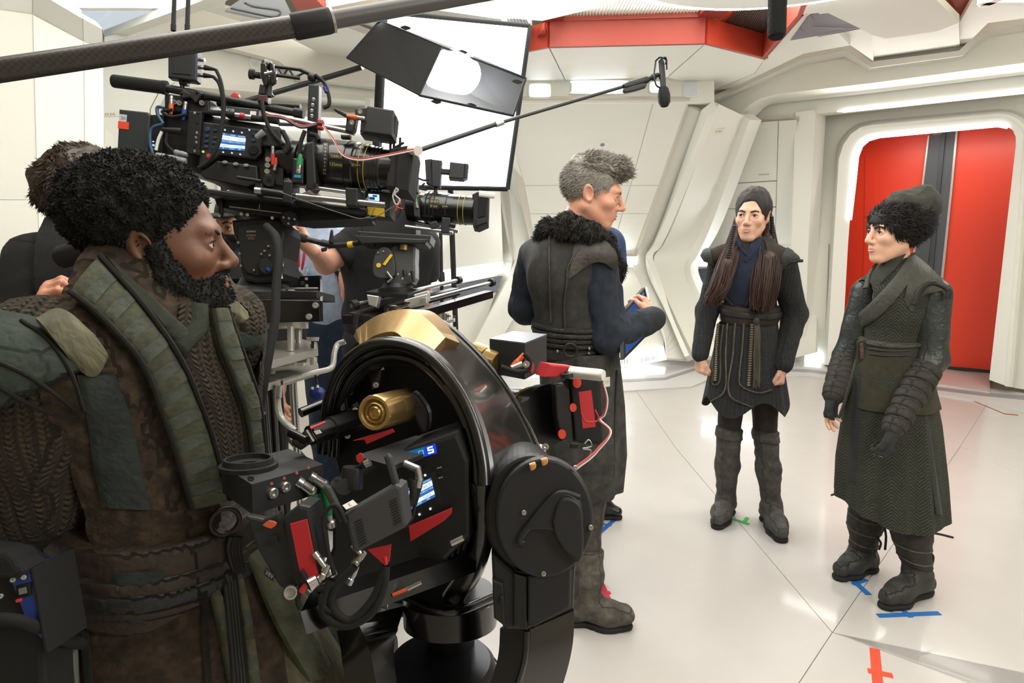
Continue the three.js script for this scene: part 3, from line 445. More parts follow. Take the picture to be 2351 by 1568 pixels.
function meshOf(f, pts, m, cell, color) { const b = boundsOf(pts, m); return nets(f, b.min, b.max, cell, color); }
// where the line of sight meets a field
const EYE = V(0, CAMH, 0);
function hit(f, px, py, t0 = 0.5) {
  const d = ray(px, py).normalize(); let s = t0, best = 1e9, bs = s;
  for (let i = 0; i < 160 && s < 9; i++) { const e = f(d.x * s, CAMH + d.y * s, d.z * s); if (e < best) { best = e; bs = s; } if (e < 0.0006) break; s += Math.max(e * 0.7, 0.0008); }
  return d.multiplyScalar(bs).add(EYE);
}
function grad(f, p) { const e = 0.004, n = V(f(p.x + e, p.y, p.z) - f(p.x - e, p.y, p.z), f(p.x, p.y + e, p.z) - f(p.x, p.y - e, p.z), f(p.x, p.y, p.z + e) - f(p.x, p.y, p.z - e)); return n.lengthSq() < 1e-12 ? V(0, 0, 1) : n.normalize(); }
function resample(l, n) { const c = new THREE.CatmullRomCurve3(l.map(([x, y]) => V(x, y, 0)), false, 'centripetal'); return c.getSpacedPoints(n).map((v) => [v.x, v.y]); }
// cloth laid on a field between two picture lines, with thickness
function drape(f, A, B, nu, nv, th, lift = 0, t0 = 0.5, puff = 0) {
  const a = resample(A, nu), b = resample(B, nu), out = [], inn = [], uv = []; let lu = 0, prev = null;
  for (let i = 0; i <= nu; i++) { for (let j = 0; j <= nv; j++) { const k = j / nv, p = hit(f, lerp(a[i][0], b[i][0], k), lerp(a[i][1], b[i][1], k), t0), n = grad(f, p), e = Math.min(1, 4 * Math.min(k, 1 - k) + 0.4); out.push(p.clone().addScaledVector(n, lift + th * e + puff * Math.sin(Math.PI * k))); inn.push(p.clone().addScaledVector(n, lift - 0.005)); if (j === 0) { if (prev) lu += prev.distanceTo(p); prev = p; } uv.push(prev.distanceTo(p), -lu); } }
  const pos = [], U = [], W = nv + 1, tri = (l, q) => { for (const i of q) { pos.push(l[i].x, l[i].y, l[i].z); U.push(uv[2 * i], uv[2 * i + 1]); } }, mix = (q) => { for (const [l, i] of q) { pos.push(l[i].x, l[i].y, l[i].z); U.push(uv[2 * i], uv[2 * i + 1]); } };
  for (let i = 0; i < nu; i++) for (let j = 0; j < nv; j++) { const p = i * W + j; tri(out, [p, p + W, p + W + 1, p, p + W + 1, p + 1]); }
  const edge = (p, q) => mix([[out, p], [inn, p], [inn, q], [out, p], [inn, q], [out, q]]);
  for (let i = 0; i < nu; i++) { edge(i * W, (i + 1) * W); edge((i + 1) * W + nv, i * W + nv); } for (let j = 0; j < nv; j++) { edge(j + 1, j); edge(nu * W + j, nu * W + j + 1); }
  const g = new THREE.BufferGeometry(); g.setAttribute('position', new THREE.Float32BufferAttribute(pos, 3)); g.setAttribute('uv', new THREE.Float32BufferAttribute(U, 2)); g.userData.keepUv = true; return keepCrease(g, 0.9);
}
function keepCrease(g, a) { const q = toCreasedNormals(g, a); q.userData.keepUv = g.userData.keepUv; return q; }
// a cord or seam laid on a field along a picture line
function cord(f, l, r, n = 30, lift = 0, t0 = 0.5) { return tube(resample(l, n).map(([x, y]) => { const p = hit(f, x, y, t0); return p.addScaledVector(grad(f, p), lift); }), r, n * 2, 6); }
// belt: the shell of a field between two planes
function belt(f, c, n, half, th, cell, r = 0.32) { n = n.clone().normalize(); const F = (x, y, z) => smax(f(x, y, z) - th, Math.abs((x - c.x) * n.x + (y - c.y) * n.y + (z - c.z) * n.z) - half, 0.006); return nets(F, c.clone().add(V(-r, -half - 0.12, -r)), c.clone().add(V(r, half + 0.12, r)), cell); }
// hanging cloth: elliptical rings [centre, rx, rz, turn] from top to bottom, with folds
function skirt(rings, folds = 9, depth = 0.012, hem = () => 0, nA = 72, nV = 30, th = 0.006, arc = [0, 1]) {
  const at = (s) => { const x = s * (rings.length - 1), i = Math.min(Math.floor(x), rings.length - 2), k = x - i, p = rings[i], q = rings[i + 1]; return [p[0].clone().lerp(q[0], k), lerp(p[1], q[1], k), lerp(p[2], q[2], k), lerp(p[3] || 0, q[3] || 0, k)]; };
  const grid = (d) => { const l = []; for (let v = 0; v <= nV; v++) { const s = v / nV; const [c, rx, rz, t] = at(s); for (let a = 0; a <= nA; a++) { const w = lerp(arc[0], arc[1], a / nA) * Math.PI * 2, fo = depth * s * (Math.sin(w * folds + 1.3) + 0.5 * Math.sin(w * folds * 1.7 + 4)) + d, x = Math.cos(w) * (rx + fo), z = Math.sin(w) * (rz + fo); l.push(V(c.x + x * Math.cos(t) + z * Math.sin(t), c.y + s * hem(w), c.z - x * Math.sin(t) + z * Math.cos(t))); } } return l; };
  const O = grid(th), I = grid(0), W = nA + 1, pos = [], U = [], put = (l, q) => { for (const i of q) { pos.push(l[i].x, l[i].y, l[i].z); const a = i % W, v = (i - a) / W; U.push(a / nA * 1.0, l[i].y); } };
  for (let v = 0; v < nV; v++) for (let a = 0; a < nA; a++) { const p = v * W + a; put(O, [p, p + 1, p + W + 1, p, p + W + 1, p + W]); put(I, [p, p + W + 1, p + 1, p, p + W, p + W + 1]); }
  const L = [...O, ...I], n0 = O.length, rim = (p, q) => { for (const i of [p, q, q + n0, p, q + n0, p + n0]) { pos.push(L[i].x, L[i].y, L[i].z); U.push((i % n0 % W) / nA, L[i].y); } };
  for (let a = 0; a < nA; a++) { rim(nV * W + a, nV * W + a + 1); rim(a + 1, a); } if (arc[1] - arc[0] < 1) for (let v = 0; v < nV; v++) { rim((v + 1) * W, v * W); rim(v * W + nA, (v + 1) * W + nA); }
  const g = new THREE.BufferGeometry(); g.setAttribute('position', new THREE.Float32BufferAttribute(pos, 3)); g.setAttribute('uv', new THREE.Float32BufferAttribute(U, 2)); g.userData.keepUv = true; return keepCrease(g, 0.8);
}
// hair and fur: small tapering locks standing on a mesh
function tufts(geo, n, len, wid, way, bend = 0.3, keep = () => true) {
  const p = geo.attributes.position, nn = geo.attributes.normal, ix = geo.index.array, T = ix.length / 3, cum = new Float32Array(T); let A = 0; const a = V(0, 0, 0), b = V(0, 0, 0), c = V(0, 0, 0);
  for (let i = 0; i < T; i++) { a.fromBufferAttribute(p, ix[3 * i]); b.fromBufferAttribute(p, ix[3 * i + 1]); c.fromBufferAttribute(p, ix[3 * i + 2]); A += b.clone().sub(a).cross(c.clone().sub(a)).length(); cum[i] = A; }
  const pos = [];
  for (let s = 0; s < n; s++) {
    const r = rnd() * A; let lo = 0, hi = T - 1; while (lo < hi) { const m = (lo + hi) >> 1; cum[m] < r ? lo = m + 1 : hi = m; }
    let u = rnd(), v = rnd(); if (u + v > 1) { u = 1 - u; v = 1 - v; } const i0 = ix[3 * lo], i1 = ix[3 * lo + 1], i2 = ix[3 * lo + 2];
    a.fromBufferAttribute(p, i0); b.fromBufferAttribute(p, i1); c.fromBufferAttribute(p, i2); const q = a.clone().multiplyScalar(1 - u - v).addScaledVector(b, u).addScaledVector(c, v), N = V(0, 0, 0).fromBufferAttribute(nn, i0);
    if (!keep(q, N)) continue;
    const d = way(q, N).normalize(), L = len * (0.6 + 0.8 * rnd()), sd = d.clone().cross(V(rnd() - 0.5, rnd() - 0.5, rnd() - 0.5)).normalize().multiplyScalar(wid * (0.6 + 0.8 * rnd())), s2 = d.clone().cross(sd).normalize().multiplyScalar(sd.length());
    const k = V(rnd() - 0.5, rnd() - 0.5, rnd() - 0.5).multiplyScalar(bend * L), base = q.clone().addScaledVector(N, -wid), mid = q.clone().addScaledVector(d, L * 0.55).add(k), tip = q.clone().addScaledVector(d, L).addScaledVector(k, 2.2);
    const R = [sd, sd.clone().multiplyScalar(-0.5).addScaledVector(s2, 0.87), sd.clone().multiplyScalar(-0.5).addScaledVector(s2, -0.87)], b3 = R.map((x) => base.clone().add(x)), m3 = R.map((x) => mid.clone().addScaledVector(x, 0.7));
    for (let e = 0; e < 3; e++) { const f = (e + 1) % 3; for (const w of [b3[e], b3[f], m3[f], b3[e], m3[f], m3[e], m3[e], m3[f], tip]) pos.push(w.x, w.y, w.z); }
  }
  const g = new THREE.BufferGeometry(); g.setAttribute('position', new THREE.Float32BufferAttribute(pos, 3)); g.computeVertexNormals(); return g;
}
// ---------- head: face towards +z, person's left is +x ----------
function headField(o = {}) {
  const w = o.w || 1, n = o.nose || 1, jw = o.jaw || 1, S = [-1, 1];
  const base = [[ell(V(0, 0.03, -0.016), 0.0745 * w, 0.087, 0.098), 0.03], [ell(V(0, -0.03, 0.026), 0.058 * w, 0.088, 0.064), 0.03],
    ...S.map((s) => [cap(V(s * 0.05 * w * jw, -0.05, -0.004), V(s * 0.016 * jw, -0.1, 0.058), 0.021, 0.017), 0.025]), [cap(V(-0.008, -0.1, 0.066), V(0.008, -0.1, 0.066), 0.0165 * (o.chin || 1)), 0.016],
    ...S.map((s) => [ell(V(s * 0.041 * w, -0.024, 0.06), 0.022, 0.02, 0.022), 0.02]), [cap(V(-0.034 * w, 0.021, 0.0785), V(0.034 * w, 0.021, 0.0785), 0.011 * (o.brow || 1)), 0.018], [ell(V(0, -0.064, 0.068), 0.03, 0.027, 0.027), 0.016], [cap(V(0, -0.07, -0.02), V(0, -0.2, -0.05), 0.05 * (o.neck || 1), 0.056 * (o.neck || 1)), 0.03]];
  const socket = S.map((s) => ell(V(s * 0.032, 0.001, 0.1), 0.021, 0.014, 0.021)), lid = S.map((s) => ell(V(s * 0.032, 0.001, 0.0745), 0.0152, 0.0152, 0.0152)), slit = S.map((s) => ell(V(s * 0.032, -0.0008, 0.088), 0.0122, (o.open || 1) * 0.0056, 0.014));
  const nose = [cap(V(0, 0.014, 0.083), V(0, -0.03, 0.105 + 0.008 * n), 0.0075, 0.0098), ell(V(0, -0.034, 0.1 + 0.009 * n), 0.0105, 0.0095, 0.0105), ...S.map((s) => ell(V(s * 0.0115 * (o.nostril || 1), -0.038, 0.095), 0.0082, 0.0075, 0.0105))];
  const f = o.lips || 1, lips = [cap(V(-0.021, -0.0655, 0.081), V(-0.004, -0.0615, 0.0928), 0.0035 * f, 0.0052 * f), cap(V(0.021, -0.0655, 0.081), V(0.004, -0.0615, 0.0928), 0.0035 * f, 0.0052 * f), cap(V(-0.019, -0.068, 0.081), V(-0.003, -0.073, 0.0912), 0.0035 * f, 0.0062 * f), cap(V(0.019, -0.068, 0.081), V(0.003, -0.073, 0.0912), 0.0035 * f, 0.0062 * f)];
  const ears = S.map((s) => { const q = new THREE.Quaternion().setFromEuler(new THREE.Euler(-0.2, s * 0.35, s * -0.12)), c = V(s * 0.077 * w, -0.006, -0.008), a = ell(c, 0.0085, 0.034, 0.021, q), b = ell(c.clone().add(V(s * 0.009, 0.002, 0.005)), 0.0088, 0.0235, 0.0135, q); return (x, y, z) => smax(a(x, y, z), -b(x, y, z), 0.004); });
  const full = (x, y, z) => {
    let d = base[0][0](x, y, z); for (let i = 1; i < base.length; i++) d = smin(d, base[i][0](x, y, z), base[i][1]);
    if (z > 0.03) { for (const s of socket) d = smax(d, -s(x, y, z), 0.012); for (const s of nose) d = smin(d, s(x, y, z), 0.008); for (let i = 0; i < 2; i++) d = smin(d, smax(lid[i](x, y, z), -slit[i](x, y, z), 0.0015), 0.004); for (const s of lips) d = smin(d, s(x, y, z), 0.003); }
    for (const e of ears) d = smin(d, e(x, y, z), 0.006); return d;
  };
  full.lips = (x, y, z) => Math.min(...lips.map((l) => l(x, y, z))); return full;
}
function headMatrix(c, f, up = V(0, 1, 0), s = [1, 1, 1]) { const z = f.clone().normalize(), x = up.clone().cross(z).normalize(), y = z.clone().cross(x); return new THREE.Matrix4().makeBasis(x.multiplyScalar(s[0]), y.multiplyScalar(s[1]), z.multiplyScalar(s[2])).setPosition(c); }
const LIN = (hex) => { const c = new THREE.Color(hex); return [c.r, c.g, c.b]; };
function mergeSkin(list) { return mergeGeometries(list.map((g) => { for (const k of Object.keys(g.attributes)) if (!['position', 'normal', 'color'].includes(k)) g.deleteAttribute(k); return g; })); }
const eyeWhite = std(0xd8d0c6, 0.25), pupilBlack = std(0x0a0808, 0.15);
// a head in its place: returns the skin mesh and adds eyes and brows to the figure
function head(who, M, o, skin, cell = 0.0032) {
  const f = headField(o), sk = LIN(skin), st = o.stubble ? LIN(o.stubble) : null, fade = o.fade ? LIN(o.fade) : null;
  const g = nets(f, V(-0.1, -0.17, -0.13), V(0.1, 0.13, 0.13), cell, (x, y, z) => {
    const m = 1 + 0.06 * noise3(x * 60, y * 60, z * 60); let c = sk.map((v) => v * m); if (st && y < -0.035 && z > -0.005 && Math.hypot(x * 0.8, y + 0.075) < 0.08) { const k = clamp((-0.03 - y) / 0.04, 0, 1) * 0.55; c = c.map((v, i) => lerp(v, st[i], k)); }
    if (fade && z < 0.052 && y > -0.05 + Math.max(0, z) * 1.2 && Math.abs(x) > 0.0) { const k = clamp((y + 0.06) / 0.07, 0, 1) * 0.75; c = c.map((v, i) => lerp(v, fade[i], k * (z < 0.04 ? 1 : 0.4))); }
    return c;
  });
  g.applyMatrix4(M);
  { const q = o.lips || 1, L = (l, r) => tube(l.map((p) => V(...p).applyMatrix4(M)), r * (o.size || 1), 24, 8), z0 = 0.0042; part(who, 'lips', [L([[-0.0215, -0.0662, 0.0805 + z0], [-0.009, -0.0625, 0.0895 + z0], [0, -0.0632, 0.0922 + z0], [0.009, -0.0625, 0.0895 + z0], [0.0215, -0.0662, 0.0805 + z0]], 0.0038 * q), L([[-0.0195, -0.0678, 0.081 + z0], [-0.009, -0.0722, 0.0885 + z0], [0, -0.0735, 0.0908 + z0], [0.009, -0.0722, 0.0885 + z0], [0.0195, -0.0678, 0.081 + z0]], 0.0046 * q)], std(o.lipColor || 0xb06a5e, 0.45)); }
  const W = (x, y, z) => V(x, y, z).applyMatrix4(M), gz = o.gaze || [0, 0], iris = std(o.iris || 0x3a2616, 0.2), browM = std(o.browColor || 0x1c140f, 0.9);
  for (const s of [-1, 1]) {
    const e = part(who, 'eye', new THREE.SphereGeometry(0.0131, 20, 14).applyMatrix4(new THREE.Matrix4().makeTranslation(s * 0.032, 0.001, 0.0745)).applyMatrix4(M), eyeWhite), dx = Math.sin(gz[0]), dy = Math.sin(gz[1]), dz = Math.sqrt(1 - dx * dx - dy * dy), disc = (r, k) => new THREE.SphereGeometry(r, 16, 10).scale(1, 1, 0.35).applyMatrix4(new THREE.Matrix4().makeBasis(V(dz, 0, -dx), V(0, 1, 0), V(dx, dy, dz))).applyMatrix4(new THREE.Matrix4().makeTranslation(s * 0.032 + dx * k, 0.001 + dy * k, 0.0745 + dz * k)).applyMatrix4(M);
    part(e, 'iris', disc(0.0062, 0.0112), iris); part(e, 'pupil', disc(0.0029, 0.0124), pupilBlack);
    const bt = o.browLift || 0, bw = o.browWidth || 0.0034; part(who, 'eyebrow', rough2(tube([W(s * 0.013, 0.0165, 0.0925), W(s * 0.022, 0.0195 + bt, 0.0918), W(s * 0.034, 0.0225 + bt, 0.0885), W(s * 0.046, 0.0175, 0.0775)], bw * (o.size || 1), 24, 6)), browM);
    part(who, 'eyelash', tube([W(s * 0.0195, 0.0022, 0.0835), W(s * 0.026, 0.0058, 0.0885), W(s * 0.034, 0.0064, 0.0895), W(s * 0.044, 0.002, 0.0845)], 0.0011 * (o.lash || 1), 16, 5), browM);
  }
  return g;
}
const rough2 = (g) => g;
// ---------- hand: from the wrist along d, palm side n, thumb side s ----------
function handField(w, d, n, thumb, o = {}) {
  d = d.clone().normalize(); n = n.clone().addScaledVector(d, -n.dot(d)).normalize(); const s = d.clone().cross(n).multiplyScalar(thumb), k = o.size || 1, Q = (a, b, c) => w.clone().addScaledVector(d, a * k).addScaledVector(s, b * k).addScaledVector(n, c * k);
  const curl = o.curl || [0.35, 0.4, 0.45, 0.5], fs = [], palm = [], len = [0.074, 0.082, 0.076, 0.06];
  for (let i = 0; i < 4; i++) {
    const b = 0.0285 - i * 0.0185, K = Q(0.082 - Math.abs(i - 1) * 0.004 - (i === 3 ? 0.006 : 0), b, 0); palm.push(cap(Q(0.006, b * 0.55, 0), K, 0.0145 * k, 0.0112 * k));
    let a = curl[i] * 0.75, p = K; const pts = [K], sp = (o.spread || 0) * (1.5 - i) * 0.12;
    for (const [q, c] of [[0.46, 1.25], [0.3, 1.0], [0.24, 0]]) { const dd = d.clone().multiplyScalar(Math.cos(a)).addScaledVector(n, Math.sin(a)).addScaledVector(s, sp * Math.cos(a)); p = p.clone().addScaledVector(dd.normalize(), len[i] * q * k); pts.push(p); a += curl[i] * c; }
    fs.push(chain(pts, [0.0098, 0.0088, 0.0078, 0.0066].map((r) => r * k * (i === 3 ? 0.88 : 1)), 0.004)); (o.tips = o.tips || []).push(p);
  }
  const tb = o.thumb || [0.5, 0.5], T0 = Q(0.018, 0.02, 0.006), T1 = T0.clone().addScaledVector(d, 0.03 * k).addScaledVector(s, 0.024 * k * tb[0] * 2).addScaledVector(n, 0.014 * k), T2 = T1.clone().addScaledVector(d, 0.03 * k).addScaledVector(s, 0.006 * k * tb[0]).addScaledVector(n, 0.02 * k * tb[1]), T3 = T2.clone().addScaledVector(d, 0.022 * k).addScaledVector(n, 0.02 * k * tb[1]).addScaledVector(s, -0.016 * k * tb[1]);
  const th = chain([T0, T1, T2, T3], [0.0165 * k, 0.0118 * k, 0.0102 * k, 0.0082 * k], 0.006), pf = union(palm, 0.014), wr = cap(w.clone().addScaledVector(d, -0.018), Q(0.02, 0, 0), 0.024 * k, 0.022 * k);
  const F = (x, y, z) => { let q = smin(pf(x, y, z), wr(x, y, z), 0.02); q = smin(q, th(x, y, z), 0.01); let e = 1e9; for (const f of fs) e = Math.min(e, f(x, y, z)); return smin(q, e, 0.007); };
  F.box = boundsOf([Q(-0.06, 0, 0), Q(0.17, 0.05, 0.06), Q(0.17, -0.05, -0.04), Q(0, 0.07, 0.07), Q(0.1, 0.07, 0)], 0.03); F.at = Q; return F;
}
const handMesh = (f, cell, sk) => nets(f, f.box.min, f.box.max, cell, () => sk);
// body under the clothes: limbs and trunk, one surface with head and hands
function bodyField(j, r = {}) {
  const g = (k, d) => (r[k] || 1) * d;
  return union([cap(j.neck, j.chest, 0.05, 0.085), cap(j.chest, j.pelvis, g('chest', 0.09), g('hip', 0.08)), cap(j.shR, j.shL, 0.05), cap(j.hipR, j.hipL, g('hip', 0.065)),
    ...['R', 'L'].flatMap((s) => [cap(j['sh' + s], j['el' + s], g('arm', 0.048), g('arm', 0.038)), cap(j['el' + s], j['wr' + s], g('arm', 0.038), g('arm', 0.026)), cap(j['hip' + s], j['kn' + s], g('leg', 0.06), g('leg', 0.042)), cap(j['kn' + s], j['an' + s], g('leg', 0.042), g('leg', 0.036)), cap(j['an' + s], j['to' + s], 0.026, 0.02)])], 0.04);
}
const personSkin = () => new THREE.MeshPhysicalMaterial({ vertexColors: true, color: 0xffffff, roughness: 0.5, sheen: 0.1 });
function addBody(who, j, r, parts3, skin, cell = 0.016) { const pts = Object.values(j), f = bodyField(j, r), sk = LIN(skin); return part(who, 'body', mergeSkin([meshOf(f, pts, 0.14, cell, () => sk), ...parts3]), personSkin()); }
// boot: shaft from knee side to ankle, foot to toe, sole slab
function boot(who, kn, an, to, o, mat, soleMat) {
  const top = o.top ?? 0.45, y0 = o.floor ?? 0, heel = an.clone().addScaledVector(to.clone().sub(an).setY(0).normalize(), -0.045), fd = to.clone().sub(an).setY(0).normalize(), k = o.size || 1;
  const st = an.clone().lerp(kn, top), A = an.clone().setY(y0 + 0.095), H = heel.clone().setY(y0 + 0.055), T = to.clone().setY(y0 + 0.05 * k), B = to.clone().addScaledVector(fd, -0.07).setY(y0 + 0.055);
  const shaft = chain([st, an.clone().lerp(kn, top * 0.5), A], [o.rt || 0.06, o.rm || 0.056, 0.047], 0.03), foot = union([cap(A, B, 0.046, 0.044 * k), cap(B, T, 0.046 * k, 0.036 * k), cap(H, B, 0.042, 0.042), cap(H, A, 0.042, 0.045)], 0.03);
  let f = union([shaft, foot], 0.03); f = o.wr ? rough(f, o.wr, o.wf || 26, (o.wf || 26) * 1.8) : f; const cut = st.clone().sub(an).normalize(), F = (x, y, z) => Math.max(smax(f(x, y, z), y0 + 0.018 - y, 0.006), (x - st.x) * cut.x + (y - st.y) * cut.y + (z - st.z) * cut.z);
  const b = part(who, 'boot', meshOf(F, [st, A, T, H, an], 0.09, o.cell || 0.008), mat);
  const sole = (x, y, z) => Math.max(f(x, y0 + 0.03, z) - 0.004, Math.abs(y - y0 - 0.0115) - 0.0115);
  part(b, 'sole', meshOf(sole, [A.clone().setY(y0), T.clone().setY(y0), H.clone().setY(y0)], 0.08, o.cell || 0.008), soleMat); return { mesh: b, field: F, raw: f };
}

// tapering garment between rings [centre, rx, rz]: an approximate distance
function coneField(rings) {
  return (x, y, z) => {
    let i = 0; while (i < rings.length - 2 && y < rings[i + 1][0].y) i++; const [c0, a0, b0] = rings[i], [c1, a1, b1] = rings[i + 1], k = clamp((c0.y - y) / (c0.y - c1.y), 0, 1), rx = lerp(a0, a1, k), rz = lerp(b0, b1, k), q = Math.hypot((x - lerp(c0.x, c1.x, k)) / rx, (z - lerp(c0.z, c1.z, k)) / rz);
    return Math.max((q - 1) * Math.min(rx, rz), y - rings[0][0].y, rings[rings.length - 1][0].y - y);
  };
}
// hair on the skull in head coordinates: a shell over the cranium, open at the face
function scalp(o = {}) {
  const s = ell(V(0, o.y ?? 0.036, o.z ?? -0.024), o.rx ?? 0.088, o.ry ?? 0.098, o.rz ?? 0.108), cut = ell(V(0, o.cy ?? -0.045, o.cz ?? 0.105), o.cx ?? 0.078, o.ch ?? 0.108, o.cd ?? 0.085), low = o.low ?? -0.09;
  const f = (x, y, z) => Math.max(smax(s(x, y, z), -cut(x, y, z), 0.012), low - y, o.side ? -(y - o.side + Math.max(0, -z) * (o.back ?? 0)) : -1);
  return o.amp ? rough(f, o.amp, o.fr || 60, o.fy || o.fr || 60) : f;
}
const inHead = (f, M, lo, hi, cell) => nets(f, lo, hi, cell).applyMatrix4(M);
// strands that follow guide lines, jittered
function strands(guide, n, spread, r, rad = 4) {
  const out = []; for (let i = 0; i < n; i++) { const a = rnd() * 6.283, q = Math.sqrt(rnd()), dx = Math.cos(a) * q, dz = Math.sin(a) * q, ph = rnd() * 6; out.push(new THREE.TubeGeometry(new THREE.CatmullRomCurve3(guide.map(([p, w], k) => p.clone().add(V(dx * w * spread + 0.004 * Math.sin(ph + k * 2), (k === guide.length - 1 ? (rnd() - 0.5) * 0.05 : 0), dz * w * spread * 0.6 + 0.003 * Math.cos(ph + k * 2.3)))), false, 'centripetal'), 14, r * (0.6 + 0.8 * rnd()), rad)); }
  return merge(out);
}

// print laid on a curved field: picture corners left bottom, right bottom, right top, left top
function curvedDecal(f, c4, nu = 10, nv = 5, t0 = 0.5, lift = 0.0008) {
  const g = new THREE.BufferGeometry(), pos = [], uv = [], at = (i, j) => { const u = i / nu, v = j / nv, x = lerp(lerp(c4[0][0], c4[1][0], u), lerp(c4[3][0], c4[2][0], u), v), y = lerp(lerp(c4[0][1], c4[1][1], u), lerp(c4[3][1], c4[2][1], u), v), p = hit(f, x, y, t0); return [p.addScaledVector(grad(f, p), lift), u, v]; };
  for (let i = 0; i < nu; i++) for (let j = 0; j < nv; j++) for (const [a, b] of [[i, j], [i + 1, j], [i + 1, j + 1], [i, j], [i + 1, j + 1], [i, j + 1]]) { const [p, u, v] = at(a, b); pos.push(p.x, p.y, p.z); uv.push(u, v); }
  g.setAttribute('position', new THREE.Float32BufferAttribute(pos, 3)); g.setAttribute('uv', new THREE.Float32BufferAttribute(uv, 2)); g.computeVertexNormals(); g.userData.keepUv = true; return g;
}
// ---------- cloth and leather ----------
const cloth = (hex, rough = 0.9, spread = 0.18, s = 11, more = {}) => new THREE.MeshPhysicalMaterial({ map: toneMap(hex, spread, 10, s, 4), roughness: rough, bumpMap: weaveBump, bumpScale: 0.0012, sheen: 0.12, sheenRoughness: 0.8, ...more });
const leather = (hex, rough = 0.6, spread = 0.25, s = 5, more = {}) => std(0xffffff, rough, 0, { map: toneMap(hex, spread, 8, s, 5), bumpMap: crackBump, bumpScale: 0.0012, ...more });
const knitTex = (a, b, rep) => { const A = LIN(a).map((v) => Math.pow(v, 1 / 2.2)), B = LIN(b).map((v) => Math.pow(v, 1 / 2.2)); return tex(128, (u, v) => { const c = Math.abs((u * 8) % 1 - 0.5) * 2, w = Math.abs(((v * 16 + c * 0.7) % 1) - 0.5) * 2, k = clamp((c > 0.35 ? w : 0.1) + 0.15 * (tnoise(u, v, 16, 9) - 0.5), 0, 1); return A.map((x, i) => lerp(x, B[i], k)); }, true, rep); };
const knitBump = tex(128, (u, v) => { const c = Math.abs((u * 8) % 1 - 0.5) * 2, w = Math.abs(((v * 16 + c * 0.7) % 1) - 0.5) * 2, k = c > 0.35 ? w : 0.1; return [k, k, k]; }, false, 6);
const hairMat = (hex, r = 0.55) => new THREE.MeshPhysicalMaterial({ color: hex, roughness: r, sheen: 0.2, sheenRoughness: 0.5 });
const soleDark = std(0x1b1a19, 0.85);
const bootWorn = leather(0x45433f, 0.75, 0.3, 40), bootDark = leather(0x2b2a26, 0.6, 0.3, 41);

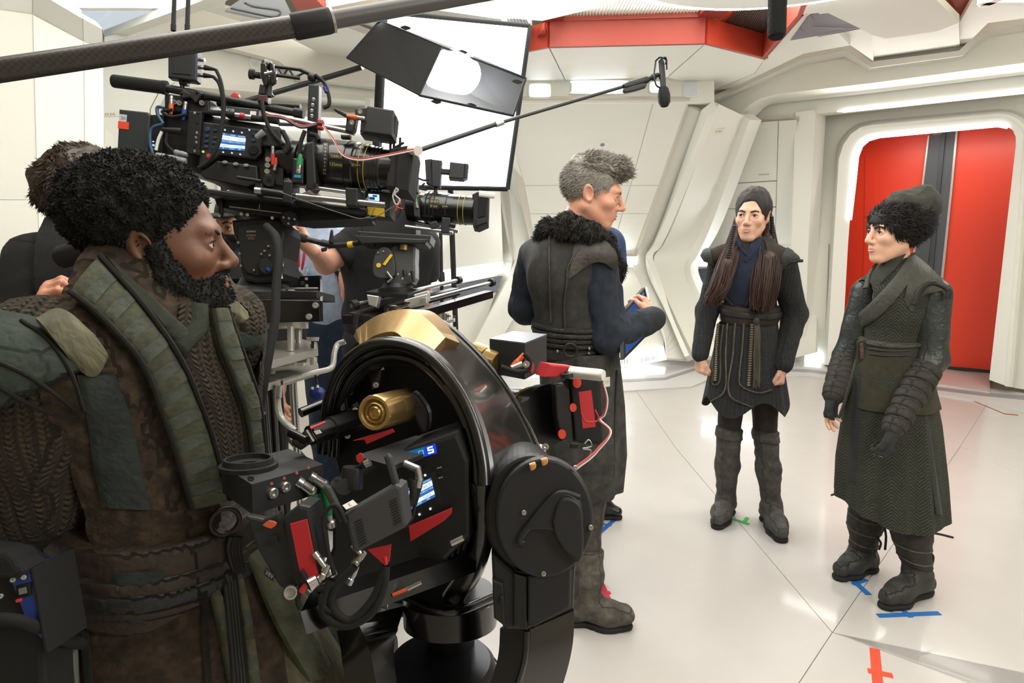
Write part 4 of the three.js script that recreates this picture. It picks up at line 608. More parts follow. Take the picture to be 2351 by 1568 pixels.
// ---------- woman in the dark tunic with long brown hair ----------
{
  const z = -3.45, G = (x, y, d = 0) => PZ(x, y, z + d), skin = 0xd6a78f, feet = V(G(1705, 1180).x, 0, z);
  const w = thing('person', 'woman with long brown hair in a dark belted tunic, fists closed, facing forward', 'person', feet);
  const j = { neck: G(1726, 572), chest: G(1724, 640), pelvis: G(1720, 770), shR: G(1658, 600, -0.04), shL: G(1796, 602, 0.04), elR: G(1624, 712, -0.06), elL: G(1824, 722, 0.0), wrR: G(1607, 818, 0.02), wrL: G(1797, 842, 0.12), hipR: G(1690, 800), hipL: G(1754, 800), knR: G(1674, 985, 0.05), knL: G(1757, 990, 0.05), anR: V(G(1668, 1118).x, 0.1, z + 0.0), anL: V(G(1756, 1140).x, 0.1, z + 0.1), toR: V(G(1632, 1150).x, 0.05, z + 0.14), toL: V(G(1745, 1200).x, 0.05, z + 0.28) };
  const M = headMatrix(G(1727, 494), V(-0.52, -0.02, 0.85), V(0.03, 1, 0), [1.03, 1.05, 1.03]);
  const h = head(w, M, { w: 0.95, jaw: 0.9, nose: 0.7, lips: 0.8, lipColor: 0xb98073, browColor: 0x2a1c16, iris: 0x4a3020, gaze: [-0.15, 0], size: 1.0, lash: 1.2, neck: 0.86 }, skin, 0.0034), sk = LIN(skin);
  const hr = handField(j.wrR, V(-0.02, -1, 0.1), V(0.9, 0, -0.3), 1, { curl: [1.5, 1.55, 1.6, 1.6], thumb: [0.25, 0.9], size: 0.95 }), hl = handField(j.wrL, V(-0.05, -1, 0.2), V(-0.85, 0, -0.4), -1, { curl: [1.5, 1.55, 1.6, 1.6], thumb: [0.25, 0.9], size: 0.95 });
  addBody(w, j, { leg: 0.85, hip: 0.9, chest: 0.9 }, [h, handMesh(hr, 0.004, sk), handMesh(hl, 0.004, sk)], skin);
  // tunic
  const tunicM = cloth(0x1d1e1f, 0.95, 0.3, 12, { map: knitTex(0x17191b, 0x2c2e2e, 7), bumpMap: knitBump, bumpScale: 0.003 }), navy = cloth(0x141d33, 0.9, 0.2, 14), brown = cloth(0x33271f, 0.85, 0.25, 15), trimM = leather(0x2a2620, 0.7), beltM = leather(0x1f1c19, 0.55);
  const torso = union([ell(G(1724, 640), 0.163, 0.15, 0.115), ell(G(1722, 720), 0.138, 0.12, 0.105), cap(G(1665, 592, -0.03), G(1788, 594, 0.03), 0.062), cap(G(1700, 570), G(1750, 570), 0.06)], 0.06);
  part(w, 'tunic', meshOf(rough(torso, 0.002, 26), [G(1600, 560, -0.2), G(1850, 790, 0.2)], 0.03, 0.009), tunicM);
  const sl = (a, b, c, r) => part(w, 'sleeve', meshOf(rough(chain([a, b, c], r, 0.03), 0.0035, 34, 16), [a, b, c], 0.1, 0.008), tunicM);
  sl(j.shR, j.elR, j.wrR.clone().add(V(0, 0.012, 0)), [0.066, 0.055, 0.044]); sl(j.shL, j.elL, j.wrL.clone().add(V(0, 0.012, 0)), [0.07, 0.06, 0.048]);
  const all = union([torso, ell(G(1640, 585, -0.04), 0.07, 0.06, 0.09), ell(G(1812, 590, 0.03), 0.075, 0.06, 0.09)], 0.02);
  const rings = [[G(1718, 742), 0.14, 0.115], [G(1716, 800), 0.165, 0.135], [G(1713, 905, 0.02), 0.212, 0.17]], sk2 = coneField([[G(1718, 700), 0.14, 0.115], ...rings.slice(1), [G(1713, 960, 0.02), 0.23, 0.185]]);
  part(w, 'tunic_skirt', skirt(rings, 7, 0.006, (a) => -0.045 + 0.045 * Math.cos(a * 4 + 0.6), 90, 26), tunicM);
  // navy undershirt in the neck opening, its collar, vest shoulders
  part(w, 'undershirt', drape(torso, [[1697, 572], [1672, 640], [1668, 668], [1690, 698], [1704, 700]], [[1742, 574], [1735, 620], [1728, 660], [1716, 692], [1708, 700]], 22, 8, 0.004, 0.001), navy);
  part(w, 'undershirt_collar', [drape(union([torso, cap(G(1712, 560), G(1726, 585), 0.055)], 0.02), [[1688, 546], [1700, 575], [1722, 596]], [[1702, 556], [1710, 578], [1728, 590]], 12, 4, 0.008, 0.002), drape(union([torso, cap(G(1735, 560), G(1726, 585), 0.055)], 0.02), [[1750, 545], [1740, 575], [1716, 604]], [[1722, 560], [1716, 585], [1705, 598]], 12, 4, 0.008, 0.002)], navy);
  for (const l of [[[1694, 566], [1670, 630], [1662, 668], [1684, 702]], [[1745, 566], [1738, 620], [1730, 660], [1712, 702]]]) part(w, 'tunic_border', cord(torso, l, 0.006, 26, 0.004), trimM);
  part(w, 'vest_shoulder', drape(all, [[1690, 556], [1660, 562], [1634, 572]], [[1668, 625], [1640, 615], [1628, 606]], 12, 8, 0.006, 0.002), brown);
  part(w, 'vest_shoulder', drape(all, [[1755, 552], [1782, 562], [1800, 572]], [[1770, 620], [1785, 618], [1788, 616]], 12, 8, 0.006, 0.002), brown);
  const scale = leather(0x2c302c, 0.6, 0.2, 61, { map: knitTex(0x1f2420, 0x474d46, 14) });
  part(w, 'shoulder_cap', drape(all, [[1612, 584], [1618, 574], [1632, 570]], [[1622, 600], [1628, 602], [1640, 606]], 10, 6, 0.012, 0.003), scale); part(w, 'shoulder_cap', drape(all, [[1794, 620], [1790, 592], [1806, 572]], [[1836, 596], [1832, 588], [1822, 580]], 12, 8, 0.014, 0.003), scale);
  part(w, 'cap_edge', cord(all, [[1788, 620], [1806, 606], [1824, 598], [1838, 597]], 0.008, 20, 0.012), trimM);
  // belts, ring, ornaments of the skirt
  const bc = G(1720, 722); part(w, 'waistband', belt(torso, bc, V(0.02, 1, 0.05), 0.05, 0.012, 0.008), brown); const bt = part(w, 'belt', belt(torso, G(1720, 716), V(0.04, 1, 0.05), 0.017, 0.02, 0.006), beltM);
  const rc = hit(torso, 1728, 713).add(V(0, 0, 0.025)); part(bt, 'belt_ring', new THREE.TorusGeometry(0.02, 0.005, 8, 24).rotateY(-0.2).translate(rc.x, rc.y, rc.z), std(0x2b2723, 0.4, 0.6));
  part(w, 'tassel', strands([[G(1738, 735, 0.15), 0.006], [G(1738, 760, 0.175), 0.012], [G(1738, 820, 0.19), 0.016], [G(1737, 880, 0.2), 0.018]], 40, 1, 0.0022), hairMat(0x4c463a, 0.8)); part(w, 'tassel_knot', ball(G(1737, 738, 0.165), 0.014, 1, 1.4, 1), trimM);
  const orn = leather(0x57503f, 0.55, 0.4, 71), bead = std(0x6f6650, 0.5);
  for (const l of [[[1652, 742], [1644, 800], [1640, 860], [1640, 884], [1652, 880], [1657, 800], [1664, 745]], [[1708, 742], [1704, 800], [1698, 860], [1700, 884], [1740, 902], [1770, 895]], [[1672, 742], [1668, 810], [1663, 900], [1634, 922]], [[1689, 742], [1684, 810], [1677, 908], [1724, 934]]]) part(w, 'skirt_piping', cord(sk2, l, 0.0045, 40, 0.008), orn);
  for (const [x0, y0, x1, y1, n] of [[1652, 746, 1644, 878, 26], [1726, 746, 1718, 890, 26]]) { const q = []; for (let i = 0; i < n; i++) { const p = hit(sk2, lerp(x0, x1, i / n), lerp(y0, y1, i / n)); q.push(ball(p.addScaledVector(grad(sk2, p), 0.008), 0.0075, 1.3, 0.8, 0.7, 8)); } part(w, 'bead_row', q, bead); }
  // trousers and boots
  const trou = cloth(0x2a211b, 0.85, 0.2, 18), tf = union([cap(j.hipR, j.knR, 0.082, 0.058), cap(j.hipL, j.knL, 0.082, 0.06), cap(j.hipR, j.hipL, 0.09)], 0.03); part(w, 'trousers', meshOf(rough(tf, 0.002, 30), [j.hipR, j.hipL, j.knR, j.knL], 0.1, 0.01), trou);
  for (const s of ['R', 'L']) { const b = boot(w, j['kn' + s], j['an' + s], j['to' + s], { top: 0.98, rt: 0.063, rm: 0.06, wr: 0.0035, wf: 22 }, bootWorn, soleDark); part(b.mesh, 'boot_cuff', belt(b.raw, j['an' + s].clone().lerp(j['kn' + s], 0.95), V(0.1, 1, 0), 0.03, 0.006, 0.008, 0.12), bootWorn); }
  // hair: crown, braid and long lengths over both shoulders
  const dark = hairMat(0x1a1310, 0.65), mid = hairMat(0x3a241b, 0.5), sc = scalp({ rx: 0.083, ry: 0.1, y: 0.036, cy: -0.05, ch: 0.122, cx: 0.072, cz: 0.1, cd: 0.075, side: -0.045, back: 0.5, amp: 0.004, fr: 70, fy: 20 });
  const hg = inHead(sc, M, V(-0.12, -0.1, -0.15), V(0.12, 0.16, 0.12), 0.005); const hm = part(w, 'hair', hg.clone(), dark);
  const toB = (p) => { const l = p.clone().applyMatrix4(M.clone().invert()); return V(l.x * 0.5, 0.3 - Math.max(0, -l.z) * 8, -1).transformDirection(M); };
  part(hm, 'hair_locks', tufts(hg, 1400, 0.035, 0.0022, (p, n) => toB(p).addScaledVector(n, -0.25), 0.04), dark, { kind: 'stuff' });
  const mass = (pts, rad) => part(hm, 'long_hair', meshOf(rough(chain(pts, rad, 0.03), 0.003, 90, 3), pts, 0.07, 0.006), mid);
  const gl = [[1703, 476, -0.06], [1690, 540, -0.01], [1670, 605, 0.09], [1652, 660, 0.12], [1636, 690, 0.12]].map(([x, y, d]) => G(x, y, d)), gr = [[1757, 472, -0.08], [1762, 536, -0.04], [1763, 592, 0.08], [1757, 650, 0.13], [1750, 702, 0.14]].map(([x, y, d]) => G(x, y, d));
  mass(gl, [0.018, 0.02, 0.022, 0.018, 0.006]); mass(gr, [0.022, 0.026, 0.028, 0.024, 0.008]);
  part(hm, 'long_strands', [strands(gl.map((p, i) => [p, [0.02, 0.034, 0.05, 0.052, 0.045][i]]), 330, 1, 0.0021), strands(gr.map((p, i) => [p, [0.022, 0.04, 0.064, 0.07, 0.06][i]]), 420, 1, 0.0021)], mid, { kind: 'stuff' });
  mass([G(1731, 490, -0.09), G(1730, 545, -0.1), G(1728, 620, -0.12)], [0.062, 0.068, 0.06]);
  part(hm, 'braid', [...Array(14)].map((_, i) => ball(G(lerp(1686, 1672, i / 13), lerp(520, 590, i / 13), 0.1), 0.011, 1, 0.8, 1, 8)), dark);
  part(hm, 'braid', [...Array(12)].map((_, i) => ball(G(lerp(1772, 1774, i / 11), lerp(500, 560, i / 11), 0.0), 0.011, 1, 0.8, 1, 8)), dark);
}
// ---------- woman in the olive robe and fur hat ----------
const herring = (a, b, rep) => { const A = LIN(a).map((v) => Math.pow(v, 1 / 2.2)), B = LIN(b).map((v) => Math.pow(v, 1 / 2.2)); return tex(128, (u, v) => { const c = Math.abs((u * 4) % 1 - 0.5) * 2, w = ((v * 16 + c * 2.4) % 1), k = clamp((w < 0.5 ? 1 : 0.1) * (0.75 + 0.5 * (tnoise(u, v, 32, 4) - 0.3)), 0, 1); return A.map((x, i) => lerp(x, B[i], k)); }, true, rep); };
{
  const z = -2.78, G = (x, y, d = 0) => PZ(x, y, z + d), skin = 0xd9a98e, w = thing('person', 'woman in an olive green robe and dark fur hat before the red door', 'person', V(G(2000, 1330).x, 0, z));
  const j = { neck: G(2062, 622), chest: G(2062, 700), pelvis: G(2050, 860), shR: G(1996, 672, -0.1), shL: G(2140, 676, 0.08), elR: G(1948, 820, -0.1), elL: G(2138, 822, 0.1), wrR: G(1913, 910, 0.0), wrL: G(2050, 985, 0.22), hipR: G(2015, 890, -0.06), hipL: G(2085, 890, 0.06), knR: G(1995, 1120, -0.06), knL: G(2078, 1140, 0.1), anR: V(G(1988, 1290).x + 0.03, 0.1, z - 0.09), anL: V(G(2070, 1330).x, 0.1, z + 0.11), toR: V(PH(1905, 1318, 0).x + 0.03, 0.05, z - 0.03), toL: V(PH(2010, 1380, 0).x + 0.02, 0.05, z + 0.2) };
  const M = headMatrix(G(2051, 532), V(-0.98, -0.02, 0.18), V(0.0, 1, 0), [1, 1.02, 1.03]), sk = LIN(skin);
  const h = head(w, M, { w: 0.97, jaw: 0.98, nose: 0.6, lips: 0.8, lipColor: 0xbd8478, browColor: 0x1b1310, iris: 0x2e2018, browWidth: 0.0042, neck: 0.9, lash: 1.3, chin: 0.95 }, skin, 0.003);
  const oR = { curl: [0.25, 0.3, 0.35, 0.45], size: 0.92, spread: 0.5 }, oL = { curl: [0.75, 0.8, 0.85, 0.9], thumb: [0.3, 0.7], size: 0.95 }, hr = handField(j.wrR, V(-0.08, -1, 0.02), V(0.5, 0, 0.8), 1, oR), hl = handField(j.wrL, V(-0.15, -1, 0.05), V(-0.9, 0, -0.35), -1, oL);
  addBody(w, j, { leg: 0.8, hip: 0.8, chest: 0.6, arm: 0.85 }, [h, handMesh(hr, 0.0038, sk), handMesh(hl, 0.0038, sk)], skin);
  const robeM = cloth(0x23251a, 0.92, 0.2, 22, { map: herring(0x14160f, 0x3c3f31, 4.5) }), olive = leather(0x2c2d22, 0.6, 0.2, 23), sleeveM = leather(0x252a27, 0.42, 0.2, 24), wrapM = leather(0x24211a, 0.75, 0.25, 25), band = leather(0x35362c, 0.65, 0.15, 26), gloveM = cloth(0x1c1f20, 0.8, 0.15, 27), wool = cloth(0x2d2b19, 0.9, 0.2, 28);
  const torso = union([ell(G(2062, 705), 0.142, 0.17, 0.118, new THREE.Quaternion().setFromAxisAngle(V(0, 1, 0), -0.6)), ell(G(2048, 815), 0.125, 0.12, 0.11), cap(G(2005, 668, -0.08), G(2128, 668, 0.06), 0.068), cap(G(2066, 628), G(2066, 660), 0.075, 0.09)], 0.06);
  part(w, 'robe', meshOf(rough(torso, 0.0018, 24), [G(1960, 610, -0.2), G(2170, 880, 0.22)], 0.03, 0.008), robeM);
  const rings0 = [[G(2046, 800), 0.125, 0.11], [G(2047, 860), 0.15, 0.13], [G(2050, 928, 0.01), 0.175, 0.15]], rings = [[G(2046, 850), 0.145, 0.125], [G(2045, 960), 0.185, 0.16], [G(2042, 1075, 0.02), 0.21, 0.185], [G(2042, 1160, 0.03), 0.218, 0.195]], sf = coneField(rings);
  part(w, 'robe_skirt', skirt(rings, 10, 0.009, (a) => 0.02 * Math.sin(a * 2 + 1.5) + 0.03 * Math.cos(a + 2.4), 96, 34, 0.007, [0.02, 0.98]), robeM);
  part(w, 'robe_peplum', skirt(rings0, 5, 0.004, () => 0, 80, 14, 0.006), wool);
  part(w, 'skirt_vent', drape(sf, [[2118, 925], [2128, 1040], [2146, 1180]], [[2122, 925], [2140, 1040], [2160, 1180]], 16, 3, 0.006, 0.004), sleeveM);
  part(w, 'skirt_border', drape(sf, [[1968, 870], [1958, 980], [1948, 1100]], [[1982, 870], [1978, 980], [1972, 1110]], 16, 3, 0.006, 0.004), gloveM);
  const all = union([torso, ell(G(2142, 668, 0.07), 0.085, 0.075, 0.1), ell(G(1994, 668, -0.1), 0.075, 0.07, 0.09)], 0.03);
  part(w, 'yoke', drape(all, [[2098, 584], [2130, 610], [2160, 640], [2176, 664]], [[2075, 690], [2094, 716], [2100, 700], [2104, 680]], 16, 12, 0.005, 0.001), olive);
  part(w, 'shoulder_edge', cord(all, [[2098, 698], [2112, 668], [2136, 652], [2160, 656], [2176, 668], [2174, 684]], 0.011, 26, 0.008), olive);
  part(w, 'robe_lapel', drape(torso, [[2086, 588], [2056, 634], [2005, 690], [1964, 728]], [[2102, 582], [2090, 640], [2030, 716], [1976, 756]], 26, 6, 0.007, 0.002), band); part(w, 'robe_lapel', drape(torso, [[2016, 604], [2000, 630], [1994, 660]], [[2004, 618], [1990, 640], [1982, 664]], 14, 4, 0.007, 0.002), band);
  part(w, 'collar', drape(union([torso, cap(G(2062, 590), G(2060, 640), 0.06, 0.07)], 0.02), [[2028, 604], [2014, 622], [2018, 646]], [[2080, 582], [2060, 612], [2024, 652]], 16, 8, 0.006, 0.002), cloth(0x272a22, 0.85, 0.1, 29));
  // sleeves, wrapped bracers, fingerless gloves
  for (const s of ['R', 'L']) {
    const a = j['sh' + s], b = j['el' + s], c = j['wr' + s], up = chain([a, b, b.clone().lerp(c, 0.3)], [0.07, 0.06, 0.054], 0.03); part(w, 'sleeve', meshOf(rough(up, 0.004, 24, 14), [a, b, b.clone().lerp(c, 0.4)], 0.1, 0.008), sleeveM);
    const lo = chain([b.clone().lerp(c, 0.18), c.clone().lerp(b, 0.02)], [0.06, 0.042], 0.02), br = part(w, 'bracer', meshOf(rough(lo, 0.002, 40), [b, c], 0.08, 0.007), wrapM);
    const ax = c.clone().sub(b).normalize(); for (let i = 0; i < 7; i++) { const q = b.clone().lerp(c, 0.2 + i * 0.125); part(br, 'wrap_strip', belt(lo, q, ax.clone().add(V(0.12 * (i % 2 - 0.5), 0, 0.1)), 0.019, 0.004 + 0.002 * (i % 2), 0.006, 0.1), wrapM); }
    const hf = s === 'R' ? hr : hl, gd = s === 'R' ? V(-0.08, -1, 0.02) : V(-0.15, -1, 0.05), gc = c.clone().addScaledVector(gd.normalize(), 0.035); part(w, 'glove', nets((x, y, z) => Math.max(hf(x, y, z) - 0.003, Math.abs((x - gc.x) * gd.x + (y - gc.y) * gd.y + (z - gc.z) * gd.z) - (s === 'L' ? 0.075 : 0.055)), hf.box.min, hf.box.max, 0.0045), gloveM);
  }
  // sash with buckle
  const bl = part(w, 'sash', belt(torso, G(2046, 808), V(-0.05, 1, 0.05), 0.062, 0.012, 0.008), wrapM); part(bl, 'sash_edge', belt(torso, G(2046, 779), V(-0.05, 1, 0.05), 0.01, 0.018, 0.006), band);
  for (const y of [802, 812]) part(bl, 'sash_stitch', cord(torso, [[2000, y], [2040, y + 4], [2084, y + 2]], 0.004, 20, 0.014), olive);
  const bp = hit(torso, 1984, 806); part(bl, 'buckle', plate(smooth([[1966, 784], [1998, 780], [2003, 828], [1970, 832]], 2), bp.clone().add(V(0, 0, 0.02)), V(-0.5, 0, 0.85), 0.02, 0.005), wrapM); part(bl, 'buckle_bar', plate([[1974, 790], [1982, 788], [1984, 824], [1975, 826]], bp.clone().add(V(-0.004, 0, 0.028)), V(-0.5, 0, 0.85), 0.01, 0.002), leather(0x4a3524, 0.5, 0.2, 30));
  part(w, 'sash_tail', tube([G(1966, 826, 0.1), G(1955, 870, 0.12), G(1940, 920, 0.12), G(1926, 960, 0.11)], 0.006, 24, 6), band);
  // trousers, boots with cords
  const tf = union([cap(j.hipR, j.knR, 0.085, 0.07), cap(j.hipL, j.knL, 0.085, 0.072), cap(j.hipR, j.hipL, 0.09)], 0.03); part(w, 'trousers', meshOf(tf, [j.hipR, j.hipL, j.knR, j.knL], 0.1, 0.012), wrapM);
  for (const s of ['R', 'L']) {
    const b = boot(w, j['kn' + s], j['an' + s], j['to' + s], { top: 1.0, rt: 0.074, rm: 0.066, wr: 0.004, wf: 20 }, bootDark, soleDark), m = [...(s === 'R' ? [0.25, 0.45, 0.66, 0.85] : [0.3, 0.48, 0.72, 0.9])];
    for (const k of m) part(b.mesh, 'boot_strap', belt(b.raw, j['an' + s].clone().lerp(j['kn' + s], k), V(0.15, 1, 0.1), 0.055, 0.005, 0.008, 0.13), wrapM);
    for (const k of m) part(b.mesh, 'boot_cord', belt(b.raw, j['an' + s].clone().lerp(j['kn' + s], k - 0.08), V(0.12, 1, 0.1), 0.004, 0.009, 0.005, 0.13), std(0x57554c, 0.8));
  }
  for (const l of [[[1950, 1128, 0], [1930, 1130, 0.02], [1908, 1137, 0.02]], [[2028, 1198, 0.02], [2034, 1230, 0.03], [2032, 1262, 0.03]], [[2012, 1232, 0], [2022, 1246, 0.02], [2018, 1262, 0.02]], [[2130, 1222, 0.1], [2155, 1226, 0.1], [2188, 1234, 0.1]], [[2128, 1264, 0.1], [2142, 1276, 0.1], [2136, 1312, 0.1]], [[2118, 1288, 0.12], [2134, 1296, 0.12], [2132, 1315, 0.12]], [[2148, 1180, 0.1], [2164, 1186, 0.1], [2180, 1200, 0.1]], [[2000, 1255, 0], [2006, 1268, 0.02], [2010, 1280, 0.02]]]) part(w, 'hanging_cord', tube(l.map(([x, y, d]) => G(x, y, d)), 0.005, 20, 6), std(0x24221c, 0.8));
  // fur hat with woven crown, fringe of black hair
  const furM = hairMat(0x15100e, 0.7), hf = scalp({ rx: 0.1, ry: 0.09, rz: 0.12, y: 0.034, z: -0.026, cy: -0.055, cz: 0.1, ch: 0.118, cx: 0.085, cd: 0.082, side: -0.095, amp: 0.007, fr: 45 }), hg = inHead(hf, M, V(-0.13, -0.12, -0.17), V(0.13, 0.17, 0.12), 0.006);
  const hat = part(w, 'fur_hat', hg.clone(), furM); part(hat, 'fur', tufts(hg, 9000, 0.016, 0.0016, (q, n) => n.clone().add(V(0.9, -0.3, 0)), 0.4), furM, { kind: 'stuff' });
  const cm = cloth(0x2b2c22, 0.85, 0.2, 34, { map: herring(0x191a14, 0x45463a, 9) }), cr = chain([V(0, 0.075, -0.04), V(0, 0.108, -0.115), V(0, 0.09, -0.17)], [0.086, 0.066, 0.034], 0.03), cg = inHead(rough(cr, 0.006, 26), M, V(-0.11, -0.02, -0.23), V(0.11, 0.2, 0.08), 0.006); part(hat, 'woven_crown', cg, cm);
  const fr = scalp({ rx: 0.085, ry: 0.092, y: 0.03, z: -0.006, rz: 0.1, cy: -0.09, ch: 0.125, cx: 0.09, cz: 0.06, cd: 0.09, side: 0.026 }), fg = inHead(fr, M, V(-0.1, 0.0, -0.02), V(0.1, 0.13, 0.12), 0.005), hairM = hairMat(0x0f0c0b, 0.75); const fm = part(w, 'hair', fg.clone(), hairM); part(fm, 'fringe', tufts(fg, 900, 0.022, 0.0022, () => V(-0.15, -1, 0.05), 0.08), hairM, { kind: 'stuff' });
}
// ---------- grey haired man with a tablet ----------
{
  const z = -2.6, G = (x, y, d = 0) => PZ(x, y, z + d), skin = 0xcf957d, w = thing('person', 'grey-haired man with fur-collared dark vest and blue sleeves holding a tablet', 'person', V(G(1330, 1400).x, 0, z));
  const j = { neck: G(1338, 520), chest: G(1315, 620), pelvis: G(1320, 830), shR: G(1372, 600, 0.08), shL: G(1228, 590, -0.08), elR: G(1398, 770, 0.1), elL: G(1204, 705, -0.12), wrR: G(1499, 732, 0.0), wrL: G(1400, 735, -0.2), hipR: G(1345, 870, 0.06), hipL: G(1300, 870, -0.06), knR: G(1352, 1140, 0.05), knL: G(1340, 1120, -0.1), anR: V(PH(1345, 1420, 0).x, 0.1, z + 0.13), anL: V(PH(1318, 1340, 0).x, 0.1, z - 0.17), toR: V(PH(1428, 1430, 0).x, 0.05, z + 0.16), toL: V(PH(1362, 1335, 0).x, 0.05, z - 0.17) };
  const M = headMatrix(G(1362, 444), V(0.95, -0.2, 0.22), V(0.12, 1, 0), [1.02, 1.03, 1.08]), sk = LIN(skin);
  const h = head(w, M, { w: 1.02, jaw: 1.12, nose: 0.8, lips: 0.7, lipColor: 0xb4776a, browColor: 0x5f564c, iris: 0x54606a, open: 0.6, brow: 1.25, neck: 1.12, chin: 1.1, browWidth: 0.003 }, skin, 0.003);
  const hr = handField(j.wrR, V(-0.1, 0.5, -0.8), V(-0.85, -0.4, -0.2), 1, { curl: [0.7, 0.75, 0.8, 0.85], thumb: [0.4, 0.6], size: 1.08 }), hl = handField(j.wrL, V(0.55, 0.5, 0.2), V(0.7, -0.3, 0.3), 1, { curl: [0.45, 0.5, 0.5, 0.5], thumb: [0.5, 0.5], size: 1.08 });
  addBody(w, j, { chest: 1.1 }, [h, handMesh(hr, 0.004, sk), handMesh(hl, 0.004, sk)], skin);
  const vestM = cloth(0x2b2a27, 0.9, 0.35, 42), blue = cloth(0x141d2b, 0.85, 0.45, 43), brown = leather(0x2e2822, 0.6, 0.3, 44), coat = cloth(0x34342f, 0.9, 0.4, 45), beltM = leather(0x1f1e1b, 0.6, 0.3, 46);
  const q = new THREE.Quaternion().setFromAxisAngle(V(0, 1, 0), 0.75), torso = union([ell(G(1312, 630), 0.195, 0.18, 0.145, q), ell(G(1318, 745), 0.165, 0.16, 0.135, q), cap(G(1240, 588, -0.06), G(1366, 592, 0.06), 0.075), cap(G(1330, 540), G(1325, 580), 0.08, 0.1)], 0.07);
  part(w, 'vest', meshOf(rough(torso, 0.003, 18, 7), [G(1190, 520, -0.25), G(1440, 830, 0.25)], 0.03, 0.009), vestM);
  const sl = (a, b, c, r) => part(w, 'sleeve', meshOf(rough(chain([a, b, c], r, 0.03), 0.006, 26, 18), [a, b, c], 0.11, 0.008), blue); sl(j.shR, j.elR, j.wrR, [0.075, 0.068, 0.044]); sl(j.shL, j.elL, j.wrL, [0.07, 0.062, 0.05]);
  const cuff = chain([j.wrR.clone().lerp(j.elR, 0.3), j.wrR.clone()], [0.056, 0.05]); part(w, 'cuff', meshOf(rough(cuff, 0.003, 30), [j.wrR, j.wrR.clone().lerp(j.elR, 0.3)], 0.09, 0.007), cloth(0x1d2129, 0.9, 0.25, 47));
  part(w, 'shoulder_panel', drape(union([torso, ell(G(1378, 588, 0.08), 0.085, 0.06, 0.09)], 0.03), [[1352, 540], [1392, 556], [1416, 594], [1420, 640]], [[1318, 562], [1306, 640], [1330, 600], [1372, 568]], 18, 8, 0.005, 0.002), brown);
  for (const l of [[[1300, 660], [1304, 612], [1328, 576], [1370, 562], [1402, 580]], [[1298, 770], [1296, 690], [1306, 620]], [[1262, 545], [1262, 640], [1266, 740]]]) part(w, 'seam', cord(torso, l, 0.004, 30, 0.004), brown);
  // fur collar
  const fc = chain([G(1240, 566, -0.1), G(1262, 532, 0.03), G(1305, 520, 0.11), G(1355, 540, 0.11), G(1392, 560, 0.04), G(1418, 610, 0.0), G(1420, 640, -0.02)], [0.028, 0.036, 0.04, 0.036, 0.028, 0.018, 0.014], 0.04), fg = meshOf(rough(fc, 0.012, 40), [G(1220, 500, -0.15), G(1430, 660, 0.2)], 0.06, 0.007), furM = hairMat(0x1e1b17, 0.8); const col = part(w, 'fur_collar', fg.clone(), furM); part(col, 'fur', tufts(fg, 9000, 0.014, 0.0016, (p, n) => n.clone().multiplyScalar(0.7).add(V(-0.3, -0.6, 0)), 0.5), furM, { kind: 'stuff' });
  // waist belts, coat skirt
  for (let i = 0; i < 5; i++) part(w, 'waist_strap', belt(torso, G(1318, 742 + i * 12), V(0.05, 1, 0.04), 0.01, 0.012 + 0.003 * (i % 2), 0.006, 0.3), beltM);
  const bt = part(w, 'belt', belt(torso, G(1318, 802), V(0.04, 1, 0.04), 0.024, 0.022, 0.007, 0.3), beltM), rg = hit(torso, 1308, 800).add(V(0, 0, 0.03)); part(bt, 'belt_ring', new THREE.TorusGeometry(0.024, 0.005, 8, 24).translate(rg.x, rg.y, rg.z), std(0x34312c, 0.4, 0.7)); for (const [x, y] of [[1351, 797], [1350, 808], [1279, 803]]) part(bt, 'stud', ball(hit(torso, x, y).add(V(0, 0, 0.026)), 0.006), std(0x8a8578, 0.35, 0.8));
  const rings = [[G(1328, 800), 0.15, 0.14], [G(1338, 930), 0.158, 0.15], [G(1346, 1040, 0.02), 0.152, 0.15], [G(1346, 1125, 0.02), 0.138, 0.14]]; part(w, 'coat_skirt', skirt(rings, 6, 0.008, (a) => 0.015 * Math.sin(a * 2), 90, 30), coat); part(w, 'coat_seam', cord(coneField(rings), [[1412, 850], [1408, 960], [1404, 1090]], 0.004, 30, 0.01), vestM);
  const pm = leather(0x3a352e, 0.7, 0.3, 48), tf = union([cap(j.hipR, j.knR, 0.09, 0.068), cap(j.hipL, j.knL, 0.09, 0.066), cap(j.knR, j.knR.clone().lerp(j.anR, 0.55), 0.068, 0.048), cap(j.knL, j.knL.clone().lerp(j.anL, 0.55), 0.066, 0.048)], 0.03); part(w, 'trousers', meshOf(rough(tf, 0.004, 22), [j.hipR, j.hipL, j.knR.clone().lerp(j.anR, 0.6), j.knL.clone().lerp(j.anL, 0.6)], 0.1, 0.011), pm);
  const bm = leather(0x4a463e, 0.8, 0.35, 49); for (const s of ['R', 'L']) boot(w, j['kn' + s], j['an' + s], j['to' + s], { top: 0.5, rt: 0.062, rm: 0.06, wr: 0.004, wf: 20, size: 1.15 }, bm, soleDark);
  // hair: clipped sides, longer swept top
  const hm = hairMat(0x827c74, 0.6), hf = scalp({ rx: 0.08, ry: 0.092, rz: 0.103, y: 0.037, z: -0.016, cy: -0.05, ch: 0.112, cx: 0.085, cz: 0.1, cd: 0.07, side: -0.03, back: 0.3, amp: 0.002, fr: 90 }), tp = ell(V(0, 0.095, 0.0), 0.072, 0.045, 0.1), qf = ell(V(0, 0.1, 0.062), 0.054, 0.028, 0.034), hg = inHead(hf, M, V(-0.1, -0.1, -0.14), V(0.1, 0.15, 0.12), 0.005), tg = inHead(rough((x, y, z) => smin(tp(x, y, z), qf(x, y, z), 0.03), 0.006, 55), M, V(-0.09, 0.03, -0.12), V(0.09, 0.17, 0.17), 0.005);
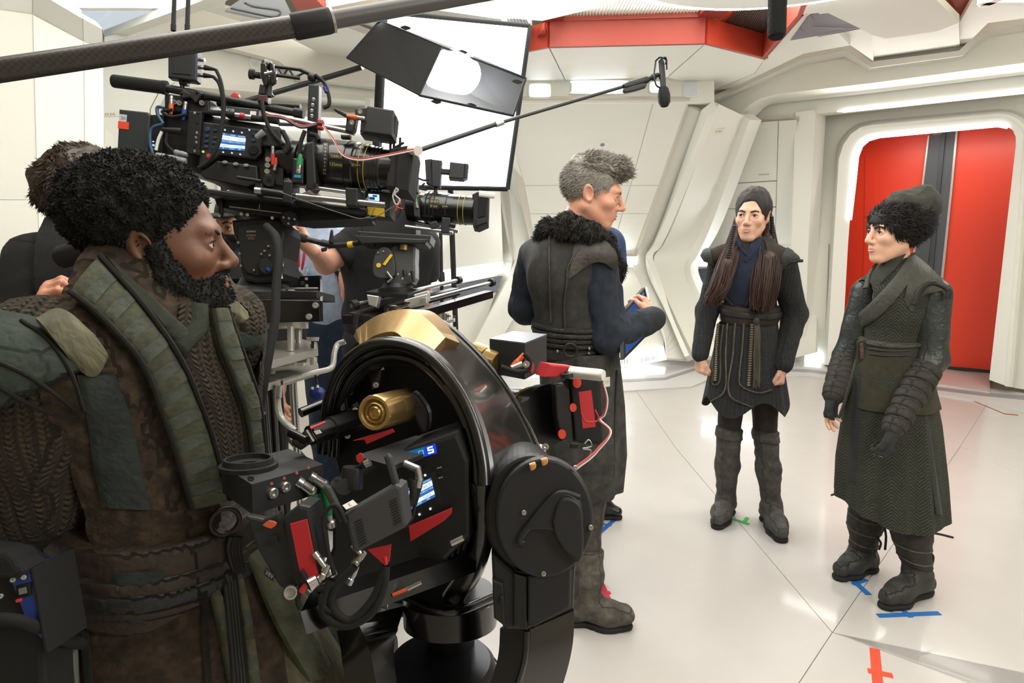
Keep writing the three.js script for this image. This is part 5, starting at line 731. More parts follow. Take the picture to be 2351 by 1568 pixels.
  const hh = part(w, 'hair', mergeSkin([hg.clone(), tg.clone()]), hm), wave = (p) => { const l = p.clone().applyMatrix4(M.clone().invert()); return V(0.5 * Math.sin(l.z * 60), 0.12 + 0.25 * Math.max(0, l.z * 10), 0.9).transformDirection(M); }, dn = (p) => V(0, -0.75, -0.65).transformDirection(M);
  part(hh, 'hair_locks', tufts(tg, 4200, 0.017, 0.002, (p, n) => wave(p).addScaledVector(n, 0.45), 0.4), hm, { kind: 'stuff' }); part(hh, 'hair_sides', tufts(hg, 8000, 0.011, 0.0013, (p, n) => dn(p).addScaledVector(n, 0.5), 0.25), hairMat(0x8a857d, 0.6), { kind: 'stuff' });
  // tablet: things held stay on their own
  const c = [P(1432, 716, 2.52), P(1481, 660, 2.84), P(1488, 768, 2.78), P(1432, 826, 2.46)], n = c[1].clone().sub(c[0]).cross(c[3].clone().sub(c[0])).normalize(), off = n.clone().multiplyScalar(0.014), quadBox = (v, o) => { const pos = [], b = v.map((p) => p.clone().add(o)), put = (...a) => a.forEach((p) => pos.push(p.x, p.y, p.z)), qd = (a, b2, c2, d) => put(a, b2, c2, a, c2, d); qd(v[3], v[2], v[1], v[0]); qd(b[0], b[1], b[2], b[3]); for (let i = 0; i < 4; i++) { const k = (i + 1) % 4; qd(v[i], v[k], b[k], b[i]); } const g = new THREE.BufferGeometry(); g.setAttribute('position', new THREE.Float32BufferAttribute(pos, 3)); return toCreasedNormals(g, 0.3); };
  const inset = (k, d) => { const m = c.reduce((s, p) => s.add(p), V(0, 0, 0)).multiplyScalar(0.25); return c.map((p) => p.clone().lerp(m, k).addScaledVector(n, d)); };
  const tb = thing('tablet', 'thin dark tablet with blue screen held by the grey-haired man', 'tablet', c[3].clone()), face = n.z > 0 ? 1 : -1;
  part(tb, 'case', quadBox(c, off), std(0x1a1b1d, 0.4)); part(tb, 'screen', quadBox(inset(0.14, face > 0 ? 0.0145 : -0.002), n.clone().multiplyScalar(0.0015)), new THREE.MeshStandardMaterial({ color: 0x0b1522, emissive: 0x2c5fa6, emissiveIntensity: 0.5, roughness: 0.2 })); part(tb, 'metal_edge', cyl(P(1482, 660, 2.83), P(1489, 690, 2.81), 0.008, 0.008, 10), std(0xc0c0c0, 0.3, 0.9));
}
// ---------- person in blue mostly hidden behind him ----------
{
  const z = -3.45, G = (x, y, d = 0) => PZ(x, y, z + d), skin = 0x9a6a50, w = thing('person', 'person in a blue uniform with black boots, mostly hidden behind the grey-haired man', 'person', V(G(1370, 1180).x, 0, z));
  const j = { neck: G(1362, 530), chest: G(1362, 600), pelvis: G(1362, 760), shR: G(1310, 565), shL: G(1396, 560), elR: G(1310, 690), elL: G(1385, 690), wrR: G(1330, 790), wrL: G(1370, 790), hipR: G(1340, 800), hipL: G(1378, 800), knR: G(1345, 985), knL: G(1378, 985), anR: V(G(1350, 1150).x, 0.1, z), anL: V(G(1375, 1150).x, 0.1, z), toR: V(PH(1365, 1195, 0).x - 0.05, 0.04, z + 0.1), toL: V(PH(1415, 1188, 0).x, 0.04, z + 0.03) };
  const M = headMatrix(G(1362, 466), V(0.8, 0, 0.3)), sk = LIN(skin), h = head(w, M, {}, skin, 0.005); addBody(w, j, {}, [h, handMesh(handField(j.wrR, V(0, -1, 0), V(1, 0, 0), 1), 0.005, sk), handMesh(handField(j.wrL, V(0, -1, 0), V(-1, 0, 0), -1), 0.005, sk)], skin);
  const u = cloth(0x24395e, 0.85, 0.15, 51), t = union([ell(G(1362, 610), 0.17, 0.17, 0.12), ell(G(1362, 720), 0.15, 0.15, 0.12), cap(j.shR, j.shL, 0.075), cap(j.shL, j.elL, 0.066, 0.055), cap(j.elL, j.wrL, 0.055, 0.042), cap(j.shR, j.elR, 0.066, 0.055), cap(j.elR, j.wrR, 0.055, 0.042)], 0.05);
  part(w, 'tunic', meshOf(t, [G(1280, 540, -0.15), G(1430, 800, 0.15)], 0.06, 0.011), u); const tf = union([cap(j.hipR, j.knR, 0.085, 0.062), cap(j.hipL, j.knL, 0.085, 0.062), cap(j.knR, j.anR, 0.06, 0.05), cap(j.knL, j.anL, 0.06, 0.05)], 0.03); part(w, 'trousers', meshOf(tf, [j.hipR, j.hipL, j.anR, j.anL], 0.09, 0.012), cloth(0x16181c, 0.8, 0.1, 52));
  for (const s of ['R', 'L']) boot(w, j['kn' + s], j['an' + s], j['to' + s], { top: 0.4, size: 0.8 }, std(0x131313, 0.35), soleDark); part(w, 'hair', inHead(scalp({}), M, V(-0.12, -0.1, -0.15), V(0.12, 0.16, 0.12), 0.007), hairMat(0x14100d));
}
// ---------- bearded man in the foreground ----------
{
  const z = -1.2, G = (x, y, d = 0) => PZ(x, y, z + d), skin = 0x6f4937, w = thing('person', 'bearded man with short curly black hair in layered olive and brown robes, nearest the lens', 'person', V(G(385, 1230).x, 0, z));
  const j = { neck: G(352, 690, -0.02), chest: G(345, 850), pelvis: G(390, 1250), shR: G(100, 810, 0.16), shL: G(520, 740, -0.17), elR: G(78, 1130, 0.14), elL: G(520, 1000, -0.34), wrR: G(195, 1235, -0.12), wrL: G(420, 1180, -0.36), hipR: G(362, 1340, 0.0), hipL: G(430, 1340, -0.06), knR: V(-0.62, 0.48, -1.12), knL: V(-0.56, 0.48, -1.3), anR: V(-0.64, 0.1, -1.14), anL: V(-0.57, 0.1, -1.34), toR: V(-0.5, 0.05, -1.08), toL: V(-0.42, 0.05, -1.34) };
  const M = headMatrix(G(363, 560), V(0.95, 0.0, -0.24), V(-0.02, 1, 0), [1.02, 1.02, 1.1]), sk = LIN(skin);
  const h = head(w, M, { w: 1.0, jaw: 1.05, nose: 0.4, nostril: 1.3, lips: 1.3, lipColor: 0x7a4a42, browColor: 0x100b09, iris: 0x1c110b, brow: 1.1, neck: 1.1, browWidth: 0.003 }, skin, 0.0026);
  addBody(w, j, { chest: 0.9 }, [h, handMesh(handField(j.wrR, V(0.7, 0.1, -0.7), V(0, 0.3, -1), 1), 0.005, sk), handMesh(handField(j.wrL, V(-0.8, 0, 0.3), V(0, 0.2, 1), -1), 0.005, sk)], skin, 0.018);
  const ax = j.shL.clone().sub(j.shR), q = new THREE.Quaternion().setFromAxisAngle(V(0, 1, 0), Math.atan2(-ax.z, ax.x));
  const furBrown = new THREE.MeshPhysicalMaterial({ map: toneMap(0x33271b, 0.55, 14, 71, 5), roughness: 0.95, bumpMap: tex(128, (u, v) => { const k = tnoise(u, v, 32, 8) * 0.5 + tnoise(u, v, 64, 9) * 0.5; return [k, k, k]; }, false, 6), bumpScale: 0.0016, sheen: 0.15 });
  const knit = cloth(0x2e2619, 0.95, 0.3, 72, { map: knitTex(0x1c1710, 0x4a3d29, 7), bumpMap: knitBump, bumpScale: 0.006 }), green = leather(0x1d2a1f, 0.75, 0.3, 73), teal = leather(0x1b2422, 0.7, 0.3, 74), patchM = leather(0x5c5945, 0.85, 0.25, 75), darkTrim = cloth(0x201d14, 0.95, 0.3, 76), collarM = cloth(0x252b20, 0.9, 0.2, 77), beltM = leather(0x2c2117, 0.6, 0.35, 78), strapM = leather(0x18191a, 0.55, 0.3, 79);
  const stole = [leather(0x474a36, 0.8, 0.3, 80), leather(0x3b4238, 0.8, 0.3, 81), leather(0x524e38, 0.8, 0.3, 82)];
  const torso = union([ell(G(345, 860), 0.215, 0.26, 0.15, q), ell(G(375, 1090), 0.17, 0.24, 0.14, q), ell(G(390, 1245), 0.172, 0.2, 0.148, q), cap(j.shR.clone().add(V(0.03, -0.02, 0)), j.shL.clone().add(V(-0.03, -0.035, 0)), 0.078), cap(G(352, 800), G(350, 840), 0.09, 0.11)], 0.07);
  part(w, 'vest', meshOf(rough(torso, 0.004, 40), [G(60, 660, 0.3), G(640, 1400, -0.35)], 0.05, 0.009), furBrown);
  // sweater in the neck opening and crossed collar
  part(w, 'sweater_front', drape(torso, [[410, 700], [405, 760], [418, 830], [470, 940], [500, 1080]], [[470, 700], [490, 780], [525, 880], [552, 960], [560, 1110]], 40, 10, 0.006, 0.004), knit);
  const nk = union([torso, cap(G(350, 690), G(360, 780), 0.068, 0.1)], 0.04);
  part(w, 'collar', drape(nk, [[244, 600], [290, 664], [345, 735], [412, 822]], [[262, 612], [330, 672], [385, 722], [440, 770]], 26, 5, 0.012, 0.004), collarM); part(w, 'collar', drape(nk, [[430, 700], [428, 740], [395, 782]], [[470, 705], [470, 760], [425, 810]], 16, 5, 0.012, 0.004), collarM);
  // stole of stitched leather pieces, each its own piece
  const outer = [[168, 688], [210, 722], [252, 764], [306, 823], [340, 885], [371, 967], [397, 1045], [431, 1163]], inner = [[235, 604], [293, 674], [337, 731], [402, 827], [453, 943], [480, 1030], [511, 1145]], o2 = [[470, 716], [487, 796], [518, 875], [541, 943], [556, 1040], [560, 1110]], i2 = [[503, 716], [528, 790], [550, 852], [571, 919], [582, 1010], [585, 1100]];
  const slice = (A, B, n, f, lift) => { const a = resample(A, n * 4), b = resample(B, n * 4); for (let k = 0; k < n; k++) part(w, 'stole_piece', drape(f, a.slice(k * 4, k * 4 + 5), b.slice(k * 4, k * 4 + 5), 4, 8, 0.009 + 0.004 * rnd(), lift, 0.5, 0.003), stole[(k * 7 + (k >> 1)) % 3]); };
  const st = union([torso, chain([G(225, 660, -0.06), G(250, 720, 0.04)], [0.045, 0.06])], 0.05); slice(outer, inner, 21, st, 0.01); slice(o2, i2, 14, torso, 0.012);
  for (const l of [outer, inner, o2, i2]) part(w, 'stole_edge', cord(st, l, 0.0045, 60, 0.02), darkTrim);
  // panels and patches
  part(w, 'chest_panel', drape(torso, [[175, 860], [200, 960], [218, 1080], [238, 1160]], [[262, 860], [300, 960], [325, 1080], [345, 1168]], 26, 10, 0.006, 0.002), teal);
  part(w, 'shoulder_patch', drape(union([torso, ell(j.shR, 0.1, 0.095, 0.11)], 0.04), [[84, 738], [128, 716], [160, 726], [200, 764]], [[160, 830], [200, 862], [220, 858], [242, 822]], 16, 10, 0.012, 0.004), patchM); part(w, 'shoulder_patch', drape(torso, [[508, 702], [530, 692], [552, 716]], [[520, 724], [546, 744], [556, 738]], 10, 6, 0.01, 0.004), patchM);
  // shoulder pieces
  const pad = ell(G(48, 850, 0.17), 0.142, 0.092, 0.135), pf = (x, y, z) => Math.max(Math.abs(pad(x, y, z)) - 0.012, (G(60, 925, 0.17).y - y) + (x - G(60, 925, 0.17).x) * 0.5), pm = part(w, 'shoulder_guard', meshOf(pf, [G(-60, 720, 0.35), G(200, 960, 0)], 0.05, 0.008), green);
  for (const l of [[[-20, 870], [40, 905], [110, 935], [178, 950]], [[-20, 830], [60, 862], [130, 905], [175, 938]], [[50, 752], [105, 790], [150, 850], [180, 930]]]) part(pm, 'guard_seam', cord(pad, l, 0.003, 30, 0.013), darkTrim);
  const pad2 = ell(j.shL.clone().add(V(-0.01, -0.02, 0.0)), 0.075, 0.09, 0.085); part(w, 'shoulder_guard', meshOf((x, y, z) => Math.max(Math.abs(pad2(x, y, z)) - 0.01, G(560, 800, -0.17).y - y), [G(500, 640, 0), G(640, 830, -0.35)], 0.05, 0.009), green);
  // sleeves
  part(w, 'sleeve', meshOf(rough(chain([j.shR, G(70, 980, 0.16), j.elR, j.wrR], [0.09, 0.085, 0.078, 0.055], 0.05), 0.004, 30), [j.shR, j.elR, j.wrR, G(60, 980, 0.16)], 0.12, 0.009), knit); part(w, 'sleeve', meshOf(rough(chain([j.shL, j.elL, j.wrL], [0.08, 0.07, 0.055], 0.05), 0.004, 30), [j.shL, j.elL, j.wrL], 0.12, 0.012), knit);
  // belts
  const bn = V(0.16, 1, 0.1); [[1172, 0.034, 0.02, beltM], [1208, 0.02, 0.027, beltM], [1231, 0.018, 0.033, strapM], [1253, 0.018, 0.027, beltM], [1284, 0.028, 0.021, beltM]].forEach(([y, hh, th, m]) => part(w, 'belt', belt(torso, G(390, y), bn, hh, th, 0.008, 0.36), m));
  for (let i = 0; i < 4; i++) part(w, 'belt_cord', cord(torso, [[505 + i * 6, 1225], [500 + i * 7, 1250], [512 + i * 6, 1300]], 0.005, 16, 0.03), strapM);
  const bk = hit(torso, 520, 1180).add(V(0.01, 0, 0.03)); part(w, 'belt_buckle', new THREE.TorusGeometry(0.024, 0.005, 8, 24).rotateY(0.6).translate(bk.x, bk.y, bk.z), std(0x35302a, 0.4, 0.7));
  // skirts of the robe
  const rg = [[G(390, 1270), 0.17, 0.15], [G(400, 1400), 0.215, 0.185], [G(420, 1560), 0.27, 0.23], [V(-0.55, 0.42, -1.18), 0.3, 0.27]], cf = coneField(rg);
  part(w, 'robe_skirt', skirt(rg, 6, 0.009, () => 0, 96, 30, 0.008), furBrown);
  part(w, 'skirt_patch', drape(union([torso, cf], 0.02), [[270, 1300], [272, 1370], [290, 1402], [318, 1418]], [[374, 1298], [374, 1370], [356, 1398], [322, 1418]], 18, 8, 0.007, 0.018), teal);
  const tail = (A, B, n, lift = 0.012) => { const a = resample(A, n * 4), b = resample(B, n * 4); for (let k = 0; k < n; k++) part(w, 'stole_piece', drape(cf, a.slice(k * 4, k * 4 + 5), b.slice(k * 4, k * 4 + 5), 4, 6, 0.01, lift, 0.5, 0.003), stole[(k * 5 + 1) % 3]); };
  tail([[455, 1300], [490, 1420], [520, 1568]], [[480, 1300], [522, 1420], [548, 1568]], 8); tail([[522, 1296], [540, 1420], [560, 1568]], [[536, 1296], [566, 1420], [590, 1568]], 8);
  part(w, 'front_cords', [0, 1, 2, 3].map((i) => cord(cf, [[500 + i * 6, 1300], [515 + i * 6, 1420], [530 + i * 7, 1568]], 0.006, 30, 0.026)), strapM);
  for (const x of [470, 210]) part(w, 'skirt_edge', cord(cf, [[x, 1310], [x - 2, 1430], [x + 6, 1568]], 0.007, 30, 0.012), darkTrim);
  const gz = union([cf], 1), flare = drape(cf, [[548, 1290], [600, 1420], [680, 1568]], [[575, 1268], [650, 1400], [740, 1568]], 24, 6, 0.012, 0.03); part(w, 'side_panel', flare, stole[0]);
  const fl2 = [[G(560, 1268, -0.05), 0.03, 0.06], [G(640, 1420, -0.02), 0.05, 0.09], [G(700, 1560, 0.0), 0.07, 0.11]]; part(w, 'side_skirt', skirt(fl2, 3, 0.012, () => 0, 40, 20, 0.01), stole[2]);
  const fl3 = [[G(620, 1330, -0.1), 0.03, 0.05], [G(700, 1440, -0.1), 0.05, 0.06], [G(765, 1500, -0.1), 0.05, 0.06]]; part(w, 'side_skirt', skirt(fl3, 3, 0.014, () => 0, 40, 14, 0.008), green);
  const tr = cloth(0x1c1813, 0.9, 0.2, 83), tf = union([cap(j.hipR, j.knR, 0.09, 0.065), cap(j.hipL, j.knL, 0.09, 0.065), cap(j.knR, j.anR, 0.065, 0.05), cap(j.knL, j.anL, 0.065, 0.05)], 0.03); part(w, 'trousers', meshOf(tf, [j.hipR, j.hipL, j.anR, j.anL], 0.1, 0.016), tr);
  for (const s of ['R', 'L']) boot(w, j['kn' + s], j['an' + s], j['to' + s], { top: 0.7, size: 1.1, cell: 0.012 }, bootDark, soleDark);
  // hair and beard
  const hm = hairMat(0x0b0908, 0.85), hs = scalp({ y: 0.062, z: -0.03, rx: 0.096, ry: 0.09, rz: 0.11, cy: -0.045, cz: 0.098, ch: 0.135, cx: 0.082, cd: 0.068, low: -0.075, side: -0.04, back: 0.35, amp: 0.007, fr: 75 }), hg = inHead(hs, M, V(-0.12, -0.1, -0.16), V(0.12, 0.18, 0.12), 0.004);
  const hh = part(w, 'hair', hg.clone(), hm); part(hh, 'curls', tufts(hg, 16000, 0.0042, 0.0022, (p, n) => n.clone().add(V(rnd() - 0.5, rnd() - 0.5, rnd() - 0.5).multiplyScalar(2.2)), 0.6), hm, { kind: 'stuff' });
  const jaw = union([ell(V(0, -0.1, 0.042), 0.064, 0.052, 0.064), ...[-1, 1].flatMap((s) => [cap(V(s * 0.07, -0.005, 0.012), V(s * 0.062, -0.06, 0.02), 0.016, 0.024), cap(V(s * 0.062, -0.06, 0.02), V(s * 0.03, -0.105, 0.05), 0.027, 0.032), cap(V(s * 0.004, -0.0535, 0.0935), V(s * 0.025, -0.062, 0.086), 0.005, 0.006), cap(V(s * 0.025, -0.062, 0.085), V(s * 0.032, -0.085, 0.075), 0.008, 0.016)])], 0.02), ms = ell(V(0, -0.069, 0.1), 0.03, 0.018, 0.04), bf = rough((x, y, z) => smax(jaw(x, y, z), -ms(x, y, z), 0.004), 0.003, 110), bg = inHead(bf, M, V(-0.1, -0.16, -0.02), V(0.1, 0.03, 0.12), 0.0035);
  const bd = part(w, 'beard', bg.clone(), hm); part(bd, 'beard_curls', tufts(bg, 7000, 0.0035, 0.0017, (p, n) => n.clone().add(V(rnd() - 0.5, rnd() - 0.5, rnd() - 0.5).multiplyScalar(1.5)), 0.6), hm, { kind: 'stuff' });
}
// ---------- crew ----------
{ // brown haired crew member behind the bearded man
  const z = -1.78, G = (x, y, d = 0) => PZ(x, y, z + d), skin = 0xc98d76, w = thing('person', 'crew member with tousled brown hair and dark jacket standing behind the bearded man', 'person', V(G(190, 900).x, 0, z));
  const j = { neck: G(210, 530), chest: G(200, 640), pelvis: G(210, 900), shR: G(95, 610, 0.05), shL: G(330, 610, -0.1), elR: G(60, 790, 0.1), elL: G(360, 800, -0.1), wrR: G(92, 735, 0.28), wrL: G(330, 900, 0.05), hipR: G(180, 950), hipL: G(250, 950), knR: V(-1.1, 0.5, z), knL: V(-0.95, 0.5, z), anR: V(-1.1, 0.1, z), anL: V(-0.95, 0.1, z), toR: V(-0.98, 0.05, z), toL: V(-0.83, 0.05, z) };
  const M = headMatrix(G(222, 452), V(0.88, 0.05, -0.5)), sk = LIN(skin), h = head(w, M, {}, skin, 0.004); addBody(w, j, {}, [h, handMesh(handField(j.wrR, V(0.4, 0.7, 0.3), V(0.6, -0.5, -0.4), 1, { curl: [0.9, 1, 1.1, 1.1] }), 0.0045, sk), handMesh(handField(j.wrL, V(0.3, -0.8, 0), V(1, 0, 0), -1), 0.006, sk)], skin, 0.018);
  const jk = cloth(0x1d1f21, 0.85, 0.2, 91), t = union([ell(G(205, 650), 0.22, 0.2, 0.15), ell(G(212, 830), 0.19, 0.22, 0.14), cap(j.shR, j.shL, 0.09), cap(G(210, 545), G(210, 600), 0.08, 0.1)], 0.07); part(w, 'jacket', meshOf(rough(t, 0.004, 18), [G(40, 520, 0.25), G(400, 930, -0.3)], 0.05, 0.011), jk);
  part(w, 'sleeve', meshOf(rough(chain([j.shR, j.elR, j.wrR], [0.085, 0.07, 0.05], 0.04), 0.005, 22), [j.shR, j.elR, j.wrR], 0.11, 0.01), jk); part(w, 'sleeve', meshOf(chain([j.shL, j.elL, j.wrL], [0.085, 0.07, 0.05], 0.04), [j.shL, j.elL, j.wrL], 0.11, 0.014), jk);
  part(w, 'shirt_collar', drape(t, [[205, 570], [222, 585], [238, 600]], [[222, 560], [238, 572], [250, 582]], 8, 4, 0.008, 0.004), cloth(0x26405f, 0.8, 0.1, 92)); part(w, 'scarf', meshOf(rough(chain([G(188, 545, 0.02), G(215, 548, 0.08), G(245, 545, 0.08)], [0.04, 0.05, 0.04]), 0.006, 30), [G(180, 530, 0), G(260, 560, 0.1)], 0.06, 0.009), cloth(0x17192b, 0.9, 0.1, 93));
  const tf = union([cap(j.hipR, j.knR, 0.09, 0.065), cap(j.hipL, j.knL, 0.09, 0.065), cap(j.knR, j.anR, 0.065, 0.055), cap(j.knL, j.anL, 0.065, 0.055)], 0.03); part(w, 'trousers', meshOf(tf, [j.hipR, j.hipL, j.anR, j.anL], 0.1, 0.018), cloth(0x1c1d22, 0.9, 0.1, 94)); for (const s of ['R', 'L']) boot(w, j['kn' + s], j['an' + s], j['to' + s], { top: 0.15, cell: 0.014 }, std(0x161616, 0.7), soleDark);
  const hm = hairMat(0x33261b, 0.5), hf = scalp({ rx: 0.094, ry: 0.1, rz: 0.115, y: 0.03, amp: 0.008, fr: 45, side: -0.075, cy: -0.05, cz: 0.1, ch: 0.115, cx: 0.07 }), hg = inHead(hf, M, V(-0.13, -0.12, -0.17), V(0.13, 0.17, 0.13), 0.006), hh = part(w, 'hair', hg.clone(), hm); part(hh, 'hair_locks', tufts(hg, 6000, 0.011, 0.0015, (p, n) => V(0.9 * Math.sin(p.y * 70 + p.x * 30), -0.9 + 0.9 * Math.max(0, n.y), 0.6 * Math.sin(p.x * 50)).addScaledVector(n, 0.3), 0.5), hm, { kind: 'stuff' });
  const tb = thing('padded_tube', 'black foam padded tube lying across the dark jacket shoulder', 'tube', G(190, 580, 0.2)); part(tb, 'tube', turned(G(138, 592, 0.2), G(262, 552, 0.22), [[0, 0], [0, 0.022], [0.04, 0.026], [0.96, 0.026], [1, 0.022], [1, 0]]), std(0x17181a, 0.9)); part(tb, 'end_cap', turned(G(134, 593, 0.2), G(140, 591, 0.2), [[0, 0], [0, 0.02], [1, 0.023], [1, 0]]), std(0x0e0e0f, 0.6));
}
function simpleCrew(label, z, j, o) {
  const w = thing('person', label, 'person', V(j.pelvis.x, 0, z)), sk = LIN(o.skin), h = head(w, o.M, o.head || {}, o.skin, 0.0045), hands = [handMesh(handField(j.wrR, o.dR || V(0, -1, 0), o.nR || V(1, 0, 0), 1, o.hR || {}), 0.0045, sk), handMesh(handField(j.wrL, o.dL || V(0, -1, 0), o.nL || V(-1, 0, 0), -1, o.hL || {}), 0.0045, sk)];
  addBody(w, j, o.r || { arm: 1.05 }, [h, ...hands], o.skin, 0.014);
  const t = union([ell(j.chest.clone().add(V(0, 0.02, 0)), 0.205, 0.21, 0.135, o.q), ell(j.pelvis.clone().lerp(j.chest, 0.4), 0.18, 0.2, 0.13, o.q), cap(j.shR, j.shL, 0.08), cap(j.neck, j.chest, 0.07, 0.1)], 0.07), lo = j.pelvis.y - (o.hem ?? 0.03); part(w, 'shirt', meshOf(rough((x, y, zz) => Math.max(t(x, y, zz), lo - y), 0.004, 16), [j.shR, j.shL, j.pelvis, j.neck], 0.2, 0.011), o.shirt);
  for (const s of ['R', 'L']) { const a = j['sh' + s], b = j['el' + s], e = a.clone().lerp(b, o.sleeve ?? 0.8), d = b.clone().sub(a).normalize(), f = chain([a, b], [0.085, 0.072], 0.03); part(w, 'sleeve', meshOf(rough((x, y, zz) => Math.max(f(x, y, zz), (x - e.x) * d.x + (y - e.y) * d.y + (zz - e.z) * d.z), 0.004, 20), [a, b], 0.1, 0.01), o.shirt); }
  const tf = union([cap(j.hipR, j.knR, 0.1, 0.072), cap(j.hipL, j.knL, 0.1, 0.072), cap(j.knR, j.anR, 0.072, 0.06), cap(j.knL, j.anL, 0.072, 0.06), cap(j.hipR.clone().add(V(0, 0.08, 0)), j.hipL.clone().add(V(0, 0.08, 0)), 0.11)], 0.04); part(w, 'trousers', meshOf(rough(tf, 0.004, 14), [j.hipR, j.hipL, j.anR, j.anL], 0.2, 0.014), o.pants); for (const s of ['R', 'L']) boot(w, j['kn' + s], j['an' + s], j['to' + s], { top: 0.12, cell: 0.014 }, std(0x2a2a2c, 0.7), soleDark);
  const hg = inHead(scalp({ amp: 0.004, fr: 60, side: o.hairSide ?? -0.05, back: 0.3 }), o.M, V(-0.12, -0.1, -0.15), V(0.12, 0.16, 0.12), 0.007); part(w, 'hair', hg, hairMat(o.hair)); return { w, t };
}
function jointsAt(G, o) { return { neck: G(...o.neck), chest: G(...o.chest), pelvis: G(...o.pelvis), shR: G(...o.shR), shL: G(...o.shL), elR: G(...o.elR), elL: G(...o.elL), wrR: G(...o.wrR), wrL: G(...o.wrL), hipR: G(...o.hipR), hipL: G(...o.hipL), ...(() => { const r = {}, a = G(...o.hipR), b = G(...o.hipL); for (const [s, p] of [['R', a], ['L', b]]) { r['kn' + s] = V(p.x, 0.5, p.z); r['an' + s] = V(p.x, 0.1, p.z); r['to' + s] = V(p.x + o.toe[0], 0.05, p.z + o.toe[1]); } return r; })() }; }
{ // operator in the black T-shirt, seen from behind, hand on the pan handle
  const z = -2.95, G = (x, y, d = 0) => PZ(x, y, z + d);
  const j = jointsAt(G, { neck: [885, 515, 0], chest: [890, 610, 0], pelvis: [875, 800, 0], shL: [818, 566, 0.04], shR: [965, 560, 0], elL: [748, 605, 0.12], elR: [970, 690, -0.05], wrL: [712, 570, 0.3], wrR: [930, 760, -0.2], hipL: [845, 830, 0], hipR: [905, 830, 0], toe: [0, -0.13] });
  const q = simpleCrew('camera operator in a black T-shirt seen from behind, gripping the pan handle', z, j, { skin: 0xd3a08a, hair: 0x2b211a, M: headMatrix(G(885, 440), V(0.1, -0.1, -1)), shirt: cloth(0x141416, 0.9, 0.15, 95), pants: cloth(0x1b1d22, 0.9, 0.1, 96), sleeve: 0.62, dL: V(-0.45, 0.4, 0.25), nL: V(0.3, 0.75, -0.3), hL: { curl: [1.1, 1.15, 1.2, 1.2], thumb: [0.4, 0.8] } });
}
{ // crew member in the pale blue shirt
  const z = -3.35, G = (x, y, d = 0) => PZ(x, y, z + d);
  const j = jointsAt(G, { neck: [728, 540, 0], chest: [745, 610, 0], pelvis: [752, 740, 0], shL: [690, 590, 0.1], shR: [800, 575, -0.05], elL: [655, 660, 0.15], elR: [822, 660, 0.05], wrL: [662, 560, 0.2], wrR: [790, 640, 0.15], hipL: [735, 770, 0], hipR: [778, 770, 0], toe: [-0.1, -0.1] });
  const { w, t } = simpleCrew('crew member in a pale blue shirt and jeans with a red lanyard', z, j, { skin: 0xd0997f, hair: 0x3a2a1f, M: headMatrix(G(716, 505), V(-0.5, -0.1, -0.8)), shirt: cloth(0xa9b7cf, 0.9, 0.12, 97), pants: cloth(0x1c2b45, 0.9, 0.25, 98), sleeve: 0.75, hem: 0.02 });
  part(w, 'lanyard', [cord(t, [[690, 540], [686, 590], [688, 630]], 0.006, 14, 0.01), cord(t, [[702, 560], [696, 600], [690, 632]], 0.006, 14, 0.01)], std(0xb3202c, 0.6)); part(w, 'shoulder_bag', meshOf(rough(chain([G(800, 640, 0.12), G(812, 690, 0.14)], [0.05, 0.04]), 0.006, 20), [G(800, 640, 0.12), G(812, 690, 0.14)], 0.07, 0.01), std(0x161719, 0.8)); part(w, 'bag_strap', cord(t, [[770, 620], [790, 640], [806, 660]], 0.012, 12, 0.01), std(0x161719, 0.8));
}
{ // crew member in a cap and mask behind the fluid head
  const z = -2.55, G = (x, y, d = 0) => PZ(x, y, z + d);
  const j = jointsAt(G, { neck: [560, 610, 0], chest: [575, 700, 0], pelvis: [580, 900, 0], shL: [480, 670, 0.05], shR: [650, 670, -0.05], elL: [480, 800, 0], elR: [660, 800, 0], wrL: [520, 860, 0.1], wrR: [640, 880, 0.1], hipL: [555, 940, 0], hipR: [605, 940, 0], toe: [-0.1, 0.1] });
  const M = headMatrix(G(560, 520), V(-0.55, -0.05, 0.8)); const { w } = simpleCrew('crew member with a black cap and dark mask, half hidden behind the fluid head', z, j, { skin: 0xb98a6c, hair: 0x191411, M, shirt: cloth(0x15161a, 0.9, 0.1, 99), pants: cloth(0x17191d, 0.9, 0.1, 100), sleeve: 0.95 });
  const cm = cloth(0x17181c, 0.8, 0.1, 101), s = ell(V(0, 0.042, -0.012), 0.092, 0.1, 0.112), cp = part(w, 'cap', inHead((x, y, zz) => Math.max(s(x, y, zz), 0.045 - y), M, V(-0.12, 0.02, -0.15), V(0.12, 0.17, 0.13), 0.006), cm); const pk = ell(V(0, 0.045, 0.11), 0.075, 0.01, 0.07); part(cp, 'peak', inHead(pk, M, V(-0.1, 0.02, 0.02), V(0.1, 0.07, 0.2), 0.006), cm);
  const mk = headField({}), mf = (x, y, zz) => Math.max(mk(x, y, zz) - 0.004, -0.004 - (mk(x, y, zz) - 0.004), y + 0.02, -0.105 - y, 0.03 - zz); part(w, 'mask', inHead(mf, M, V(-0.1, -0.13, 0.0), V(0.1, 0.0, 0.14), 0.004), std(0x111214, 0.8));
}
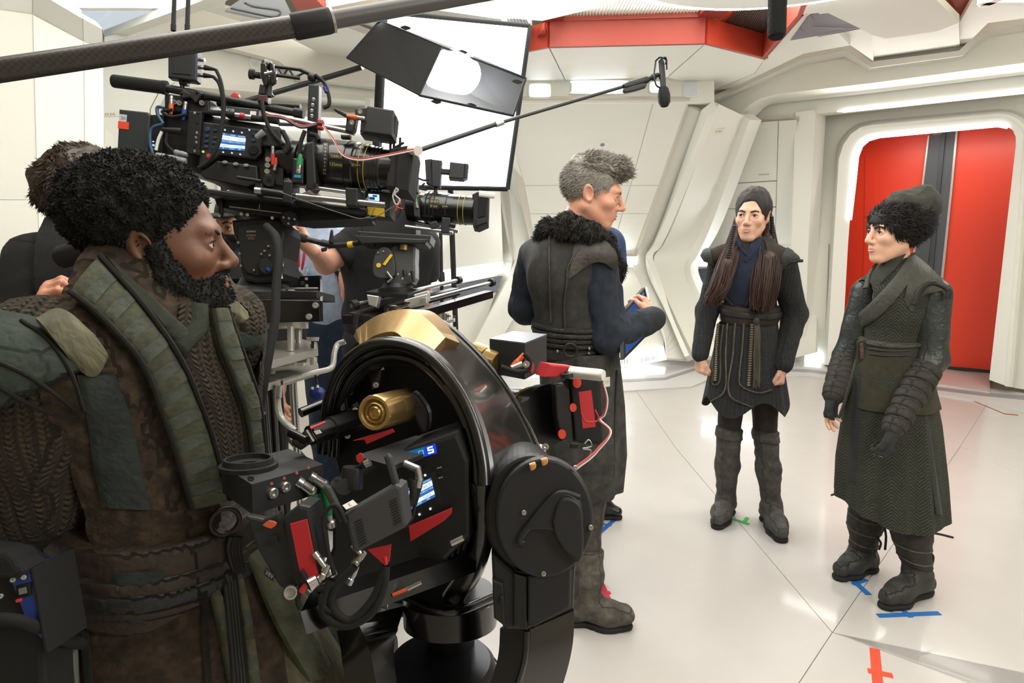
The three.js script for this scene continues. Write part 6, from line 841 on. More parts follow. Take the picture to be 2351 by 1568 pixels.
// ---------- equipment materials ----------
const black = std(0x0e0f10, 0.5), blackSoft = std(0x131415, 0.8), blackGloss = new THREE.MeshPhysicalMaterial({ color: 0x0c0c0d, roughness: 0.25, clearcoat: 0.6, clearcoatRoughness: 0.15 }), gunGrey = std(0x1e2022, 0.45, 0.3), steel = std(0xb8b8b6, 0.28, 0.95), alu = std(0xb9b8b3, 0.38, 0.75, { bumpMap: grainBump, bumpScale: 0.0003 }), brass = std(0xb99b66, 0.36, 0.85, { bumpMap: grainBump, bumpScale: 0.0002 }), rubber = std(0x101011, 0.85), clothBlack = std(0x17181a, 0.95, 0, { bumpMap: weaveBump, bumpScale: 0.0006 }), redTape = std(0xb01f26, 0.7), orangeTape = std(0xd8402a, 0.6), yellowTape = std(0xc9a41e, 0.7), whiteTape = std(0xd6d4ce, 0.7), orangePlug = std(0xd0561d, 0.5), greenPlug = std(0x0f7a3c, 0.5), bluePlug = std(0x1d3a9a, 0.5), redPlug = std(0xb02a26, 0.5), greyPlug = std(0x7d7f80, 0.5);
const cable = (pts, r, m = rubber) => tube(pts, r, pts.length * 10, 7);
const print = (text, w, h, size, fg, bg, font = 'sans-serif') => std(0xffffff, 0.5, 0, { map: canvasTex(w, h, (c) => { c.fillStyle = bg; c.fillRect(0, 0, w, h); c.fillStyle = fg; c.font = `${size}px ${font}`; c.textAlign = 'center'; c.textBaseline = 'middle'; String(text).split('\n').forEach((s, i, a) => c.fillText(s, w / 2, h * (i + 0.5) / a.length)); }) });
const screenMat = (draw, k = 0.9, w = 256, h = 160) => { const m = canvasTex(w, h, draw); return new THREE.MeshStandardMaterial({ color: 0x0a0d12, roughness: 0.2, emissive: 0xffffff, emissiveMap: m, emissiveIntensity: k }); };
const camScreen = (c, W, H) => { c.fillStyle = '#2c66a4'; c.fillRect(0, 0, W, H); c.fillStyle = '#eaf4ff'; c.fillRect(0, H * 0.14, W, H * 0.26); c.fillRect(0, H * 0.66, W, H * 0.2); c.fillStyle = '#8db4d8'; c.font = `bold ${H * 0.17}px sans-serif`; c.fillText('23.976', W * 0.06, H * 0.34); c.fillText('180.0', W * 0.68, H * 0.34); c.fillText('800', W * 0.08, H * 0.83); c.fillText('3200', W * 0.66, H * 0.83); c.fillStyle = '#eaf4ff'; c.font = `${H * 0.1}px sans-serif`; c.fillText('FPS', W * 0.1, H * 0.1); c.fillText('AUDIO', W * 0.4, H * 0.1); c.fillText('SHUTTER', W * 0.7, H * 0.1); for (let i = 0; i < 3; i++) c.fillText('00:27:14:0' + i, W * 0.1 + W * 0.3 * i, H * 0.52); c.fillText('EI', W * 0.14, H * 0.96); c.fillText('COLOR', W * 0.4, H * 0.96); c.fillText('WB', W * 0.75, H * 0.96); };
// a box from a corner and three edges
function para(o, a, b, c, r = 0) { const p = []; for (const i of [0, 1]) for (const jn of [0, 1]) for (const k of [0, 1]) p.push(o.clone().addScaledVector(a, i).addScaledVector(b, jn).addScaledVector(c, k)); const q = [[0, 1, 3, 2], [4, 6, 7, 5], [0, 4, 5, 1], [2, 3, 7, 6], [0, 2, 6, 4], [1, 5, 7, 3]], pos = [], cen = p.reduce((s, v) => s.add(v), V(0, 0, 0)).multiplyScalar(1 / 8); for (const f of q) { const n = p[f[1]].clone().sub(p[f[0]]).cross(p[f[2]].clone().sub(p[f[0]])), out = n.dot(p[f[0]].clone().sub(cen)) > 0, t = out ? [0, 1, 2, 0, 2, 3] : [0, 2, 1, 0, 3, 2]; for (const i of t) pos.push(...p[f[i]].toArray()); } const g = new THREE.BufferGeometry(); g.setAttribute('position', new THREE.Float32BufferAttribute(pos, 3)); g.computeVertexNormals(); return g; }
const E3 = (o, ...q) => { const O = P(...o); return [O, ...q.map((e) => P(...e).sub(O))]; };

// ---------- big softbox ----------
{
  const c = [P(880, 28, 3.95), P(1217, 60, 4.06), P(1165, 434, 4.0), P(862, 428, 3.9)], n = c[1].clone().sub(c[0]).cross(c[3].clone().sub(c[0])).normalize().multiplyScalar(-1); if (n.z < 0) n.negate();
  const L = thing('softbox_light', 'large square white softbox with black edging, glowing behind the cameras', 'studio light', V(c[3].x + 0.2, 0, c[3].z - 0.1));
  const m = c.reduce((s, p) => s.add(p), V(0, 0, 0)).multiplyScalar(0.25), pan = (k, d, th) => { const v = c.map((p) => p.clone().lerp(m, k).addScaledVector(n, d)); return para4(v, n.clone().multiplyScalar(-th)); };
  part(L, 'diffuser', pan(0.01, 0, 0.01), lampFace); part(L, 'back_cloth', [...pyramid(c, m.clone().addScaledVector(n, -0.35), 0.012)], clothBlack); part(L, 'black_edging', [0, 1, 2, 3].map((i) => cyl(c[i], c[(i + 1) % 4], i === 3 ? 0.028 : 0.014, i === 3 ? 0.028 : 0.014, 10)), clothBlack);
  part(L, 'stand_pole', cyl(m.clone().addScaledVector(n, -0.33), V(m.x, 0.25, m.z - 0.3), 0.018), black); for (let i = 0; i < 3; i++) { const a = i * 2.09 + 0.4; part(L, 'stand_leg', cyl(V(m.x, 0.5, m.z - 0.3), V(m.x + Math.cos(a) * 0.4, 0.012, m.z - 0.3 + Math.sin(a) * 0.4), 0.012), black); }
}
function para4(v, e) { const b = v.map((p) => p.clone().add(e)), pos = [], put = (...a) => a.forEach((p) => pos.push(p.x, p.y, p.z)), qd = (a, b2, c, d) => put(a, b2, c, a, c, d); qd(v[0], v[3], v[2], v[1]); qd(b[0], b[1], b[2], b[3]); for (let i = 0; i < 4; i++) { const k = (i + 1) % 4; qd(v[i], v[k], b[k], b[i]); } const g = new THREE.BufferGeometry(); g.setAttribute('position', new THREE.Float32BufferAttribute(pos, 3)); g.computeVertexNormals(); return g; }
function pyramid(c, top, th) { return [0, 1, 2, 3].map((i) => { const a = c[i], b = c[(i + 1) % 4], n = b.clone().sub(a).cross(top.clone().sub(a)).normalize().multiplyScalar(th), t1 = top.clone().lerp(a, 0.15), t2 = top.clone().lerp(b, 0.15); return para4([a, b, t2, t1], n); }); }
// ---------- lantern with black skirt on its arm ----------
{
  const A = P(1013, 108, 3.35), B = P(962, 219, 3.25), C = P(1178, 266, 3.3), D = P(1207, 180, 3.42), a = P(870, 48, 3.7), b = P(795, 133, 3.62), dA = a.clone().sub(A), dB = b.clone().sub(B), c = C.clone().add(dB), d = D.clone().add(dA);
  const L = thing('lantern_light', 'glowing white lantern in a black cloth skirt hung in front of the softbox', 'studio light', B.clone().lerp(D, 0.5).add(V(0, -0.1, 0)));
  const th = (p, q, r, k) => q.clone().sub(p).cross(r.clone().sub(p)).normalize().multiplyScalar(0.006 * k);
  for (const [p, q, r, s] of [[a, A, B, b], [b, B, C, c], [d, D, C, c], [a, A, D, d]]) part(L, 'skirt_panel', para4([p, q, r, s], th(p, q, r, 1)), clothBlack);
  part(L, 'top_panel', para4([a, b, c, d], th(a, b, c, 1)), clothBlack); part(L, 'skirt_hem', [[A, B], [B, C], [C, D], [D, A]].map(([p, q]) => cyl(p, q, 0.006, 0.006, 8)), clothBlack);
  const m = [A, B, C, D].reduce((s, p) => s.add(p), V(0, 0, 0)).multiplyScalar(0.25).lerp([a, b, c, d].reduce((s, p) => s.add(p), V(0, 0, 0)).multiplyScalar(0.25), 0.3); part(L, 'globe', ball(m, 0.115, 1.25, 1, 1, 28), glow(0xffffff, 6));
  const pl = new THREE.PointLight(0xffffff, 3.2, 0, 2); pl.position.copy(m); pl.shadow.radius = 5; pl.castShadow = true; scene.add(pl);
  for (const [x, y, t] of [[930, 66, 3.55], [1060, 122, 3.36], [1186, 190, 3.38], [1000, 236, 3.26], [1080, 244, 3.28]]) part(L, 'hook_tab', slab(smooth([[x - 12, y - 4], [x, y - 8], [x + 14, y - 2], [x + 2, y + 3]], 2), t, 0.004, 0.001), clothBlack);
  part(L, 'arm', cyl(P(832, 154, 3.66), P(620, 216, 3.9), 0.015, 0.015, 12), gunGrey); part(L, 'arm_end', cyl(P(620, 216, 3.9), P(420, 276, 4.1), 0.015), gunGrey);
  const s = V(P(500, 252, 4.02).x, 0, P(500, 252, 4.02).z); part(L, 'stand_pole', cyl(P(500, 252, 4.02), s.clone().setY(0.3), 0.018), black); for (let i = 0; i < 3; i++) { const q = i * 2.09; part(L, 'stand_leg', cyl(s.clone().setY(0.55), s.clone().add(V(Math.cos(q) * 0.42, 0.012, Math.sin(q) * 0.42)), 0.012), black); }
}
// ---------- boom poles and microphones ----------
{
  const carbon = new THREE.MeshPhysicalMaterial({ map: tex(64, (u, v) => { const k = ((Math.floor(u * 8) + Math.floor(v * 8)) % 2) ? 0.24 : 0.19; return [k * 1.02, k * 0.97, k * 0.9]; }, true, 30), roughness: 0.45, clearcoat: 0.2 });
  const q = thing('boom_pole', 'thick grey carbon boom pole crossing the top left of the picture', 'boom pole', P(-40, 170, 0.85)), a = P(-60, 170, 0.84), b = P(690, 59, 0.95), c = P(762, 46, 0.96), e = P(1240, -38, 1.12), f = P(1770, -140, 1.36);
  part(q, 'pole', cyl(a, b, 0.0148, 0.0148, 28), carbon); part(q, 'collar', turned(P(672, 62, 0.947), c, [[0, 0], [0, 0.0165], [0.06, 0.018], [0.88, 0.018], [0.97, 0.017], [1, 0.0155], [1, 0]]), std(0x1d1d1e, 0.7)); part(q, 'collar_ring', turned(P(760, 46.4, 0.96), P(766, 45.3, 0.961), [[0, 0], [0, 0.0172], [1, 0.0172], [1, 0]]), alu); part(q, 'inner_pole', cyl(c, e, 0.0125, 0.0125, 24), std(0x4c4a48, 0.45)); part(q, 'inner_pole', cyl(e, f, 0.0105, 0.0105, 20), std(0x3b3a39, 0.45));
  const m = thing('microphone', 'black foam shotgun microphone hanging in at the top edge', 'microphone', P(1784, 84, 1.36)); part(m, 'windscreen', turned(P(1783, 88, 1.36), P(1787, -70, 1.36), [[0, 0], [0.0, 0.012], [0.03, 0.0165], [0.08, 0.0178], [1, 0.0185], [1, 0]]), std(0x0c0d0d, 0.95, 0, { bumpMap: grainBump, bumpScale: 0.001 })); part(m, 'holder', cyl(P(1787, -70, 1.36), P(1774, -138, 1.36), 0.008), black);
  const z = thing('boom_pole', 'thin black boom pole slanting up from behind the matte box', 'boom pole', P(700, 430, 2.35)), g = (x, y, t) => P(x, y, t), u = [g(700, 434, 2.3), g(1148, 282, 2.5), g(1440, 196, 2.62), g(1500, 178, 2.64)];
  part(z, 'pole', cyl(u[0], u[1], 0.0085), std(0x202224, 0.4)); part(z, 'pole', cyl(u[1], u[2], 0.0066), std(0x202224, 0.4)); part(z, 'joint', cyl(g(1138, 286, 2.495), g(1155, 280, 2.503), 0.0115), alu); part(z, 'grip', turned(g(1432, 199, 2.61), g(1490, 182, 2.635), [[0, 0], [0, 0.011], [0.2, 0.014], [0.9, 0.014], [1, 0.009], [1, 0]]), black); part(z, 'swivel', [cyl(g(1486, 183, 2.63), g(1510, 172, 2.64), 0.009), ball(g(1500, 177, 2.637), 0.014)], gunGrey); part(z, 'transmitter', slab(smooth([[1430, 204], [1478, 190], [1482, 200], [1436, 212]], 2), 2.6, 0.02, 0.004), black);
  const n = thing('microphone', 'slim black microphone with round foam head on the thin boom', 'microphone', g(1525, 246, 2.63)); part(n, 'body', turned(g(1523, 212, 2.63), g(1517, 138, 2.63), [[0, 0], [0, 0.013], [0.8, 0.0135], [0.97, 0.012], [1, 0.008], [1, 0]]), black); part(n, 'foam_head', turned(g(1526, 247, 2.63), g(1523, 200, 2.63), [[0, 0], [0.06, 0.014], [0.25, 0.0225], [0.6, 0.024], [0.9, 0.019], [1, 0.014], [1, 0]]), std(0x17181a, 0.95)); part(n, 'shock_mount', [tube([g(1505, 142, 2.62), g(1502, 170, 2.61), g(1507, 196, 2.61), g(1516, 202, 2.62)], 0.0035), tube([g(1505, 140, 2.62), g(1515, 132, 2.6), g(1530, 138, 2.61), g(1528, 148, 2.62)], 0.0035), cyl(g(1503, 174, 2.64), g(1520, 170, 2.635), 0.007)], black); part(n, 'cable', tube([g(1516, 138, 2.6), g(1528, 132, 2.6), g(1531, 160, 2.61)], 0.003), rubber);
}
// ---------- marks of tape on the floor ----------
{
  const strip = (o, a, b, w) => { const p = PH(...a, 0), q = PH(...b, 0), d = q.clone().sub(p).normalize(), s = V(-d.z, 0, d.x).multiplyScalar(w / 2); return prism([p.clone().add(s), q.clone().add(s), q.clone().sub(s), p.clone().sub(s)], 0.0002, 0.0012 + 0.0004 * o); };
  const mark = (label, m, l1, l2, w = 0.025) => { const t = thing('tape_mark', label, 'tape mark', PH(...l1[0], 0), 'floor tape marks'); part(t, 'tape_bar', strip(0, ...l1, w), m); part(t, 'tape_stem', strip(1, ...l2, w * 0.8), m); };
  const blueT = std(0x1b63a8, 0.6), greenT = std(0x2aa24a, 0.6), redT = std(0xb82030, 0.6), orT = std(0xe0472a, 0.6);
  mark('green T of tape at the long-haired woman\'s boots', greenT, [[1658, 1184], [1720, 1204]], [[1708, 1200], [1716, 1188]]); mark('blue T of tape under the fur-hatted woman\'s boots', blueT, [[1936, 1312], [1995, 1366]], [[1958, 1342], [1990, 1331]], 0.028); mark('blue T of tape in front of the fur-hatted woman\'s boots', blueT, [[2015, 1414], [2158, 1408]], [[2066, 1394], [2092, 1418]], 0.028);
  mark('red T of tape beside the grey-haired man\'s boot', redT, [[1376, 1332], [1408, 1404]], [[1360, 1364], [1402, 1361]], 0.03); mark('orange-red T of tape at the bottom edge of the floor', orT, [[2008, 1489], [2018, 1600]], [[1992, 1540], [2050, 1552]], 0.035); mark('dark blue T of tape at the pointed black boot', std(0x1c56a0, 0.6), [[1370, 1230], [1412, 1192]], [[1376, 1202], [1404, 1207]]);
}
// ---------- camera with the long lens ----------
const S = (pts, t, th, b = 0.003, h) => slab(pts, t, th, b, h), R4 = rect;
const pipe = (a, b, r) => cyl(P(...a), P(...b), r * ((a[2] + b[2]) / 2) / FOC, r * ((a[2] + b[2]) / 2) / FOC, 18);   // r in picture pixels
const wire = (pts, r, t) => tube(pts.map((q) => P(q[0], q[1], q[2] || t)), r, pts.length * 8, 6);
const screws = (w, l, t, r = 0.003, m = steel) => l.forEach(([x, y]) => part(w, 'screw', turned(P(x, y, t + 0.002), P(x, y, t - 0.002), [[0, 0], [0, r], [0.8, r], [1, r * 0.75], [1, r * 0.35], [0.6, 0.0001]], 12), m));
const plug = (w, x0, y0, x1, y1, t, m, r = 0.006) => { const a = P(x0, y0, t), b = P(x1, y1, t); part(w, 'plug_sleeve', turned(a.clone().lerp(b, 0.42), b, [[0, r * 0.95], [0.3, r], [1, r * 0.6], [1, 0]], 14), m); part(w, 'plug_metal', turned(a, a.clone().lerp(b, 0.45), [[0, 0], [0, r * 0.8], [0.3, r * 0.95], [0.35, r * 0.8], [1, r * 0.85], [1, 0]], 14), steel); };
{
  const T = 1.75, w = thing('film_camera', 'rigged cinema camera with a long black lens and lit side display', 'camera', P(600, 440, 1.84));
  // battery at the back
  const bat = part(w, 'battery', S([[273, 250], [338, 257], [345, 264], [338, 362], [268, 354]], T - 0.01, 0.075, 0.004), std(0x22282a, 0.55)); part(bat, 'number_label', decal([[274, 279], [291, 280], [292, 264], [275, 262]], P(1175, 784, T - 0.01), BACK, 0.001), print('36', 64, 64, 44, '#222', '#b9bcc4')); part(bat, 'red_tape', decal([[271, 295], [296, 298], [297, 281], [272, 278]], P(1175, 784, T - 0.01), BACK, 0.0012), orangeTape); part(bat, 'battery_edge', S([[268, 350], [338, 358], [338, 362], [268, 354]], T - 0.012, 0.07, 0.001), black);
  part(w, 'battery_plate', S([[345, 263], [376, 262], [372, 352], [340, 356]], T, 0.07), black); part(w, 'small_display', decal([[346, 345], [357, 346], [358, 322], [348, 321]], P(1175, 784, T), BACK, 0.001), screenMat((c, W, H) => { c.fillStyle = '#06101c'; c.fillRect(0, 0, W, H); c.fillStyle = '#a8d4ff'; c.fillRect(W * 0.2, H * 0.1, W * 0.5, H * 0.12); c.fillRect(W * 0.2, H * 0.4, W * 0.6, H * 0.2); c.fillRect(W * 0.1, H * 0.8, W * 0.5, H * 0.1); }, 0.9, 64, 96));
  // body
  const body = part(w, 'body', S([[372, 262], [430, 258], [600, 284], [640, 290], [640, 430], [570, 432], [498, 408], [470, 410], [452, 398], [372, 372]], T + 0.02, 0.14, 0.006), black);
  part(w, 'display_panel', S([[456, 277], [600, 296], [604, 300], [600, 352], [584, 366], [505, 356], [492, 366], [470, 384], [454, 380]], T, 0.03, 0.005), std(0x1a1b1e, 0.5));
  part(w, 'main_display', decal([[503, 342], [562, 347], [565, 313], [506, 304]], P(1175, 784, T), BACK, 0.001), screenMat(camScreen, 1.0));
  const btn = std(0x1c3550, 0.4), led = glow(0xcfe8ff, 0.8); for (const [x, y, b] of [[475, 297, 1], [493, 299, 0], [474, 313, 0], [493, 316, 0], [473, 325, 0], [491, 327, 0], [472, 337, 0], [490, 339, 0], [582, 308, 0], [581, 322, 0]]) part(w, 'button', S(circle(x, y, b ? 6.5 : 5.5, b ? 5.5 : 3, 16), T - 0.003, 0.005, 0.001), btn);
  for (const [x, y] of [[516, 298], [535, 301], [555, 304], [572, 298], [512, 349], [532, 351], [551, 354]]) part(w, 'key_light', S(circle(x, y, 2, 2, 10), T - 0.002, 0.003, 0), led);
  part(w, 'record_button', S(circle(478, 357, 5, 5, 16), T - 0.004, 0.006, 0.001), glow(0xc0181e, 0.7)); part(w, 'power_light', S(circle(466, 348, 2.6, 2.6, 10), T - 0.002, 0.003, 0), glow(0xa8e03a, 1.2)); part(w, 'dial', turned(P(581, 344, T + 0.004), P(581, 344, T - 0.008), [[0, 0], [0, 0.0125], [0.8, 0.0125], [1, 0.011], [1, 0]], 24), rubber);
  for (const [x, y] of [[515, 372], [540, 376], [564, 379]]) part(w, 'push_key', S(circle(x, y, 6.5, 4, 16), T - 0.002, 0.008, 0.002), greyPlug);
  part(w, 'lower_housing', S([[498, 368], [590, 380], [594, 420], [566, 430], [470, 410], [456, 398], [470, 388]], T + 0.005, 0.12, 0.004), black);
  // perforated plate with its holes
  part(w, 'cheese_plate', S([[432, 254], [464, 256], [456, 356], [426, 351]], T - 0.012, 0.014, 0.002, [[441, 268], [455, 262], [441, 280], [453, 284], [438, 292], [451, 302], [436, 312], [448, 318], [435, 328], [447, 338]].map(([x, y], i) => circle(x, y, i % 2 ? 3.6 : 2.6, i % 2 ? 3.6 : 2.6, 10))), gunGrey);
  screws(w, [[447, 260], [452, 305], [450, 316], [451, 327], [447, 347]], T - 0.026, 0.0032);
  // connector box over the body, rods and handle grip
  part(w, 'connector_box', S([[377, 214], [480, 229], [482, 262], [432, 258], [377, 256]], T + 0.0, 0.08, 0.004), gunGrey); for (const [x, y] of [[411, 236], [463, 236], [399, 234]]) part(w, 'socket', turned(P(x, y, T + 0.002), P(x, y, T - 0.008), [[0, 0], [0, 0.0062], [1, 0.0062], [1, 0.004], [0.3, 0.0035], [0.3, 0]], 18), steel);
  plug(w, 394, 221, 392, 263, T - 0.012, orangePlug, 0.006); plug(w, 427, 234, 420, 276, T - 0.012, bluePlug, 0.006); part(w, 'rod_clamp', S(smooth([[410, 214], [420, 206], [436, 212], [452, 206], [464, 214], [456, 226], [448, 236], [436, 224], [418, 226]], 3), T - 0.016, 0.02, 0.003, [circle(417, 216, 5), circle(452, 215, 5)]), black);
  part(w, 'foam_grip', turned(P(260, 186, T), P(384, 202, T), [[0, 0], [0, 0.0155], [0.02, 0.0165], [0.9, 0.0165], [0.92, 0.0175], [0.99, 0.0175], [1, 0.012], [1, 0]]), std(0x0f1011, 0.9)); part(w, 'top_rod', pipe([380, 202, T], [694, 262, T + 0.01], 9), black); part(w, 'top_rod', pipe([500, 236, T + 0.06], [690, 246, T + 0.06], 8), black); part(w, 'rod_end', turned(P(676, 258, T + 0.01), P(698, 262, T + 0.01), [[0, 0.011], [0, 0.0125], [1, 0.0125], [1, 0]]), gunGrey);
  // video transmitter with aerials
  const tx = part(w, 'video_transmitter', S([[385, 72], [453, 76], [451, 184], [446, 186], [385, 177]], T - 0.02, 0.03, 0.004), std(0x1b1d24, 0.5)); part(tx, 'transmitter_face', S([[393, 84], [440, 86], [438, 172], [394, 168]], T - 0.022, 0.004, 0.001), std(0x0d0e10, 0.6));
  for (const [x0, x1] of [[402, 398], [434, 430]]) part(tx, 'aerial', turned(P(x1, 71, T), P(x0, -60, T), [[0, 0], [0, 0.0065], [0.1, 0.0068], [0.12, 0.0058], [0.95, 0.0048], [1, 0.004], [1, 0]], 14), rubber);
  part(tx, 'mount', S([[408, 178], [430, 180], [428, 194], [410, 192]], T - 0.01, 0.02, 0.003), black); part(w, 'mount_post', pipe([418, 194, T], [420, 210, T], 5), gunGrey);
  for (const [y0, y1] of [[136, 138], [153, 156], [171, 174]]) part(w, 'bnc_connector', pipe([452, y0, T], [470, y1, T], 4.5), steel); part(w, 'cable_boot', turned(P(470, 155, T), P(496, 160, T), [[0, 0], [0, 0.007], [1, 0.003], [1, 0]]), rubber); part(w, 'cable_boot', turned(P(468, 173, T), P(490, 176, T), [[0, 0], [0, 0.0065], [1, 0.0035], [1, 0]]), rubber);
  for (const l of [[[496, 160], [505, 180], [511, 206], [514, 260], [508, 300], [500, 335], [478, 370], [455, 386]], [[490, 176], [502, 190], [510, 220], [512, 260], [506, 310], [490, 350]]]) part(w, 'cable', wire(l, 0.0045, T - 0.03), rubber);
  for (const [l, m] of [[[[380, 248], [362, 246], [362, 262], [375, 284]], std(0x2b4a66, 0.5)], [[[375, 284], [348, 296], [345, 330], [352, 356]], std(0x2b4a66, 0.5)], [[[395, 252], [372, 256], [392, 268], [430, 262]], rubber], [[[372, 300], [390, 296], [410, 299]], rubber], [[[372, 302], [364, 320], [358, 345]], whiteTape], [[[384, 305], [382, 330], [400, 350]], rubber]]) part(w, 'cable', wire(l, 0.0042, T - 0.02), m);
  for (const [a, b] of [[[360, 357], [428, 368]], [[402, 350], [430, 356]], [[406, 366], [428, 371]]]) part(w, 'cable_plug', turned(P(...a, T - 0.02), P(...b, T - 0.02), [[0, 0], [0, 0.0075], [0.25, 0.008], [0.3, 0.0065], [0.6, 0.0075], [1, 0.005], [1, 0]]), greyPlug); part(w, 'cable_plug', turned(P(374, 298, T - 0.02), P(418, 302, T - 0.02), [[0, 0], [0, 0.006], [0.7, 0.0085], [1, 0.0085], [1, 0]]), black);
  // receiver with lettering, joints, red band
  const rx = part(w, 'receiver_box', S([[514, 242], [594, 250], [592, 268], [512, 262]], T - 0.005, 0.05, 0.003), std(0x2a2c30, 0.5)); part(rx, 'lettering', decal([[516, 260], [540, 262], [541, 248], [517, 246]], P(1175, 784, T - 0.005), BACK, 0.001), print('RON', 96, 48, 40, '#cfd8e6', '#2a2c30')); part(rx, 'label', decal([[574, 265], [588, 266], [589, 256], [575, 255]], P(1175, 784, T - 0.005), BACK, 0.001), whiteTape);
  part(w, 'bnc_barrel', pipe([538, 263, T - 0.02], [580, 270, T - 0.02], 5), steel); part(w, 'red_ring', pipe([552, 265, T - 0.022], [562, 267, T - 0.022], 6.5), redPlug); part(w, 'thick_cable', pipe([480, 258, T - 0.02], [540, 263, T - 0.02], 6.5), rubber); part(w, 'thick_cable', pipe([578, 270, T - 0.02], [640, 280, T - 0.02], 6.5), rubber); part(w, 'red_cap', S(smooth([[528, 218], [538, 210], [546, 214], [544, 226], [530, 224]], 2), T, 0.02, 0.004), redPlug);
  part(w, 'top_plate', S([[505, 228], [600, 242], [604, 256], [508, 244]], T + 0.02, 0.06, 0.003), black); part(w, 'tally_block', S([[592, 216], [614, 218], [614, 236], [590, 232]], T - 0.01, 0.03, 0.003), std(0x3a1418, 0.5)); part(w, 'shoe', S([[596, 192], [614, 196], [626, 218], [592, 216]], T, 0.02, 0.003), black);
  // articulated arm
  pieces(w, 'arm_clamp', [S(smooth([[597, 146], [606, 142], [612, 150], [614, 190], [604, 194], [598, 170]], 2), T - 0.02, 0.012, 0.003), S(smooth([[618, 142], [628, 146], [634, 182], [628, 192], [620, 186]], 2), T - 0.02, 0.012, 0.003), ball(P(613, 150, T), 0.0155), ball(P(618, 186, T), 0.0155)], blackGloss); part(w, 'arm_bolt', pipe([608, 170, T - 0.02], [626, 166, T - 0.02], 4), steel); part(w, 'arm_knob', turned(P(574, 170, T), P(600, 174, T), [[0, 0], [0, 0.0125], [0.35, 0.0125], [0.4, 0.008], [1, 0.008], [1, 0]]), rubber); part(w, 'truss_arm', [pipe([626, 152, T], [690, 160, T], 4), pipe([690, 160, T], [738, 182, T], 5), pipe([632, 172, T], [690, 180, T], 4), pipe([636, 153, T], [650, 174, T], 2.5), pipe([650, 174, T], [662, 156, T], 2.5), pipe([662, 156, T], [676, 178, T], 2.5), pipe([676, 178, T], [700, 166, T], 2.5), ball(P(717, 178, T), 0.0125)], black); part(w, 'arm_post', pipe([618, 194, T], [616, 222, T], 8), black); part(w, 'cable', wire([[724, 172], [744, 190], [756, 225], [754, 242], [742, 248]], 0.005, T - 0.01), rubber); part(w, 'blue_band', wire([[746, 200], [751, 212]], 0.0062, T - 0.01), bluePlug);
  // upright bracket and side motor
  part(w, 'upright_bracket', S([[708, 192], [732, 195], [729, 330], [703, 324]], T - 0.01, 0.03, 0.003), gunGrey); screws(w, [[718, 241], [716, 254], [716, 266], [720, 228]], T - 0.024, 0.0042); part(w, 'side_rod', pipe([612, 262, T - 0.01], [814, 305, T - 0.03], 5.5), steel); part(w, 'side_rod', pipe([640, 284, T + 0.05], [800, 290, T + 0.05], 5), steel);
  part(w, 'cable_clip', S([[728, 272], [741, 274], [739, 296], [727, 294]], T - 0.035, 0.02, 0.003), redPlug); part(w, 'cable_clip', S([[728, 278], [742, 280], [741, 289], [727, 287]], T - 0.037, 0.024, 0.003), black);
  for (const [d, m] of [[0, redPlug], [3, greyPlug], [6, rubber]]) part(w, 'ribbon_wire', wire([[600, 262 + d], [650, 268 + d], [690, 288 + d], [728, 282 + d]], 0.0018, T - 0.03), m); for (const [d, m] of [[0, redPlug], [3.5, whiteTape]]) part(w, 'ribbon_wire', wire([[740, 285 + d], [765, 318 + d], [785, 352 + d], [820, 364 + d], [880, 356 + d], [950, 342 + d]], 0.0018, T - 0.1), m);
  for (const l of [[[600, 230], [606, 262], [622, 300], [650, 332]], [[700, 300], [690, 330], [688, 360], [690, 380]], [[648, 300], [662, 330], [655, 350]], [[712, 308], [726, 312], [732, 322]]]) part(w, 'cable', wire(l, 0.0065 - 0.001 * l.length + 0.003, T - 0.03), rubber);
  // lens mount, motors, plugs
  part(w, 'motor_box', S([[604, 292], [644, 294], [645, 338], [600, 334]], T - 0.02, 0.05, 0.004), std(0x18191b, 0.5)); part(w, 'front_panel', S([[608, 336], [652, 340], [650, 428], [602, 424]], T - 0.005, 0.08, 0.004), black); for (const [x, y] of [[615, 366], [614, 379], [613, 393]]) part(w, 'socket', turned(P(x, y, T - 0.003), P(x, y, T - 0.012), [[0, 0], [0, 0.0068], [1, 0.0068], [1, 0.0045], [0.4, 0.004], [0.4, 0]], 8), steel);
  plug(w, 627, 336, 626, 379, T - 0.015, redPlug, 0.006); plug(w, 630, 392, 634, 362, T - 0.014, redPlug, 0.0055); part(w, 'hub', turned(P(617, 415, T), P(617, 415, T - 0.02), [[0, 0], [0, 0.0165], [0.8, 0.0165], [1, 0.014], [1, 0.006], [0.8, 0.005], [0.8, 0]]), black); part(w, 'cable_plug', turned(P(588, 316, T - 0.03), P(606, 303, T - 0.03), [[0, 0], [0, 0.006], [0.7, 0.0085], [1, 0.0085], [1, 0]]), greyPlug);
  part(w, 'focus_motor', S([[672, 362], [698, 364], [696, 422], [668, 420]], T - 0.05, 0.05, 0.004), black); plug(w, 685, 398, 690, 354, T - 0.07, greenPlug, 0.0075); part(w, 'motor_label', decal([[675, 407], [691, 409], [692, 402], [676, 401]], P(1175, 784, T - 0.05), BACK, 0.001), std(0x2f8fb8, 0.5));
  // lens
  const la = P(640, 366, T + 0.03), lb = P(908, 392, T), rp = (x) => x * T / FOC, lf = cap(P(728, 374.5, T + 0.02), P(860, 387, T + 0.005), rp(57.5));
